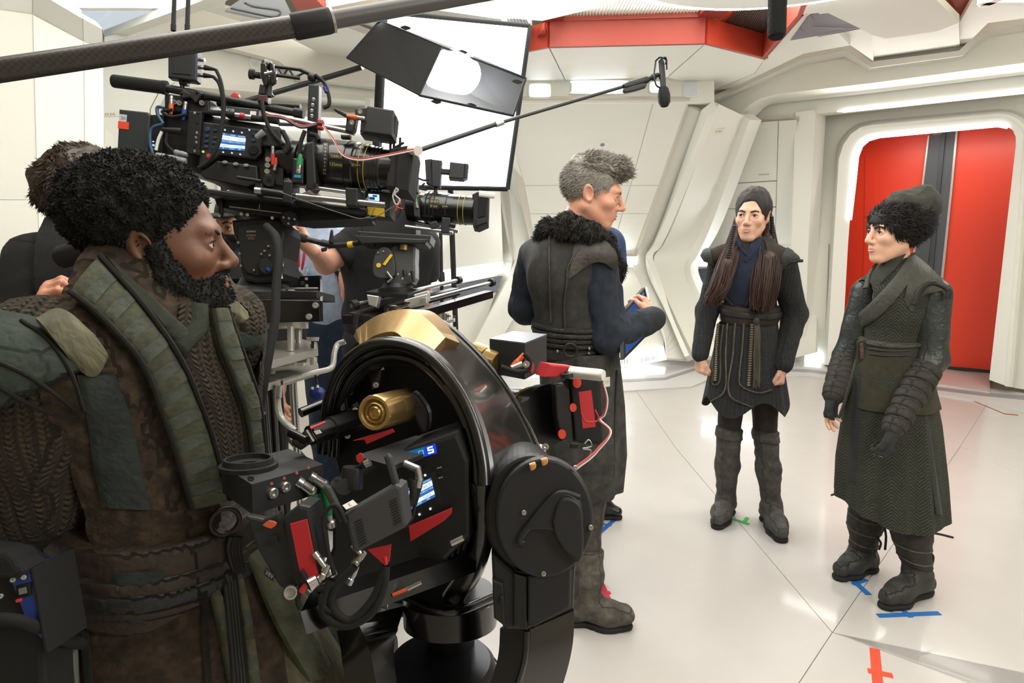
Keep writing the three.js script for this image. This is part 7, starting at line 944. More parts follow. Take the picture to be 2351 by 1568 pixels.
  const ln = part(w, 'lens', turned(la, lb, [[0, 0], [0, rp(38)], [0.12, rp(40)], [0.13, rp(46)], [0.2, rp(46)], [0.21, rp(40)], [0.27, rp(42)], [0.28, rp(50)], [0.32, rp(54)], [0.33, rp(57)], [0.68, rp(56)], [0.69, rp(53)], [0.8, rp(52)], [0.81, rp(50)], [0.9, rp(49)], [0.91, rp(47)], [1, rp(47)], [1, 0]], 48), new THREE.MeshPhysicalMaterial({ color: 0x0e0e0f, roughness: 0.32, clearcoat: 0.3 }));
  for (const k of [0.35, 0.74, 0.785, 0.62, 0.71, 0.83, 0.86, 0.89]) { const c = la.clone().lerp(lb, k), d = lb.clone().sub(la).normalize(); part(ln, k === 0.74 || k === 0.785 ? 'yellow_ring' : 'barrel_ring', turned(c, c.clone().addScaledVector(d, 0.0016), [[0, 0], [0, rp(k < 0.69 ? 57.4 : k < 0.8 ? 53.6 : 50.6)], [1, rp(k < 0.69 ? 57.4 : k < 0.8 ? 53.6 : 50.6)], [1, 0]], 48), k === 0.74 || k === 0.785 ? std(0xa89a2c, 0.5) : rubber); }
  part(ln, 'lens_name', curvedDecal(lf, [[757, 364], [786, 367], [787, 353], [758, 350]], 8, 4), print('Cooke /i', 128, 48, 30, '#b9a43a', '#0f0f10')); part(ln, 'focal_length', curvedDecal(lf, [[756, 385], [786, 388], [786, 371], [757, 368]], 8, 4), print('135mm', 128, 64, 40, '#b9a43a', '#0f0f10')); part(ln, 'lens_series', curvedDecal(lf, [[804, 384], [830, 386], [830, 375], [805, 373]], 8, 4), print('SF-FF+', 128, 48, 36, '#b9a43a', '#0f0f10')); part(ln, 'distance_scale', curvedDecal(lf, [[737, 402], [752, 402], [754, 328], [742, 327]], 4, 10), print('4½\n5\n6\n7\n7½\n8\n9\n10\n12', 48, 256, 20, '#cfc79a', '#0f0f10'));
  part(w, 'lens_support', S([[700, 328], [720, 324], [726, 420], [712, 436], [702, 430]], T - 0.055, 0.06, 0.004), black);
  // matte box with light tube
  const mb = part(w, 'matte_box', S([[893, 340], [948, 332], [950, 345], [938, 440], [886, 428]], T - 0.05, 0.13, 0.005), blackSoft); part(mb, 'matte_flag', S([[912, 338], [944, 332], [938, 440], [908, 434]], T - 0.056, 0.01, 0.002), rubber); for (const [x, y] of [[896, 330], [904, 332], [918, 328]]) part(mb, 'knob', pipe([x, y + 14, T], [x + 1, y - 12, T], 3), black); part(mb, 'top_clip', [pipe([905, 340, T - 0.02], [926, 328, T - 0.02], 3), S([[914, 330], [926, 324], [928, 328], [916, 334]], T - 0.02, 0.01)], black);
  const tl = P(958, 345, T - 0.07), td = part(mb, 'range_finder', turned(P(944, 343, T - 0.05), P(960, 346, T - 0.075), [[0, 0], [0, 0.0125], [1, 0.0125], [1, 0]], 28), whiteTape); part(td, 'letter', decal([[950, 354], [968, 353], [967, 337], [949, 338]], tl, V(0.55, 0, 0.85), 0.004), print('B\n12', 64, 64, 30, '#222', '#d6d4ce'));
  part(mb, 'carabiner', tube([[908, 434], [902, 452], [910, 470], [918, 460], [906, 446], [914, 436], [908, 432]].map((q) => P(q[0], q[1], T - 0.07)), 0.0024, 60, 6), alu); part(mb, 'red_tag', S([[916, 452], [922, 466], [918, 470], [912, 458]], T - 0.07, 0.003, 0), redTape);
  // rods and sliding base
  part(w, 'support_rod', pipe([672, 424, T - 0.03], [796, 441, T - 0.03], 4.6), steel); part(w, 'support_rod', pipe([650, 446, T - 0.04], [884, 470, T - 0.04], 6.5), steel); pieces(w, 'rod_grip', [pipe([600, 438, T - 0.04], [680, 450, T - 0.04], 8), pipe([545, 407, T - 0.03], [600, 416, T - 0.03], 4)], black); pieces(w, 'rod_bracket', [S([[650, 414], [672, 416], [670, 468], [648, 464]], T - 0.05, 0.06), S([[792, 430], [822, 432], [820, 474], [794, 472]], T - 0.05, 0.08), S([[584, 418], [602, 420], [602, 444], [584, 440]], T - 0.03, 0.03)], black);
  part(w, 'rod_cap', pipe([586, 437, T - 0.04], [602, 439, T - 0.04], 8), steel); part(w, 'sliding_plate', S([[470, 432], [842, 478], [842, 488], [470, 446]], T - 0.02, 0.14, 0.004), black);
  // viewing monitor on the rod
  const mo = part(w, 'monitor', S([[843, 242], [903, 252], [900, 312], [832, 303]], T - 0.08, 0.07, 0.004), std(0x191a1c, 0.6)); part(mo, 'monitor_hood', S([[900, 262], [909, 266], [905, 302], [896, 312]], T - 0.06, 0.05, 0.003), rubber); part(mo, 'monitor_base', S([[832, 302], [900, 312], [890, 316], [826, 306]], T - 0.075, 0.06, 0.002), black); pieces(w, 'monitor_bracket', [S([[815, 248], [843, 246], [842, 270], [814, 268]], T - 0.06, 0.03), S([[796, 262], [818, 268], [814, 292], [808, 304], [792, 300]], T - 0.05, 0.03), S([[782, 308], [804, 309], [803, 317], [782, 316]], T - 0.05, 0.02, 0.003), S([[828, 274], [840, 276], [836, 304], [826, 302]], T - 0.05, 0.02)], black); part(w, 'lever', S(smooth([[764, 246], [770, 248], [796, 260], [794, 268], [782, 262], [768, 254]], 2), T - 0.06, 0.012), black); plug(w, 838, 273, 796, 266, T - 0.085, orangePlug, 0.006); screws(w, [[807, 281], [826, 256]], T - 0.09, 0.006);
  // small data recorder below the lens with yellow cloth tape
  const rc = part(w, 'recorder', S([[838, 436], [900, 442], [898, 500], [836, 496]], T + 0.0, 0.06, 0.004), black); part(rc, 'recorder_screen', decal([[845, 465], [871, 468], [871, 447], [846, 445]], P(1175, 784, T), BACK, 0.001), screenMat((c, W, H) => { c.fillStyle = '#bfe0ff'; c.fillRect(0, 0, W, H); c.fillStyle = '#16345f'; c.fillRect(W * 0.1, H * 0.35, W * 0.5, H * 0.3); c.fillRect(W * 0.4, H * 0.1, W * 0.4, H * 0.2); }, 1.0, 64, 48)); part(rc, 'yellow_tape', S([[843, 474], [882, 478], [883, 498], [842, 492]], T - 0.004, 0.006, 0.001), yellowTape); part(rc, 'screen_plug', pipe([834, 466, T - 0.02], [848, 452, T - 0.02], 3), steel);
  for (const l of [[[860, 478], [852, 494], [830, 502], [790, 492], [700, 462], [640, 440]], [[910, 470], [880, 488], [858, 500], [840, 500]]]) part(w, 'thin_wire', wire(l, 0.0014, T - 0.06), std(0x55585a, 0.5));
}
// ---------- fluid head, sliding frame and dolly under it ----------
{
  const T = 1.82, w = thing('fluid_head', 'black fluid tripod head holding the long-lens camera', 'tripod head', P(600, 690, T)), hm = std(0x17181a, 0.5);
  part(w, 'top_plate', S([[484, 436], [838, 486], [842, 502], [800, 504], [692, 508], [560, 490], [498, 474]], T - 0.03, 0.12, 0.004), black); part(w, 'scale', S([[526, 473], [646, 488], [646, 490], [526, 475.5]], T - 0.032, 0.004, 0), alu); part(w, 'scale_mark', S([[595, 466], [597, 466], [596, 480], [594, 480]], T - 0.032, 0.004, 0), alu);
  part(w, 'lever', S(smooth([[500, 444], [508, 442], [510, 490], [502, 498]], 2), T - 0.045, 0.012, 0.003), black); screws(w, [[503, 495], [554, 491], [568, 493], [625, 500]], T - 0.052, 0.0045); part(w, 'knob', turned(P(663, 502, T - 0.03), P(663, 502, T - 0.06), [[0, 0], [0, 0.022], [0.8, 0.022], [1, 0.019], [1, 0]], 12), rubber); screws(w, [[651, 499], [663, 501], [676, 503], [662, 513]], T - 0.063, 0.003);
  part(w, 'body', S(smooth([[530, 505], [600, 500], [652, 512], [648, 590], [646, 642], [560, 644], [550, 570], [536, 540]], 3), T - 0.02, 0.14, 0.008), hm); part(w, 'side_cover', S(smooth([[546, 520], [600, 512], [630, 528], [636, 600], [622, 630], [566, 626], [548, 570]], 3), T - 0.028, 0.01, 0.003), std(0x141517, 0.55));
  part(w, 'maker_name', decal([[564, 535], [590, 535], [590, 527], [564, 527]], P(1175, 784, T - 0.028), BACK, 0.001), print('oconnor', 128, 32, 28, '#c4c4c4', '#141517')); part(w, 'model_number', decal([[565, 551], [588, 551], [588, 537], [565, 537]], P(1175, 784, T - 0.028), BACK, 0.001), print('ULTIMATE\n2575D', 128, 64, 28, '#b08070', '#141517'));
  screws(w, [[547, 557], [550, 582], [553, 610], [616, 565], [607, 576], [600, 583], [619, 586], [599, 605], [635, 553], [637, 577], [640, 598], [583, 620]], T - 0.032, 0.0034); part(w, 'tension_dial', turned(P(610, 612, T - 0.02), P(610, 612, T - 0.045), [[0, 0], [0, 0.02], [0.8, 0.02], [1, 0.016], [1, 0]], 24), black); part(w, 'dial_mark', S([[612, 612], [620, 616], [618, 624], [610, 618]], T - 0.047, 0.003, 0), bluePlug); part(w, 'side_crank', [pipe([640, 610, T - 0.04], [646, 640, T - 0.04], 4), pipe([644, 598, T - 0.04], [646, 612, T - 0.04], 6)], steel);
  part(w, 'pan_base', turned(P(604, 690, T + 0.06), P(604, 640, T + 0.06), [[0, 0], [0, 0.092], [0.3, 0.096], [0.45, 0.09], [0.6, 0.07], [1, 0.058], [1, 0]], 40), std(0x242527, 0.55));
  const f = thing('camera_slider', 'short black slider frame under the fluid head', 'slider', P(640, 740, T));
  part(f, 'front_rail', S([[508, 684], [734, 690], [736, 738], [560, 742], [508, 730]], T - 0.03, 0.02, 0.002), blackGloss); part(f, 'back_rail', S([[500, 640], [735, 632], [738, 668], [500, 676]], T + 0.26, 0.02, 0.002), blackGloss); part(f, 'carriage', S([[524, 664], [728, 668], [730, 686], [524, 684]], T - 0.01, 0.18, 0.003), black); for (const y of [668, 676]) part(f, 'guide_rod', pipe([510, y - 4, T + 0.02], [730, y - 6, T + 0.02], 2.5), steel); part(f, 'end_plate', para(P(735, 690, T - 0.03), P(741, 692, T - 0.03).sub(P(735, 690, T - 0.03)), P(736, 736, T - 0.03).sub(P(735, 690, T - 0.03)), P(735, 640, T + 0.27).sub(P(735, 690, T - 0.03))), black); screws(f, [[724, 701], [709, 727]], T - 0.033, 0.0085); screws(f, [[700, 668], [694, 650]], T - 0.0, 0.006, gunGrey); screws(f, [[703, 640], [704, 656]], T + 0.02, 0.0045);
  const r = thing('camera_riser', 'stack of aluminium riser plates and columns under the slider', 'riser', P(650, 890, T));
  part(r, 'top_disc', turned(P(636, 754, T + 0.1), P(636, 740, T + 0.1), [[0, 0], [0, 0.085], [1, 0.085], [1, 0]], 40), alu); for (const [x, y0, y1, t, q] of [[585, 752, 812, T + 0.02, 7], [668, 750, 806, T, 8], [686, 745, 788, T + 0.12, 7], [604, 752, 800, T + 0.15, 7]]) part(r, 'column', pipe([x, y1, t], [x, y0, t], q), alu);
  const pl = (a, t0, n) => part(r, n, prism(a.map(([x, y]) => PH(x, y, t0)), t0 - 0.02, t0), alu), h1 = P(640, 806, T).y, h2 = P(640, 870, T).y; pl([[560, 812], [622, 828], [730, 800], [728, 786], [690, 778], [560, 792]], h1, 'middle_plate'); pl([[560, 874], [600, 884], [732, 846], [730, 834], [690, 828], [560, 852]], h2, 'lower_plate');
  part(r, 'bearing_ring', turned(P(648, 840, T + 0.06), P(648, 826, T + 0.06), [[0, 0], [0, 0.06], [1, 0.06], [1, 0]], 36), alu); for (const [x, y0, y1] of [[720, 838, 820], [624, 858, 842], [720, 800, 790]]) part(r, 'levelling_screw', pipe([x, y0, T + 0.01], [x, y1, T + 0.01], 8), alu); part(r, 'hand_wheel', turned(P(718, 783, T), P(718, 774, T), [[0, 0], [0, 0.015], [1, 0.0165], [1, 0]], 30), alu); part(r, 'hand_wheel_post', pipe([718, 800, T], [718, 780, T], 3.5), gunGrey); for (const x of [660, 696]) part(r, 'block', rbox(P(x, 820, T + 0.03), 0.03, 0.03, 0.03), alu); part(r, 'clamp_bolt', [pipe([584, 918, T], [583, 884, T], 6), pipe([583, 924, T], [583, 916, T], 9)], steel);
  const d = thing('camera_dolly', 'black wheeled camera dolly carrying the riser, with bent steel push bar', 'dolly', V(P(650, 890, T + 0.1).x, 0, P(650, 890, T + 0.1).z)), b = bases.get(d);
  for (const [x, t, q, m] of [[622, T + 0.02, 10, blackGloss], [636, T + 0.1, 12, black], [600, T + 0.12, 8, blackGloss]]) { const a = P(x, 884, t); part(d, 'column', cyl(a, V(a.x, 0.2, a.z), q * t / FOC, q * t / FOC, 20), m); } for (const [x, t] of [[668, T + 0.1], [676, T + 0.14]]) { const a = P(x, 868, t); part(d, 'steel_post', cyl(a, V(a.x, 0.2, a.z), 0.006), steel); }
  part(d, 'push_bar', tube([P(638, 872, T), P(640, 940, T - 0.02), P(648, 962, T - 0.03), P(678, 990, T - 0.05)], 0.0085, 40, 10), alu); part(d, 'push_bar', tube([P(645, 878, T), P(720, 856, T + 0.1), P(762, 842, T + 0.16), P(768, 810, T + 0.18), P(776, 790, T + 0.2), P(792, 784, T + 0.2)], 0.0085, 50, 10), alu); part(d, 'bar_clamp', S([[630, 884], [644, 886], [642, 914], [632, 912]], T - 0.03, 0.02), alu);
  part(d, 'chassis', new RoundedBoxGeometry(0.36, 0.1, 0.6, 3, 0.02).translate(b.x + 0.02, 0.19, b.z - 0.05), black); for (const [x, z] of [[-0.17, -0.3], [0.2, -0.3], [-0.17, 0.2], [0.2, 0.2]]) part(d, 'wheel', turned(V(b.x + x - 0.03, 0.075, b.z + z), V(b.x + x + 0.03, 0.075, b.z + z), [[0, 0], [0, 0.066], [0.1, 0.0745], [0.9, 0.0745], [1, 0.066], [1, 0]], 28), rubber);
  one('hanging_cable', 'thick black cable hanging down in front of the fluid head and riser', 'cable', P(590, 1010, 1.6), tube([[612, 520, 1.7], [634, 546, 1.66], [640, 590, 1.64], [634, 660, 1.62], [632, 730, 1.6], [620, 800, 1.58], [606, 880, 1.56], [598, 940, 1.55], [584, 1010, 1.5], [578, 1060, 1.45]].map((q) => P(...q)), 0.0105, 90, 12), rubber);
  const bag = thing('plastic_bag', 'crumpled pale plastic bag hanging on the dolly behind the bearded man', 'bag', P(586, 990, 1.66)); part(bag, 'film', meshOf(rough(ell(P(582, 945, 1.66), 0.022, 0.052, 0.03), 0.006, 60), [P(582, 945, 1.66)], 0.08, 0.005), new THREE.MeshPhysicalMaterial({ color: 0xcfcac4, roughness: 0.35, transmission: 0.35, thickness: 0 })); part(bag, 'knot', ball(P(584, 912, 1.66), 0.008), whiteTape);
  const bp = thing('gear_pouch', 'blue plastic pouch among the gear behind the robotic head', 'pouch', P(728, 918, 1.9)); part(bp, 'pouch', meshOf(rough(ell(P(729, 905, 1.9), 0.024, 0.022, 0.02), 0.004, 60), [P(729, 905, 1.9)], 0.05, 0.004), std(0x1b2c6e, 0.4)); part(bp, 'clip', [pipe([717, 894, 1.88], [717, 888, 1.88], 3), pipe([729, 890, 1.88], [729, 884, 1.88], 3)], whiteTape); part(bp, 'strap', tube([P(729, 885, 1.9), P(726, 868, 1.92), P(722, 858, 1.92)], 0.003), rubber);
}
// ---------- second camera, its head and slider ----------
{
  const T = 2.4, w = thing('film_camera', 'second cinema camera with a shorter black lens behind the long-lens camera', 'camera', P(900, 560, T + 0.04)), rp = (x) => x * T / FOC;
  part(w, 'body', S([[820, 440], [950, 430], [955, 540], [830, 545]], T + 0.03, 0.14, 0.005), black); const la = P(940, 474, T + 0.04), lb = P(1092, 484, T), ln = part(w, 'lens', turned(la, lb, [[0, 0], [0, rp(32)], [0.15, rp(34)], [0.16, rp(31)], [0.25, rp(31)], [0.26, rp(36)], [0.6, rp(36)], [0.61, rp(34)], [1, rp(33)], [1, 0]], 40), new THREE.MeshPhysicalMaterial({ color: 0x0e0e0f, roughness: 0.32, clearcoat: 0.3 })), lf = cap(la, lb, rp(36));
  for (const k of [0.78, 0.86]) { const c = la.clone().lerp(lb, k), d = lb.clone().sub(la).normalize(); part(ln, 'yellow_ring', turned(c, c.clone().addScaledVector(d, 0.0015), [[0, 0], [0, rp(34.8)], [1, rp(34.8)], [1, 0]], 36), std(0xa89a2c, 0.5)); } part(ln, 'lens_print', curvedDecal(lf, [[984, 478], [1008, 480], [1008, 458], [984, 456]], 6, 5), print('Cooke /i\n85mm', 128, 96, 30, '#b9a43a', '#0f0f10')); part(ln, 'lens_print', curvedDecal(lf, [[1014, 478], [1030, 479], [1030, 470], [1014, 469]], 4, 3), print('SF-FF+', 96, 40, 28, '#b9a43a', '#0f0f10')); for (const k of [0.3, 0.36, 0.42]) { const c = la.clone().lerp(lb, k); part(ln, 'gear_ring', turned(c, c.clone().lerp(lb, 0.02), [[0, 0], [0, rp(37)], [1, rp(37)], [1, 0]], 36), rubber); }
  const mb = part(w, 'matte_box', S([[1084, 446], [1096, 440], [1122, 442], [1120, 512], [1098, 522], [1086, 520]], T - 0.04, 0.11, 0.004), blackSoft); part(mb, 'matte_opening', S([[1098, 456], [1116, 458], [1114, 496], [1098, 500]], T - 0.044, 0.006, 0.001), std(0x050505, 0.9)); part(mb, 'matte_plate', S([[1094, 504], [1116, 498], [1116, 510], [1094, 518]], T - 0.045, 0.006, 0.001), gunGrey); part(mb, 'range_finder', turned(P(1100, 445, T - 0.04), P(1136, 449, T - 0.04), [[0, 0], [0, 0.011], [0.9, 0.011], [1, 0.009], [1, 0]]), whiteTape);
  pieces(w, 'viewfinder', [S([[975, 366], [990, 364], [994, 428], [978, 420]], T, 0.03), S([[990, 365], [1014, 368], [1010, 430], [992, 428]], T - 0.02, 0.04), S([[1012, 386], [1034, 388], [1032, 400], [1010, 398]], T - 0.02, 0.02)], gunGrey); part(w, 'viewfinder_post', pipe([1000, 428, T], [1000, 446, T], 4), black); const mo = part(w, 'monitor', S([[1033, 371], [1066, 375], [1064, 411], [1030, 408]], T - 0.05, 0.05, 0.003), black); part(mo, 'monitor_side', S([[1066, 375], [1075, 376], [1072, 408], [1064, 411]], T - 0.04, 0.04, 0.002), gunGrey);
  plug(w, 958, 478, 952, 446, T - 0.04, greenPlug, 0.007); pieces(w, 'gear_cluster', [S([[942, 410], [958, 404], [958, 440], [940, 446]], T - 0.02, 0.05), S([[948, 446], [962, 450], [964, 500], [950, 496]], T - 0.04, 0.04)], black); for (const l of [[[958, 408], [974, 414], [985, 412]], [[975, 420], [966, 432], [980, 436]], [[905, 458], [920, 476], [912, 500]], [[890, 446], [905, 470], [930, 480]]]) part(w, 'cable', wire(l, 0.004, T - 0.04), rubber); for (const l of [[[880, 480], [900, 474], [925, 480]], [[884, 490], [905, 486], [915, 470]]]) part(w, 'thin_wire', wire(l, 0.0025, T - 0.05), redPlug);
  part(w, 'support_rod', pipe([930, 520, T - 0.02], [1040, 534, T - 0.02], 4.5), steel); part(w, 'support_rod', pipe([950, 510, T + 0.04], [1052, 532, T + 0.04], 4), steel); pieces(w, 'rod_bracket', [S([[1014, 498], [1034, 500], [1032, 536], [1012, 534]], T - 0.03, 0.05), S([[984, 512], [1002, 506], [1010, 520], [990, 526]], T - 0.03, 0.04)], gunGrey); part(w, 'eye_light_knob', turned(P(1034, 516, T - 0.03), P(1046, 518, T - 0.03), [[0, 0], [0, 0.008], [1, 0.008], [1, 0]]), black); part(w, 'base_plate', S([[820, 530], [990, 540], [986, 556], [828, 552]], T - 0.02, 0.14, 0.004), black);
  const H = thing('fluid_head', 'grey fluid head with yellow tape under the second camera', 'tripod head', P(900, 670, T)), gm = std(0x4a4b49, 0.5, 0.3);
  part(H, 'tilt_plate', S([[812, 540], [960, 548], [984, 548], [976, 560], [900, 558], [830, 560]], T - 0.04, 0.14, 0.004), black); part(H, 'body', S(smooth([[900, 562], [948, 556], [952, 600], [946, 650], [884, 654], [886, 600]], 3), T, 0.11, 0.006), gm); part(H, 'side_disc', S(smooth([[860, 586], [874, 568], [892, 570], [904, 590], [906, 632], [880, 640], [858, 632], [856, 604]], 3), T - 0.025, 0.03, 0.004), std(0x2b2c2c, 0.6)); part(H, 'tape_dot', S(circle(869, 609, 5.5, 5.5, 20), T - 0.028, 0.004, 0.0005), yellowTape); part(H, 'tape_strip', S([[896, 583], [902, 586], [884, 610], [878, 607]], T - 0.03, 0.005, 0.001), yellowTape); part(H, 'counter_dial', turned(P(926, 574, T), P(928, 556, T), [[0, 0], [0, 0.016], [1, 0.016], [1, 0]]), brass); part(H, 'brake_lever', [pipe([888, 624, T - 0.03], [900, 640, T - 0.03], 3), pipe([900, 640, T - 0.03], [890, 648, T - 0.03], 2.5)], steel); pieces(H, 'lock_knobs', [pipe([928, 620, T - 0.02], [930, 634, T - 0.02], 5), pipe([946, 622, T - 0.02], [950, 648, T - 0.02], 4)], black); screws(H, [[880, 577], [868, 580], [924, 640], [914, 630], [940, 630]], T - 0.028, 0.004); part(H, 'pan_base', turned(P(912, 676, T + 0.04), P(912, 652, T + 0.04), [[0, 0], [0, 0.066], [0.5, 0.068], [0.6, 0.056], [1, 0.05], [1, 0]], 36), black);
  part(H, 'pan_handle', [tube([P(668, 540, 2.42), P(740, 558, 2.42), P(770, 564, 2.42), P(800, 562, 2.4), P(850, 556, 2.38), P(862, 562, 2.38)], 0.0095, 50, 12)], black); part(H, 'handle_grip', turned(P(666, 539, 2.42), P(704, 549, 2.42), [[0, 0], [0, 0.014], [0.1, 0.0165], [0.9, 0.0155], [1, 0.012], [1, 0]]), rubber); part(H, 'handle_joint', cyl(P(738, 557, 2.42), P(764, 563, 2.42), 0.0125), gunGrey); part(H, 'handle_tape', cyl(P(800, 562, 2.4), P(812, 560.5, 2.395), 0.0112), yellowTape); pieces(H, 'lock_lever', [S(smooth([[754, 556], [758, 530], [764, 528], [764, 556]], 2), 2.4, 0.008), S([[736, 570], [752, 566], [748, 576], [738, 578]], 2.4, 0.01)], black);
  const L = thing('camera_slider', 'long slider with two polished rails under the second camera', 'slider', P(960, 740, 2.4));
  for (const [a, b] of [[[806, 702, 2.36], [1056, 642, 2.86]], [[890, 712, 2.3], [1132, 648, 2.8]]]) { part(L, 'rail', pipe(a, b, 4.6), steel); part(L, 'rail_cap', turned(P(...a), P(...a).lerp(P(...b), 0.04), [[0, 0], [0, 0.018], [1, 0.018], [1, 0]]), black); part(L, 'rail_cap', turned(P(...b).lerp(P(...a), 0.03), P(...b), [[0, 0], [0, 0.016], [1, 0.016], [1, 0]]), black); const d = V(0, -0.035, 0); part(L, 'rail_bed', para4([P(...a).add(d), P(...b).add(d), P(...b).add(V(0, -0.065, 0)), P(...a).add(V(0, -0.065, 0))], V(-0.035, 0, -0.01)), std(0x1f1519, 0.35, 0.3)); }
  part(L, 'carriage_plate', para(P(838, 670, 2.44), P(936, 676, 2.3).sub(P(838, 670, 2.44)), P(884, 658, 2.62).sub(P(838, 670, 2.44)), V(0, -0.014, 0)), black); pieces(L, 'bearing_block', [S([[842, 676], [870, 680], [864, 706], [846, 700]], 2.38, 0.05), S([[928, 688], [982, 674], [980, 696], [938, 706]], 2.3, 0.05), S([[950, 676], [984, 666], [984, 690], [952, 698]], 2.32, 0.05)], alu); part(L, 'lock_knob', turned(P(970, 690, 2.29), P(971, 691, 2.26), [[0, 0], [0, 0.011], [1, 0.011], [1, 0]], 10), steel); screws(L, [[1006, 698], [1044, 688], [1082, 672], [1116, 662]], 2.5, 0.003); part(L, 'cross_plate', para(P(800, 718, 2.4), P(900, 736, 2.3).sub(P(800, 718, 2.4)), P(870, 700, 2.65).sub(P(800, 718, 2.4)), V(0, -0.02, 0)), black);
  for (const [x, y, t] of [[850, 726, 2.45], [1008, 700, 2.62], [900, 722, 2.6]]) { const a = P(x, y, t); part(L, 'support_leg', cyl(a, V(a.x, 0.03, a.z), 0.022), x > 1000 ? alu : black); part(L, 'foot', turned(V(a.x, 0.001, a.z), V(a.x, 0.04, a.z), [[0, 0], [0, 0.06], [0.6, 0.055], [1, 0.025], [1, 0]]), black); } part(L, 'levelling_screw', [pipe([1026, 770, 2.6], [1026, 720, 2.6], 4), pipe([1034, 728, 2.6], [1034, 724, 2.6], 11)], steel); pieces(L, 'levelling_plate', [S([[1012, 738], [1044, 730], [1044, 738], [1014, 746]], 2.58, 0.03), S([[1016, 758], [1046, 750], [1046, 758], [1018, 766]], 2.58, 0.03)], alu); part(L, 'cable', wire([[820, 722], [816, 745], [820, 772]], 0.009, 2.3), rubber);
  const st = thing('light_stand', 'thin black stand rising beside the second camera lens', 'stand', V(P(1014, 640, 3.4).x, 0, P(1014, 640, 3.4).z)), sb = bases.get(st); part(st, 'pole', cyl(P(1011, 500, 3.4), V(sb.x, 0.35, sb.z), 0.009), black); part(st, 'collar', cyl(P(1013, 625, 3.4), P(1014, 646, 3.4), 0.017), black); for (let i = 0; i < 3; i++) part(st, 'leg', cyl(V(sb.x, 0.45, sb.z), V(sb.x + Math.cos(i * 2.09) * 0.3, 0.01, sb.z + Math.sin(i * 2.09) * 0.3), 0.008), black);
}
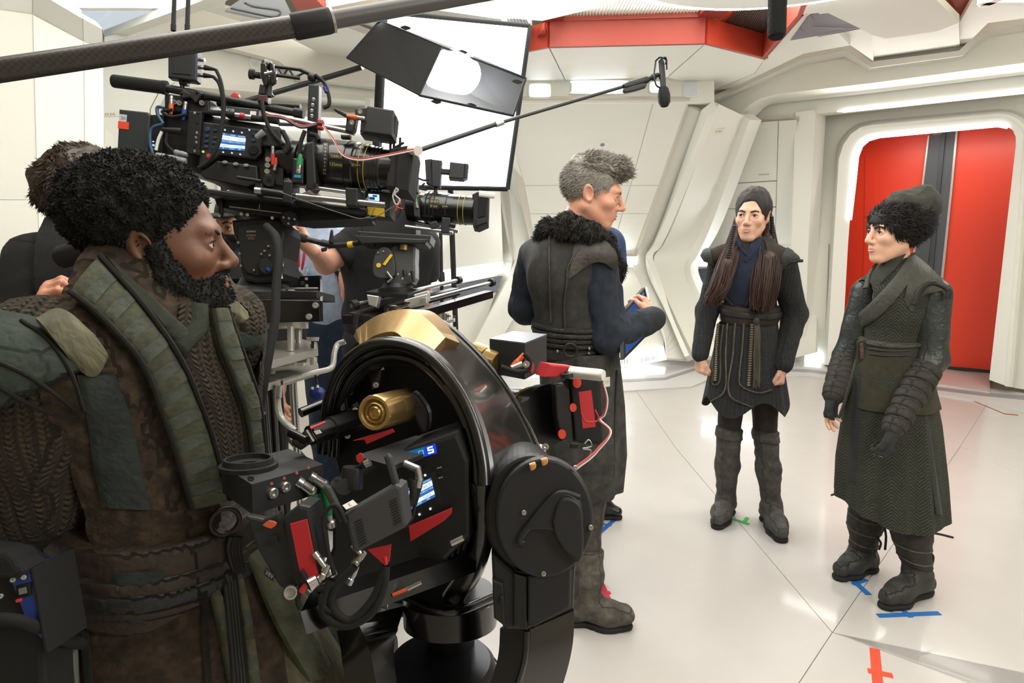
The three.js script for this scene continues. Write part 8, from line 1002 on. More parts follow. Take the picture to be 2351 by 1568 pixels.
// ---------- robotic head in the foreground with its camera ----------
{
  const w = thing('robotic_camera_head', 'large glossy black robotic camera head with a curved carbon arch and bronze cap', 'camera head', V(P(1100, 1500, 1.35).x, 0, P(1100, 1500, 1.35).z)), c0 = bases.get(w);
  const carbonG = new THREE.MeshPhysicalMaterial({ map: tex(64, (u, v) => { const k = ((Math.floor(u * 8) + Math.floor(v * 8)) % 2) ? 0.135 : 0.122; return [k * 1.05, k, k * 0.88]; }, true, 40), roughness: 0.28, clearcoat: 0.9, clearcoatRoughness: 0.06 }), satin = std(0x1b1c1f, 0.5), bronze = std(0xa48659, 0.38, 0.8, { bumpMap: grainBump, bumpScale: 0.0003 });
  const sm = (l, n = 40) => new THREE.CatmullRomCurve3(l.map((q) => P(...q)), false, 'centripetal').getSpacedPoints(n);
  const F = [[742, 1040, 1.3], [752, 930, 1.28], [782, 850, 1.26], [836, 800, 1.24], [905, 788, 1.22], [975, 812, 1.2], [1040, 880, 1.18], [1086, 970, 1.16], [1108, 1060, 1.14], [1112, 1115, 1.13]], K = [[760, 1000, 1.66], [775, 900, 1.64], [805, 815, 1.62], [862, 752, 1.6], [935, 722, 1.56], [1010, 738, 1.52], [1085, 800, 1.48], [1160, 890, 1.44], [1215, 985, 1.41], [1248, 1066, 1.38]];
  const f = sm(F), k = sm(K); part(w, 'arch_shell', ribbon(f, k, 0.012, 1), carbonG); part(w, 'arch_rim', tube(f.filter((_, i) => i % 2 === 0), 0.011, 90, 10), blackGloss); part(w, 'arch_rim', tube(k.filter((_, i) => i % 2 === 0), 0.007, 90, 10), blackGloss);
  const F2 = F.map(([x, y, t]) => [x + (960 - x) * 0.1, y + (1100 - y) * 0.1, t + 0.02]), F3 = F.map(([x, y, t]) => [x + (960 - x) * 0.17, y + (1100 - y) * 0.17, t + 0.05]); part(w, 'arch_face', ribbon(sm(F2), f, 0.02, 1), blackGloss); part(w, 'inner_rim', tube(sm(F2, 24), 0.009, 80, 10), blackGloss); part(w, 'inner_ring', ribbon(sm(F3), sm(F2), 0.02, 1), carbonG); part(w, 'inner_wall', ribbon(sm(F3.map(([x, y, t]) => [x, y, t + 0.16])), sm(F3), 0.01, 1), black);
  part(w, 'raised_strip', ribbon(sm([[985, 880, 1.185], [1050, 985, 1.165], [1085, 1090, 1.145]], 16).map((p) => p.add(V(0.03, 0.0, 0.004))), sm([[1000, 862, 1.22], [1068, 965, 1.2], [1112, 1090, 1.17]], 16).map((p) => p.add(V(0.03, 0, 0.006))), 0.01, 1), blackGloss);
  part(w, 'back_disc', S(smooth([[770, 1050], [780, 930], [830, 850], [900, 830], [980, 860], [1050, 950], [1085, 1080], [1090, 1250], [1040, 1360], [930, 1390], [850, 1330]], 3), 1.5, 0.02, 0.004), black);
  // bronze cap on top of the arch
  const cap0 = sm([[812, 772, 1.42], [858, 738, 1.42], [920, 716, 1.44], [985, 713, 1.45], [1020, 738, 1.43], [1056, 788, 1.38]], 24), cap1 = sm([[826, 792, 1.3], [866, 768, 1.27], [906, 762, 1.25], [928, 778, 1.235], [948, 792, 1.23], [985, 816, 1.2]], 24), mid = cap0.map((p, i) => p.clone().lerp(cap1[i], 0.5).add(V(0, 0.022, 0.0)));
  part(w, 'bronze_cap', [ribbon(cap1, mid, 0.02, 1), ribbon(mid, cap0, 0.02, 1)], bronze); part(w, 'cap_lip', ribbon(cap1.map((p) => p.clone().add(V(0, -0.014, 0.002))), cap1, 0.01, 1), bronze); for (const [x, y] of [[935, 716], [905, 726]]) part(w, 'cap_hole', turned(P(x, y, 1.40).add(V(0, 0.016, 0)), P(x, y, 1.4).add(V(0, 0.022, 0)), [[0, 0], [0, 0.006], [1, 0.006], [1, 0]], 14), std(0x4a3820, 0.5, 0.6));
  // tilt motor disc with the teardrop cover
  const T = 1.12; part(w, 'motor_drum', S(circle(1206, 1180, 96, 136, 44), T + 0.02, 0.16, 0.01), satin); part(w, 'motor_ring', S(circle(1222, 1182, 108, 138, 44), T + 0.005, 0.03, 0.006), black); const md = part(w, 'motor_cover', S(circle(1250, 1190, 113, 138, 48), T - 0.02, 0.035, 0.005), satin);
  part(md, 'teardrop', S(smooth([[1198, 1222], [1270, 1140], [1300, 1130], [1326, 1142], [1338, 1165], [1340, 1240], [1336, 1284], [1322, 1292], [1290, 1262], [1264, 1220]], 4), T - 0.03, 0.014, 0.005), satin); part(md, 'teardrop_rib', tube(smooth([[1204, 1246], [1196, 1234], [1266, 1146], [1296, 1132], [1330, 1142]], 6, false).map(([x, y]) => P(x, y, T - 0.024)), 0.006, 50, 8), satin); part(md, 'teardrop_cover', S(smooth([[1268, 1200], [1280, 1158], [1300, 1144], [1326, 1152], [1338, 1180], [1340, 1260], [1330, 1288], [1300, 1268], [1276, 1234]], 4), T - 0.036, 0.01, 0.004), satin); screws(md, [[1321, 1074], [1203, 1177], [1356, 1211], [1248, 1317]], T - 0.024, 0.0042);
  for (const [x, y] of [[1223, 1073], [1250, 1062]]) part(w, 'wood_peg', S(smooth([[x - 8, y - 6], [x + 6, y - 10], [x + 8, y + 2], [x - 4, y + 9]], 2), T - 0.035, 0.015, 0.003), std(0xb98a52, 0.6)); part(w, 'red_wire', wire([[1206, 1092], [1230, 1096], [1250, 1090]], 0.003, T - 0.012), redPlug);
  // standing arm
  part(w, 'arm_upper', S([[1128, 1270], [1180, 1310], [1310, 1302], [1322, 1300], [1318, 1400], [1210, 1450], [1160, 1448], [1134, 1410]], T + 0.0, 0.14, 0.008), satin); part(w, 'arm_plate', S([[1212, 1322], [1312, 1304], [1310, 1396], [1226, 1442], [1212, 1430]], T - 0.012, 0.02, 0.004), satin); part(w, 'arm_cheek', S([[1178, 1316], [1210, 1324], [1212, 1448], [1178, 1440]], T - 0.008, 0.03, 0.004), black); part(w, 'arm_hook', [S([[1130, 1330], [1156, 1340], [1160, 1440], [1134, 1420]], T - 0.01, 0.05), S(circle(1152, 1378, 7, 9, 18), T - 0.015, 0.03)], black);
  const lo = [[1210, 1448, 1.13], [1206, 1510, 1.13], [1180, 1600, 1.15], [1150, 1720, 1.2]], ro = [[1318, 1402, 1.13], [1316, 1470, 1.13], [1296, 1560, 1.15], [1240, 1700, 1.2]]; part(w, 'arm_lower', ribbon(sm(lo, 20), sm(ro, 20), 0.12, 1), carbonG); part(w, 'arm_lower_side', ribbon(sm(lo.map(([x, y, t]) => [x - 62, y - 6, t + 0.02]), 20), sm(lo, 20), 0.1, 1), black); part(w, 'arm_edge', tube(sm(lo, 16), 0.006, 40, 8), blackGloss);
  // pan housing and foot
  const fd = P(1012, 1548, 1.37), yo = [[928, 1380, 1.34], [960, 1440, 1.32], [1040, 1468, 1.3], [1110, 1450, 1.28], [1136, 1400, 1.28]]; part(w, 'pan_housing', turned(P(1034, 1436, 1.36), P(1034, 1350, 1.36), [[0, 0], [0, 0.085], [0.06, 0.092], [0.75, 0.094], [0.85, 0.088], [1, 0.085], [1, 0]], 48), blackGloss); part(w, 'pan_collar', tube(sm([[930, 1368, 1.32], [1034, 1404, 1.25], [1138, 1368, 1.32]], 20), 0.009, 50, 8), blackGloss);
  part(w, 'lower_ring', tube(sm([[1108, 1100, 1.15], [1110, 1200, 1.18], [1086, 1300, 1.24], [1040, 1370, 1.3]], 30), 0.022, 60, 12), blackGloss); part(w, 'foot_disc', turned(fd.clone().add(V(0, -0.05, 0)), fd.clone().add(V(0, 0.03, 0)), [[0, 0], [0, 0.105], [0.5, 0.114], [0.85, 0.11], [1, 0.1], [1, 0]], 56), std(0x2a2b2f, 0.4, 0.5)); part(w, 'foot_ring', new THREE.TorusGeometry(0.117, 0.008, 10, 60).rotateX(Math.PI / 2).translate(fd.x, fd.y - 0.012, fd.z), blackGloss); part(w, 'foot_joint', cyl(P(1034, 1440, 1.42).setY(fd.y - 0.03), P(1034, 1432, 1.42), 0.05), black);
  part(w, 'side_arm', ribbon(sm([[818, 1420, 1.24], [850, 1500, 1.22], [872, 1620, 1.2]], 14), sm([[930, 1390, 1.34], [905, 1480, 1.3], [915, 1600, 1.26]], 14), 0.06, 1), blackGloss); part(w, 'column', turned(V(fd.x, 0.06, fd.z), V(fd.x, fd.y - 0.04, fd.z), [[0, 0], [0, 0.11], [0.1, 0.075], [1, 0.07], [1, 0]], 32), black); for (let i = 0; i < 4; i++) { const a = i * 1.571 + 0.5; part(w, 'base_leg', cyl(V(fd.x, 0.12, fd.z), V(fd.x + Math.cos(a) * 0.26, 0.05, fd.z + Math.sin(a) * 0.26), 0.03, 0.024), black); part(w, 'castor', turned(V(fd.x + Math.cos(a) * 0.26 - 0.015, 0.036, fd.z + Math.sin(a) * 0.26), V(fd.x + Math.cos(a) * 0.26 + 0.015, 0.036, fd.z + Math.sin(a) * 0.26), [[0, 0], [0, 0.035], [1, 0.035], [1, 0]], 20), rubber); }
  // ---- camera carried inside the arch ----
  const q = thing('film_camera', 'black cinema camera with brass counterweights mounted in the robotic head', 'camera', P(860, 1300, 1.25));
  // control box with sockets and cup ring
  const [bo, ba, bb] = E3([578, 1112, 1.02], [742, 1066, 1.14], [508, 1068, 1.13]), dn = V(0, -0.047, 0.004); const box = part(q, 'control_box', para(bo, ba, bb, dn), std(0x1e1f21, 0.6)); const bn = ba.clone().cross(dn).normalize(); if (bn.z < 0) bn.negate();
  const onBox = (x, y, l = 0) => PN(x, y, bo, bn).addScaledVector(bn, l); for (const [x, y] of [[622, 1131], [651, 1117]]) part(box, 'socket', turned(onBox(x, y), onBox(x, y, 0.009), [[0, 0], [0, 0.0085], [0.8, 0.0085], [1, 0.007], [1, 0.005], [0.6, 0.0045], [0.6, 0]], 20), steel); for (const [x, y] of [[623, 1110], [652, 1098], [681, 1086], [708, 1074]]) part(box, 'indicator', turned(onBox(x, y), onBox(x, y, 0.002), [[0, 0], [0, 0.0024], [1, 0.002], [1, 0]], 10), glow(0xc04a3a, 0.5));
  for (const [x, y, x1, y1] of [[682, 1103, 704, 1124], [710, 1092, 733, 1110]]) { part(box, 'angle_plug', [turned(onBox(x, y), onBox(x1, y1, 0.012), [[0, 0], [0, 0.0085], [0.3, 0.009], [0.35, 0.0075], [1, 0.008], [1, 0]], 18), ball(onBox(x1, y1, 0.012), 0.0085, 1, 1, 1, 14)], steel); part(box, 'green_sleeve', turned(onBox(x1, y1 + 6, 0.012), onBox(x1 + 12, y1 + 68, 0.012), [[0, 0], [0, 0.0075], [0.2, 0.0075], [0.25, 0.0082], [1, 0.0055], [1, 0]], 16), greenPlug); part(box, 'plug_tip', turned(onBox(x1 + 12, y1 + 68, 0.012), onBox(x1 + 18, y1 + 98, 0.012), [[0, 0], [0, 0.005], [0.4, 0.005], [0.5, 0.0078], [0.9, 0.0078], [1, 0.006], [1, 0]], 16), steel); }
  const rc = bo.clone().addScaledVector(ba, 0.22).addScaledVector(bb, 0.62); part(box, 'cup_ring', turned(rc, rc.clone().add(V(0, 0.016, -0.002)), [[0, 0.018], [0, 0.046], [0.4, 0.046], [0.45, 0.04], [1, 0.038], [1, 0.034], [0.5, 0.034], [0.4, 0.018], [0, 0.018]], 40), rubber); screws(box, [[576, 1098]], 1.02, 0.005, gunGrey);
  // battery side with red pad
  part(q, 'battery_plate', S([[566, 1184], [604, 1192], [640, 1178], [700, 1330], [664, 1362], [640, 1346], [590, 1262]], 1.0, 0.02, 0.004), std(0x1d1f22, 0.55)); part(q, 'battery', S(smooth([[648, 1192], [662, 1176], [712, 1164], [740, 1330], [730, 1342], [692, 1352], [676, 1340]], 2), 0.985, 0.06, 0.006), std(0x17181a, 0.6)); part(q, 'red_pad', S([[665, 1203], [704, 1192], [732, 1328], [692, 1338]], 0.982, 0.005, 0.001), redTape); part(q, 'switch', S([[618, 1234], [632, 1230], [636, 1248], [622, 1252]], 0.992, 0.006, 0.001), rubber); part(q, 'voltage_mark', decal([[606, 1318], [628, 1336], [632, 1318], [610, 1300]], P(1175, 784, 1.0), BACK, 0.001), print('28V', 96, 64, 44, '#aeb2b6', '#1d1f22')); part(q, 'power_socket', turned(P(667, 1361, 1.0), P(667, 1361, 0.975), [[0, 0], [0, 0.0115], [0.8, 0.0115], [1, 0.0095], [1, 0.007], [0.5, 0.006], [0.5, 0]], 24), steel); part(q, 'status_light', S(smooth([[602, 1206], [616, 1196], [634, 1202], [622, 1214]], 2), 0.99, 0.006, 0.001), glow(0xb0421c, 0.6));
  // main body, top plate, blue strip and display
  const on = V(-0.16, 0.12, 1).normalize(), oo = P(960, 1140, 1.14), BP = (l, d, th, b = 0.004) => plate(l, oo.clone().addScaledVector(on, d), on, th, b); part(q, 'body', BP([[760, 1120], [905, 1040], [1050, 990], [1078, 1060], [1080, 1230], [1010, 1300], [800, 1400], [730, 1430], [700, 1400], [760, 1260]], -0.02, 0.16, 0.008), black);
  part(q, 'top_plate', para(P(816, 1046, 1.1), P(900, 1070, 1.06).sub(P(816, 1046, 1.1)), P(955, 1000, 1.28).sub(P(816, 1046, 1.1)), V(0, -0.008, 0)), std(0x1d1e20, 0.65)); const lcd = (l, d, m) => part(q, 'display', decal(l, oo.clone().addScaledVector(on, d), on, 0.001), m); lcd([[905, 1068], [1004, 1040], [1000, 1018], [902, 1046]], -0.018, screenMat((c, W, H) => { c.fillStyle = '#0f5c8c'; c.fillRect(0, 0, W, H); c.fillStyle = '#1238d8'; c.fillRect(W * 0.74, 0, W * 0.26, H); c.strokeStyle = '#ffffff'; c.lineWidth = H * 0.16; c.beginPath(); c.moveTo(W * 0.93, H * 0.22); c.lineTo(W * 0.82, H * 0.22); c.lineTo(W * 0.82, H * 0.5); c.lineTo(W * 0.92, H * 0.5); c.lineTo(W * 0.92, H * 0.78); c.lineTo(W * 0.8, H * 0.78); c.stroke(); c.lineWidth = 2; c.strokeRect(W * 0.6, H * 0.3, W * 0.1, H * 0.4); }, 0.9, 256, 64)); lcd([[924, 1180], [1000, 1140], [990, 1096], [916, 1130]], -0.018, screenMat(camScreen, 0.9)); part(q, 'display_frame', BP([[908, 1120], [1000, 1082], [1014, 1150], [916, 1196]], -0.0195, 0.01, 0.002), rubber);
  for (const [x, y, s] of [[1009, 1073, 'HOME'], [1012, 1096, 'BACK']]) part(q, 'key_label', decal([[x - 6, y + 5], [x + 7, y + 1], [x + 6, y - 5], [x - 7, y - 1]], oo.clone().addScaledVector(on, -0.018), on, 0.001), print(s, 64, 28, 20, '#d8f0e0', '#141517')); for (const [x, y] of [[976, 1091], [988, 1168], [963, 1181]]) part(q, 'key_light', ball(PN(x, y, oo.clone().addScaledVector(on, -0.018), on), 0.0022, 1, 1, 1, 10), glow(0xe8f2ff, 0.8));
  // square connector and cable over the display
  part(q, 'angle_connector', [pipe([930, 1064, 1.08], [962, 1078, 1.07], 9), pipe([958, 1074, 1.07], [964, 1104, 1.07], 9), pipe([962, 1098, 1.07], [958, 1118, 1.07], 11)], steel); part(q, 'connector_boot', turned(P(958, 1118, 1.07), P(952, 1160, 1.07), [[0, 0], [0, 0.0075], [1, 0.0035], [1, 0]]), rubber); part(q, 'cable', wire([[952, 1160], [946, 1190], [930, 1210]], 0.003, 1.07), rubber); part(q, 'cable', wire([[946, 1100], [948, 1140], [936, 1160], [918, 1164]], 0.006, 1.06), rubber); part(q, 'red_flag', BP([[938, 1208], [1038, 1166], [1036, 1180], [1020, 1196], [942, 1244]], 0.0, 0.004, 0.001), redTape); part(q, 'red_flag', S([[842, 1262], [898, 1250], [894, 1290], [882, 1298]], 1.0, 0.004, 0.001), redTape); part(q, 'red_flag', S([[810, 1012], [900, 984], [906, 992], [842, 1020], [836, 1010]], 1.2, 0.006, 0.001), redTape);
  // video sender with cooling slots and two aerials
  const vn = V(-0.05, 0.18, 1).normalize(), vo = P(865, 1190, 0.98), VP = (l, d, th, b = 0.004) => plate(l, vo.clone().addScaledVector(vn, d), vn, th, b), vs = part(q, 'video_sender', VP([[790, 1180], [908, 1112], [922, 1118], [934, 1206], [926, 1214], [818, 1270], [808, 1262]], 0, 0.045, 0.005), std(0x3a3b3e, 0.6)); for (let i = 0; i < 9; i++) { part(vs, 'cooling_slot', VP([[812 + i * 1.6, 1200 + i * 6.6], [830 + i * 1.4, 1191 + i * 6.6], [830.6 + i * 1.4, 1193 + i * 6.6], [812.6 + i * 1.6, 1202.2 + i * 6.6]], 0.0012, 0.003, 0), rubber); part(vs, 'cooling_slot', VP([[893 + i * 1.4, 1152 + i * 6.4], [909 + i * 1.4, 1143 + i * 6.4], [909.6 + i * 1.4, 1145 + i * 6.4], [893.6 + i * 1.4, 1154.2 + i * 6.4]], 0.0012, 0.003, 0), rubber); } part(vs, 'paper_label', decal([[797, 1173], [823, 1161], [812, 1150], [788, 1163]], P(806, 1162, 0.985), V(-0.1, 0.75, 0.6), 0.004), print('E', 64, 40, 30, '#333', '#d9d7d0')); for (const l of [[[744, 1112], [756, 1120], [792, 1192], [778, 1202], [742, 1130]], [[880, 1048], [890, 1042], [898, 1050], [918, 1122], [904, 1128]]]) part(vs, 'aerial', S(l, 0.985, 0.014, 0.003), std(0x2f3033, 0.6));
  // long rods, bracket, brass weights
  part(q, 'iris_rod', pipe([690, 948, 1.42], [800, 902, 1.5], 11), blackGloss); part(q, 'iris_rod', pipe([800, 902, 1.5], [870, 870, 1.55], 8), black); part(q, 'lower_tube', turned(P(712, 1000, 1.22), P(880, 944, 1.36), [[0, 0], [0, 0.018], [0.25, 0.019], [0.26, 0.022], [1, 0.022], [1, 0]]), black); part(q, 'rod_clamp', [S([[770, 942], [820, 920], [828, 940], [826, 958], [782, 968]], 1.32, 0.06), pipe([788, 942, 1.3], [780, 896, 1.3], 12)], blackGloss); part(q, 'clamp_cap', turned(P(780, 898, 1.3), P(780, 892, 1.3), [[0, 0], [0, 0.0105], [1, 0.009], [1, 0]]), brass); part(q, 'end_bracket', [S([[820, 858], [838, 846], [868, 842], [874, 850], [872, 892], [852, 898], [846, 870], [826, 872]], 1.4, 0.05), pipe([816, 872, 1.38], [836, 862, 1.38], 9)], blackGloss); part(q, 'bracket_thread', pipe([816, 873, 1.37], [826, 868, 1.37], 6), steel); screws(q, [[863, 884], [815, 942], [796, 990], [798, 1001]], 1.3, 0.0055);
  for (const [a, b, c] of [[[858, 948, 1.16], [898, 938, 1.22], 1], [[900, 937, 1.222], [934, 929, 1.27], 0]]) part(q, 'brass_weight', turned(P(...a), P(...b), c ? [[0.12, 0], [0.1, 0.008], [0.02, 0.009], [0.1, 0.014], [0.02, 0.016], [0.1, 0.021], [0, 0.024], [0, 0.029], [0.06, 0.031], [1, 0.031], [1, 0]] : [[0, 0], [0, 0.031], [0.95, 0.031], [1, 0.029], [1, 0]], 40), brass); part(q, 'weight_bracket', S(smooth([[930, 906], [948, 900], [968, 920], [984, 950], [982, 990], [968, 994], [952, 960], [930, 930]], 2), 1.24, 0.05, 0.005), std(0x2b2a2e, 0.5)); screws(q, [[957, 927]], 1.235, 0.006, black);
  part(q, 'arm_joint', [pipe([668, 994, 1.2], [704, 1012, 1.18], 11), pipe([700, 990, 1.2], [716, 1016, 1.2], 14), S([[668, 1010], [700, 1006], [706, 1022], [690, 1034], [672, 1024]], 1.18, 0.02)], blackGloss); part(q, 'red_marker', pipe([712, 984, 1.2], [746, 970, 1.22], 3.5), redPlug); part(q, 'pale_label', S([[720, 990], [732, 987], [738, 994], [726, 998]], 1.195, 0.003, 0), whiteTape); part(q, 'valve', [turned(P(806, 1120, 1.06), P(810, 1072, 1.06), [[0, 0], [0, 0.018], [0.85, 0.0165], [1, 0.015], [1, 0]]), pipe([812, 1078, 1.06], [842, 1064, 1.05], 6)], gunGrey); part(q, 'valve_nut', pipe([838, 1066, 1.05], [850, 1060, 1.05], 9), steel); part(q, 'round_knob', turned(P(776, 1112, 1.08), P(790, 1118, 1.04), [[0, 0], [0, 0.012], [1, 0.0125], [1, 0]]), black); part(q, 'red_oval', S(circle(826, 1052, 8, 11, 18), 1.06, 0.004, 0), redTape);
  // plugs and loops of cable underneath
  for (const [a, b, r] of [[[708, 1344, 0.98], [770, 1310, 1.0], 0.0105], [[730, 1316, 0.99], [748, 1280, 1.0], 0.005], [[722, 1268, 0.98], [750, 1306, 0.98], 0.005], [[740, 1326, 0.98], [756, 1296, 0.98], 0.0055], [[812, 1296, 1.0], [838, 1268, 1.0], 0.006], [[800, 1340, 1.02], [820, 1300, 1.02], 0.006], [[810, 1250, 1.0], [832, 1276, 1.0], 0.005]]) part(q, 'cable_plug', turned(P(...a), P(...b), [[0, 0], [0, r], [0.3, r], [0.35, r * 0.8], [0.6, r * 0.9], [1, r * 0.6], [1, 0]], 18), steel);
  for (const [l, r] of [[[[760, 1330], [745, 1370], [745, 1410], [790, 1436], [850, 1410], [880, 1350], [886, 1298]], 0.0065], [[[815, 1300], [770, 1350], [762, 1390], [800, 1424], [852, 1380], [884, 1310]], 0.006], [[[690, 1352], [684, 1380], [690, 1398]], 0.004], [[[738, 1360], [742, 1390], [760, 1404]], 0.006], [[[690, 1310], [720, 1350], [780, 1340]], 0.005], [[[795, 1200], [770, 1160], [745, 1180], [752, 1260], [768, 1320]], 0.0035]]) part(q, 'cable', wire(l, r, 0.98), rubber); pieces(q, 'red_sleeve', [pipe([692, 1358, 0.98], [706, 1340, 0.98], 8), pipe([738, 1372, 0.98], [744, 1354, 0.98], 6), pipe([886, 1296, 0.98], [884, 1278, 0.98], 5)], redPlug); part(q, 'orange_lead', pipe([902, 1366, 1.08], [936, 1352, 1.08], 4), orangePlug); part(q, 'lead_spring', pipe([936, 1352, 1.08], [968, 1336, 1.08], 5), steel); part(q, 'silver_pin', pipe([1036, 1248, 1.12], [1064, 1234, 1.12], 7), steel); part(q, 'lower_rail', para(P(690, 1404, 0.98), P(1080, 1270, 1.2).sub(P(690, 1404, 0.98)), V(0.01, -0.03, 0.01), V(0, 0, -0.05)), blackGloss); part(q, 'ladder_rail', [...Array(7)].map((_, i) => pipe([985 + i * 13, 1310 - i * 8, 1.17], [990 + i * 13, 1290 - i * 8, 1.17], 3)), gunGrey);
  // right side: second weight, motor, lens and matte box
  part(q, 'brass_weight', turned(P(1092, 812, 1.62), P(1122, 826, 1.58), [[0, 0], [0, 0.029], [1, 0.03], [1, 0]], 36), brass); part(q, 'brass_weight', turned(P(1124, 826.6, 1.578), P(1150, 836, 1.55), [[0, 0], [0, 0.03], [0.95, 0.03], [1, 0.028], [1, 0]], 36), brass);
  const [mo, ma, mB] = E3([1124, 780, 1.56], [1205, 790, 1.46], [1178, 762, 1.7]); const mt = part(q, 'motor_box', para(mo, ma, mB, V(0, -0.078, 0)), std(0x2a2c2e, 0.5)); part(mt, 'motor_lid', para(mo.clone().add(V(0, 0.003, 0)), ma, mB, V(0, -0.003, 0)), std(0x6d7278, 0.35, 0.4)); part(mt, 'red_dot', decalDot(mo.clone().add(ma).addScaledVector(mB, 0.3).add(V(0, -0.06, 0)), mB.clone().cross(V(0, 1, 0)).normalize().multiplyScalar(mB.clone().cross(V(0, 1, 0)).z > 0 || true ? 1 : -1), 0.0125), redTape); part(mt, 'orange_plug', turned(P(1178, 846, 1.47), P(1204, 812, 1.47), [[0, 0], [0, 0.009], [0.45, 0.0085], [0.5, 0.007], [1, 0.005], [1, 0]]), orangePlug); part(mt, 'plug_metal', pipe([1176, 846, 1.46], [1200, 836, 1.46], 8), steel); part(mt, 'cable', wire([[1204, 812], [1216, 826], [1212, 848], [1190, 854], [1150, 842]], 0.006, 1.45), rubber);
  const ra = P(1180, 940, 1.62), rb = P(1262, 952, 1.5), rr = (x) => x * 1.55 / FOC, rl = part(q, 'lens', turned(ra, rb, [[0, 0], [0, rr(52)], [0.5, rr(56)], [0.72, rr(58)], [0.74, rr(66)], [1, rr(68)], [1, 0]], 44), new THREE.MeshPhysicalMaterial({ color: 0x101011, roughness: 0.3, clearcoat: 0.4 })); for (const k2 of [0.5, 0.66]) { const c = ra.clone().lerp(rb, k2); part(rl, 'yellow_ring', turned(c, c.clone().lerp(rb, 0.03), [[0, 0], [0, rr(59)], [1, rr(59)], [1, 0]], 40), std(0xa89a2c, 0.5)); }
  const mn = V(0.45, 0.1, 1).normalize(), mO = P(1320, 940, 1.45), MP = (l, d, th, b = 0.004) => plate(l, mO.clone().addScaledVector(mn, d), mn, th, b); const mx = part(q, 'matte_box', MP([[1290, 884], [1304, 868], [1330, 862], [1374, 866], [1382, 880], [1386, 1010], [1376, 1024], [1310, 1018], [1296, 1010], [1292, 940]], -0.02, 0.04, 0.006), blackSoft); part(mx, 'matte_frame', MP([[1310, 870], [1374, 866], [1384, 1016], [1322, 1012]], -0.012, 0.02, 0.004), rubber); part(mx, 'front_ring', MP([[1274, 884], [1296, 880], [1308, 896], [1316, 1012], [1290, 1014], [1278, 960]], -0.01, 0.02, 0.004), black); part(mx, 'red_tape', MP([[1328, 900], [1358, 896], [1368, 980], [1338, 984]], -0.011, 0.003, 0.0005), redTape); for (const [x, y, r] of [[1325, 879, 11], [1316, 936, 9], [1291, 997, 10]]) part(mx, 'red_dot', MP(circle(x, y, r * 0.9, r * 1.1, 20), -0.007, 0.003, 0.0005), orangeTape); part(mx, 'red_cover', MP([[1262, 836], [1322, 842], [1300, 868], [1252, 866]], 0.0, 0.05, 0.004), redTape); part(mx, 'range_finder', turned(P(1310, 854, 1.44), P(1386, 862, 1.4), [[0, 0], [0, 0.0125], [0.9, 0.0125], [1, 0.011], [1, 0]]), whiteTape); part(mx, 'tube_mark', decal([[1378, 886], [1392, 884], [1392, 862], [1378, 864]], P(1386, 872, 1.39), V(0.5, 0, 0.85), 0.012), print('12Y', 64, 64, 26, '#333', '#d6d4ce')); part(mx, 'knob', turned(P(1302, 868, 1.42), P(1300, 852, 1.42), [[0, 0], [0, 0.013], [0.6, 0.013], [0.7, 0.005], [1, 0.004], [1, 0]]), black);
  for (const [d, m] of [[0, redPlug], [3, greyPlug], [6, whiteTape]]) part(q, 'ribbon_wire', wire([[1382 + d / 2, 876, 1.4], [1392 + d / 2, 920, 1.4], [1384 + d / 2, 955, 1.4], [1372 + d, 962, 1.4], [1400 + d / 2, 990, 1.38], [1372, 1030 + d, 1.34], [1322, 1072 + d, 1.2]], 0.0018, 1.4), m); part(q, 'ribbon_wire', wire([[1334, 948], [1346, 968], [1374, 964], [1366, 940]], 0.0018, 1.4), redPlug); part(mx, 'clip_wire', tube([[1342, 1018], [1352, 1010], [1358, 1024], [1338, 1030], [1356, 1034], [1352, 1050]].map((p) => P(p[0], p[1], 1.38)), 0.0016, 50, 6), steel); part(mx, 'foot_clamp', S([[1308, 1016], [1330, 1018], [1328, 1032], [1308, 1030]], 1.4, 0.03), black);
  screws(w, [[1252, 1026], [1113, 1101], [1208, 836]], 1.14, 0.006);
}
function decalDot(c, n, r) { const s = n.dot(EYE.clone().sub(c)) > 0 ? 1 : -1; return turned(c.clone(), c.clone().addScaledVector(n, 0.0015 * s), [[0, 0], [0, r], [1, r], [1, 0]], 24); }
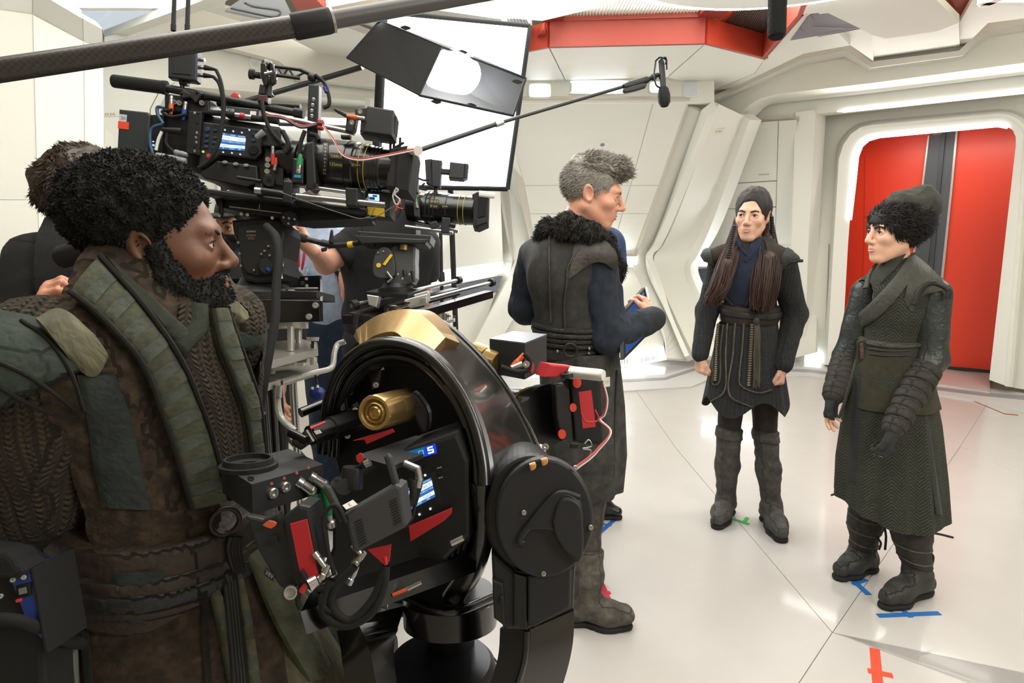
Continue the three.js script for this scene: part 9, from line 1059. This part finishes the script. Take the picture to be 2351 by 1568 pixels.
// ---------- power case, cable and clear box at the lower left ----------
{
  const w = thing('power_case', 'black power supply case with a blue control panel at the lower left', 'case', V(P(20, 1500, 0.98).x, P(20, 1560, 0.98).y - 0.25, P(20, 1500, 0.98).z)), T = 0.98, blueP = std(0x2b4596, 0.45);
  part(w, 'case_body', S([[-80, 1300], [0, 1280], [40, 1310], [60, 1380], [95, 1420], [110, 1800], [-80, 1800]], T - 0.02, 0.07, 0.008), blackSoft); part(w, 'case_flap', S(smooth([[-60, 1262], [14, 1272], [34, 1296], [52, 1312], [30, 1330], [-60, 1320]], 2), T - 0.05, 0.05, 0.006), clothBlack); const pn = part(w, 'control_panel', S([[20, 1322], [68, 1308], [104, 1478], [60, 1430]], T - 0.03, 0.08, 0.003), blueP); part(pn, 'panel_frame', S([[66, 1306], [76, 1304], [110, 1500], [100, 1500]], T - 0.034, 0.09, 0.003), rubber); part(pn, 'meter', S([[34, 1346], [68, 1338], [70, 1368], [38, 1376]], T - 0.034, 0.008, 0.002), rubber); part(pn, 'meter_glass', S([[42, 1352], [58, 1348], [60, 1362], [44, 1366]], T - 0.036, 0.004, 0), greyPlug); part(pn, 'red_key', S([[34, 1378], [44, 1375], [46, 1382], [36, 1384]], T - 0.035, 0.006, 0.001), glow(0xc02a22, 0.5)); screws(pn, [[30, 1331], [55, 1325], [2, 1368]], T - 0.036, 0.004);
  one('power_cable', 'thick black cable running from the power case behind the robe', 'cable', P(90, 1450, 0.96), tube([[-20, 1420, 0.92], [40, 1425, 0.93], [100, 1445, 0.96], [150, 1470, 1.0], [190, 1478, 1.1]].map((p) => P(...p)), 0.009, 50, 10), rubber);
  const g = thing('clear_box', 'clear plastic box with a round gold sticker beside the power case', 'box', P(140, 1568, 1.2)), gl = new THREE.MeshPhysicalMaterial({ color: 0xd8dad2, roughness: 0.2, transmission: 0.5, thickness: 0 }), [o, a, b] = E3([106, 1490, 1.15], [166, 1516, 1.1], [146, 1446, 1.26]); part(g, 'box_body', para(o, a, b, V(0, -0.14, 0)), gl); part(g, 'lid', para(o.clone().add(V(-0.004, 0.012, 0.004)), a.clone().multiplyScalar(1.1), b.clone().multiplyScalar(1.06), V(0, -0.014, 0)), gl); const sc = o.clone().addScaledVector(a, 0.1).add(V(0, 0.004, 0.006)); part(g, 'gold_sticker', turned(sc, sc.clone().add(V(0, 0.002, 0.001)), [[0, 0], [0, 0.012], [1, 0.012], [1, 0]], 24), brass);
  const tr = thing('equipment_stand', 'low grey stand holding the power case', 'stand', V(P(80, 1568, 1.1).x, 0, P(80, 1568, 1.1).z)), tb = bases.get(tr), ty = P(20, 1800, T).y; part(tr, 'shelf', new RoundedBoxGeometry(0.24, 0.03, 0.3, 2, 0.008).translate(tb.x - 0.1, ty - 0.016, tb.z + 0.1), gunGrey); for (const [x, z] of [[-0.2, -0.02], [0.0, -0.02], [-0.2, 0.22], [0.0, 0.22]]) part(tr, 'leg', cyl(V(tb.x + x, 0, tb.z + z), V(tb.x + x, ty - 0.02, tb.z + z), 0.012), steel);
}
renderer.render(scene, camera);
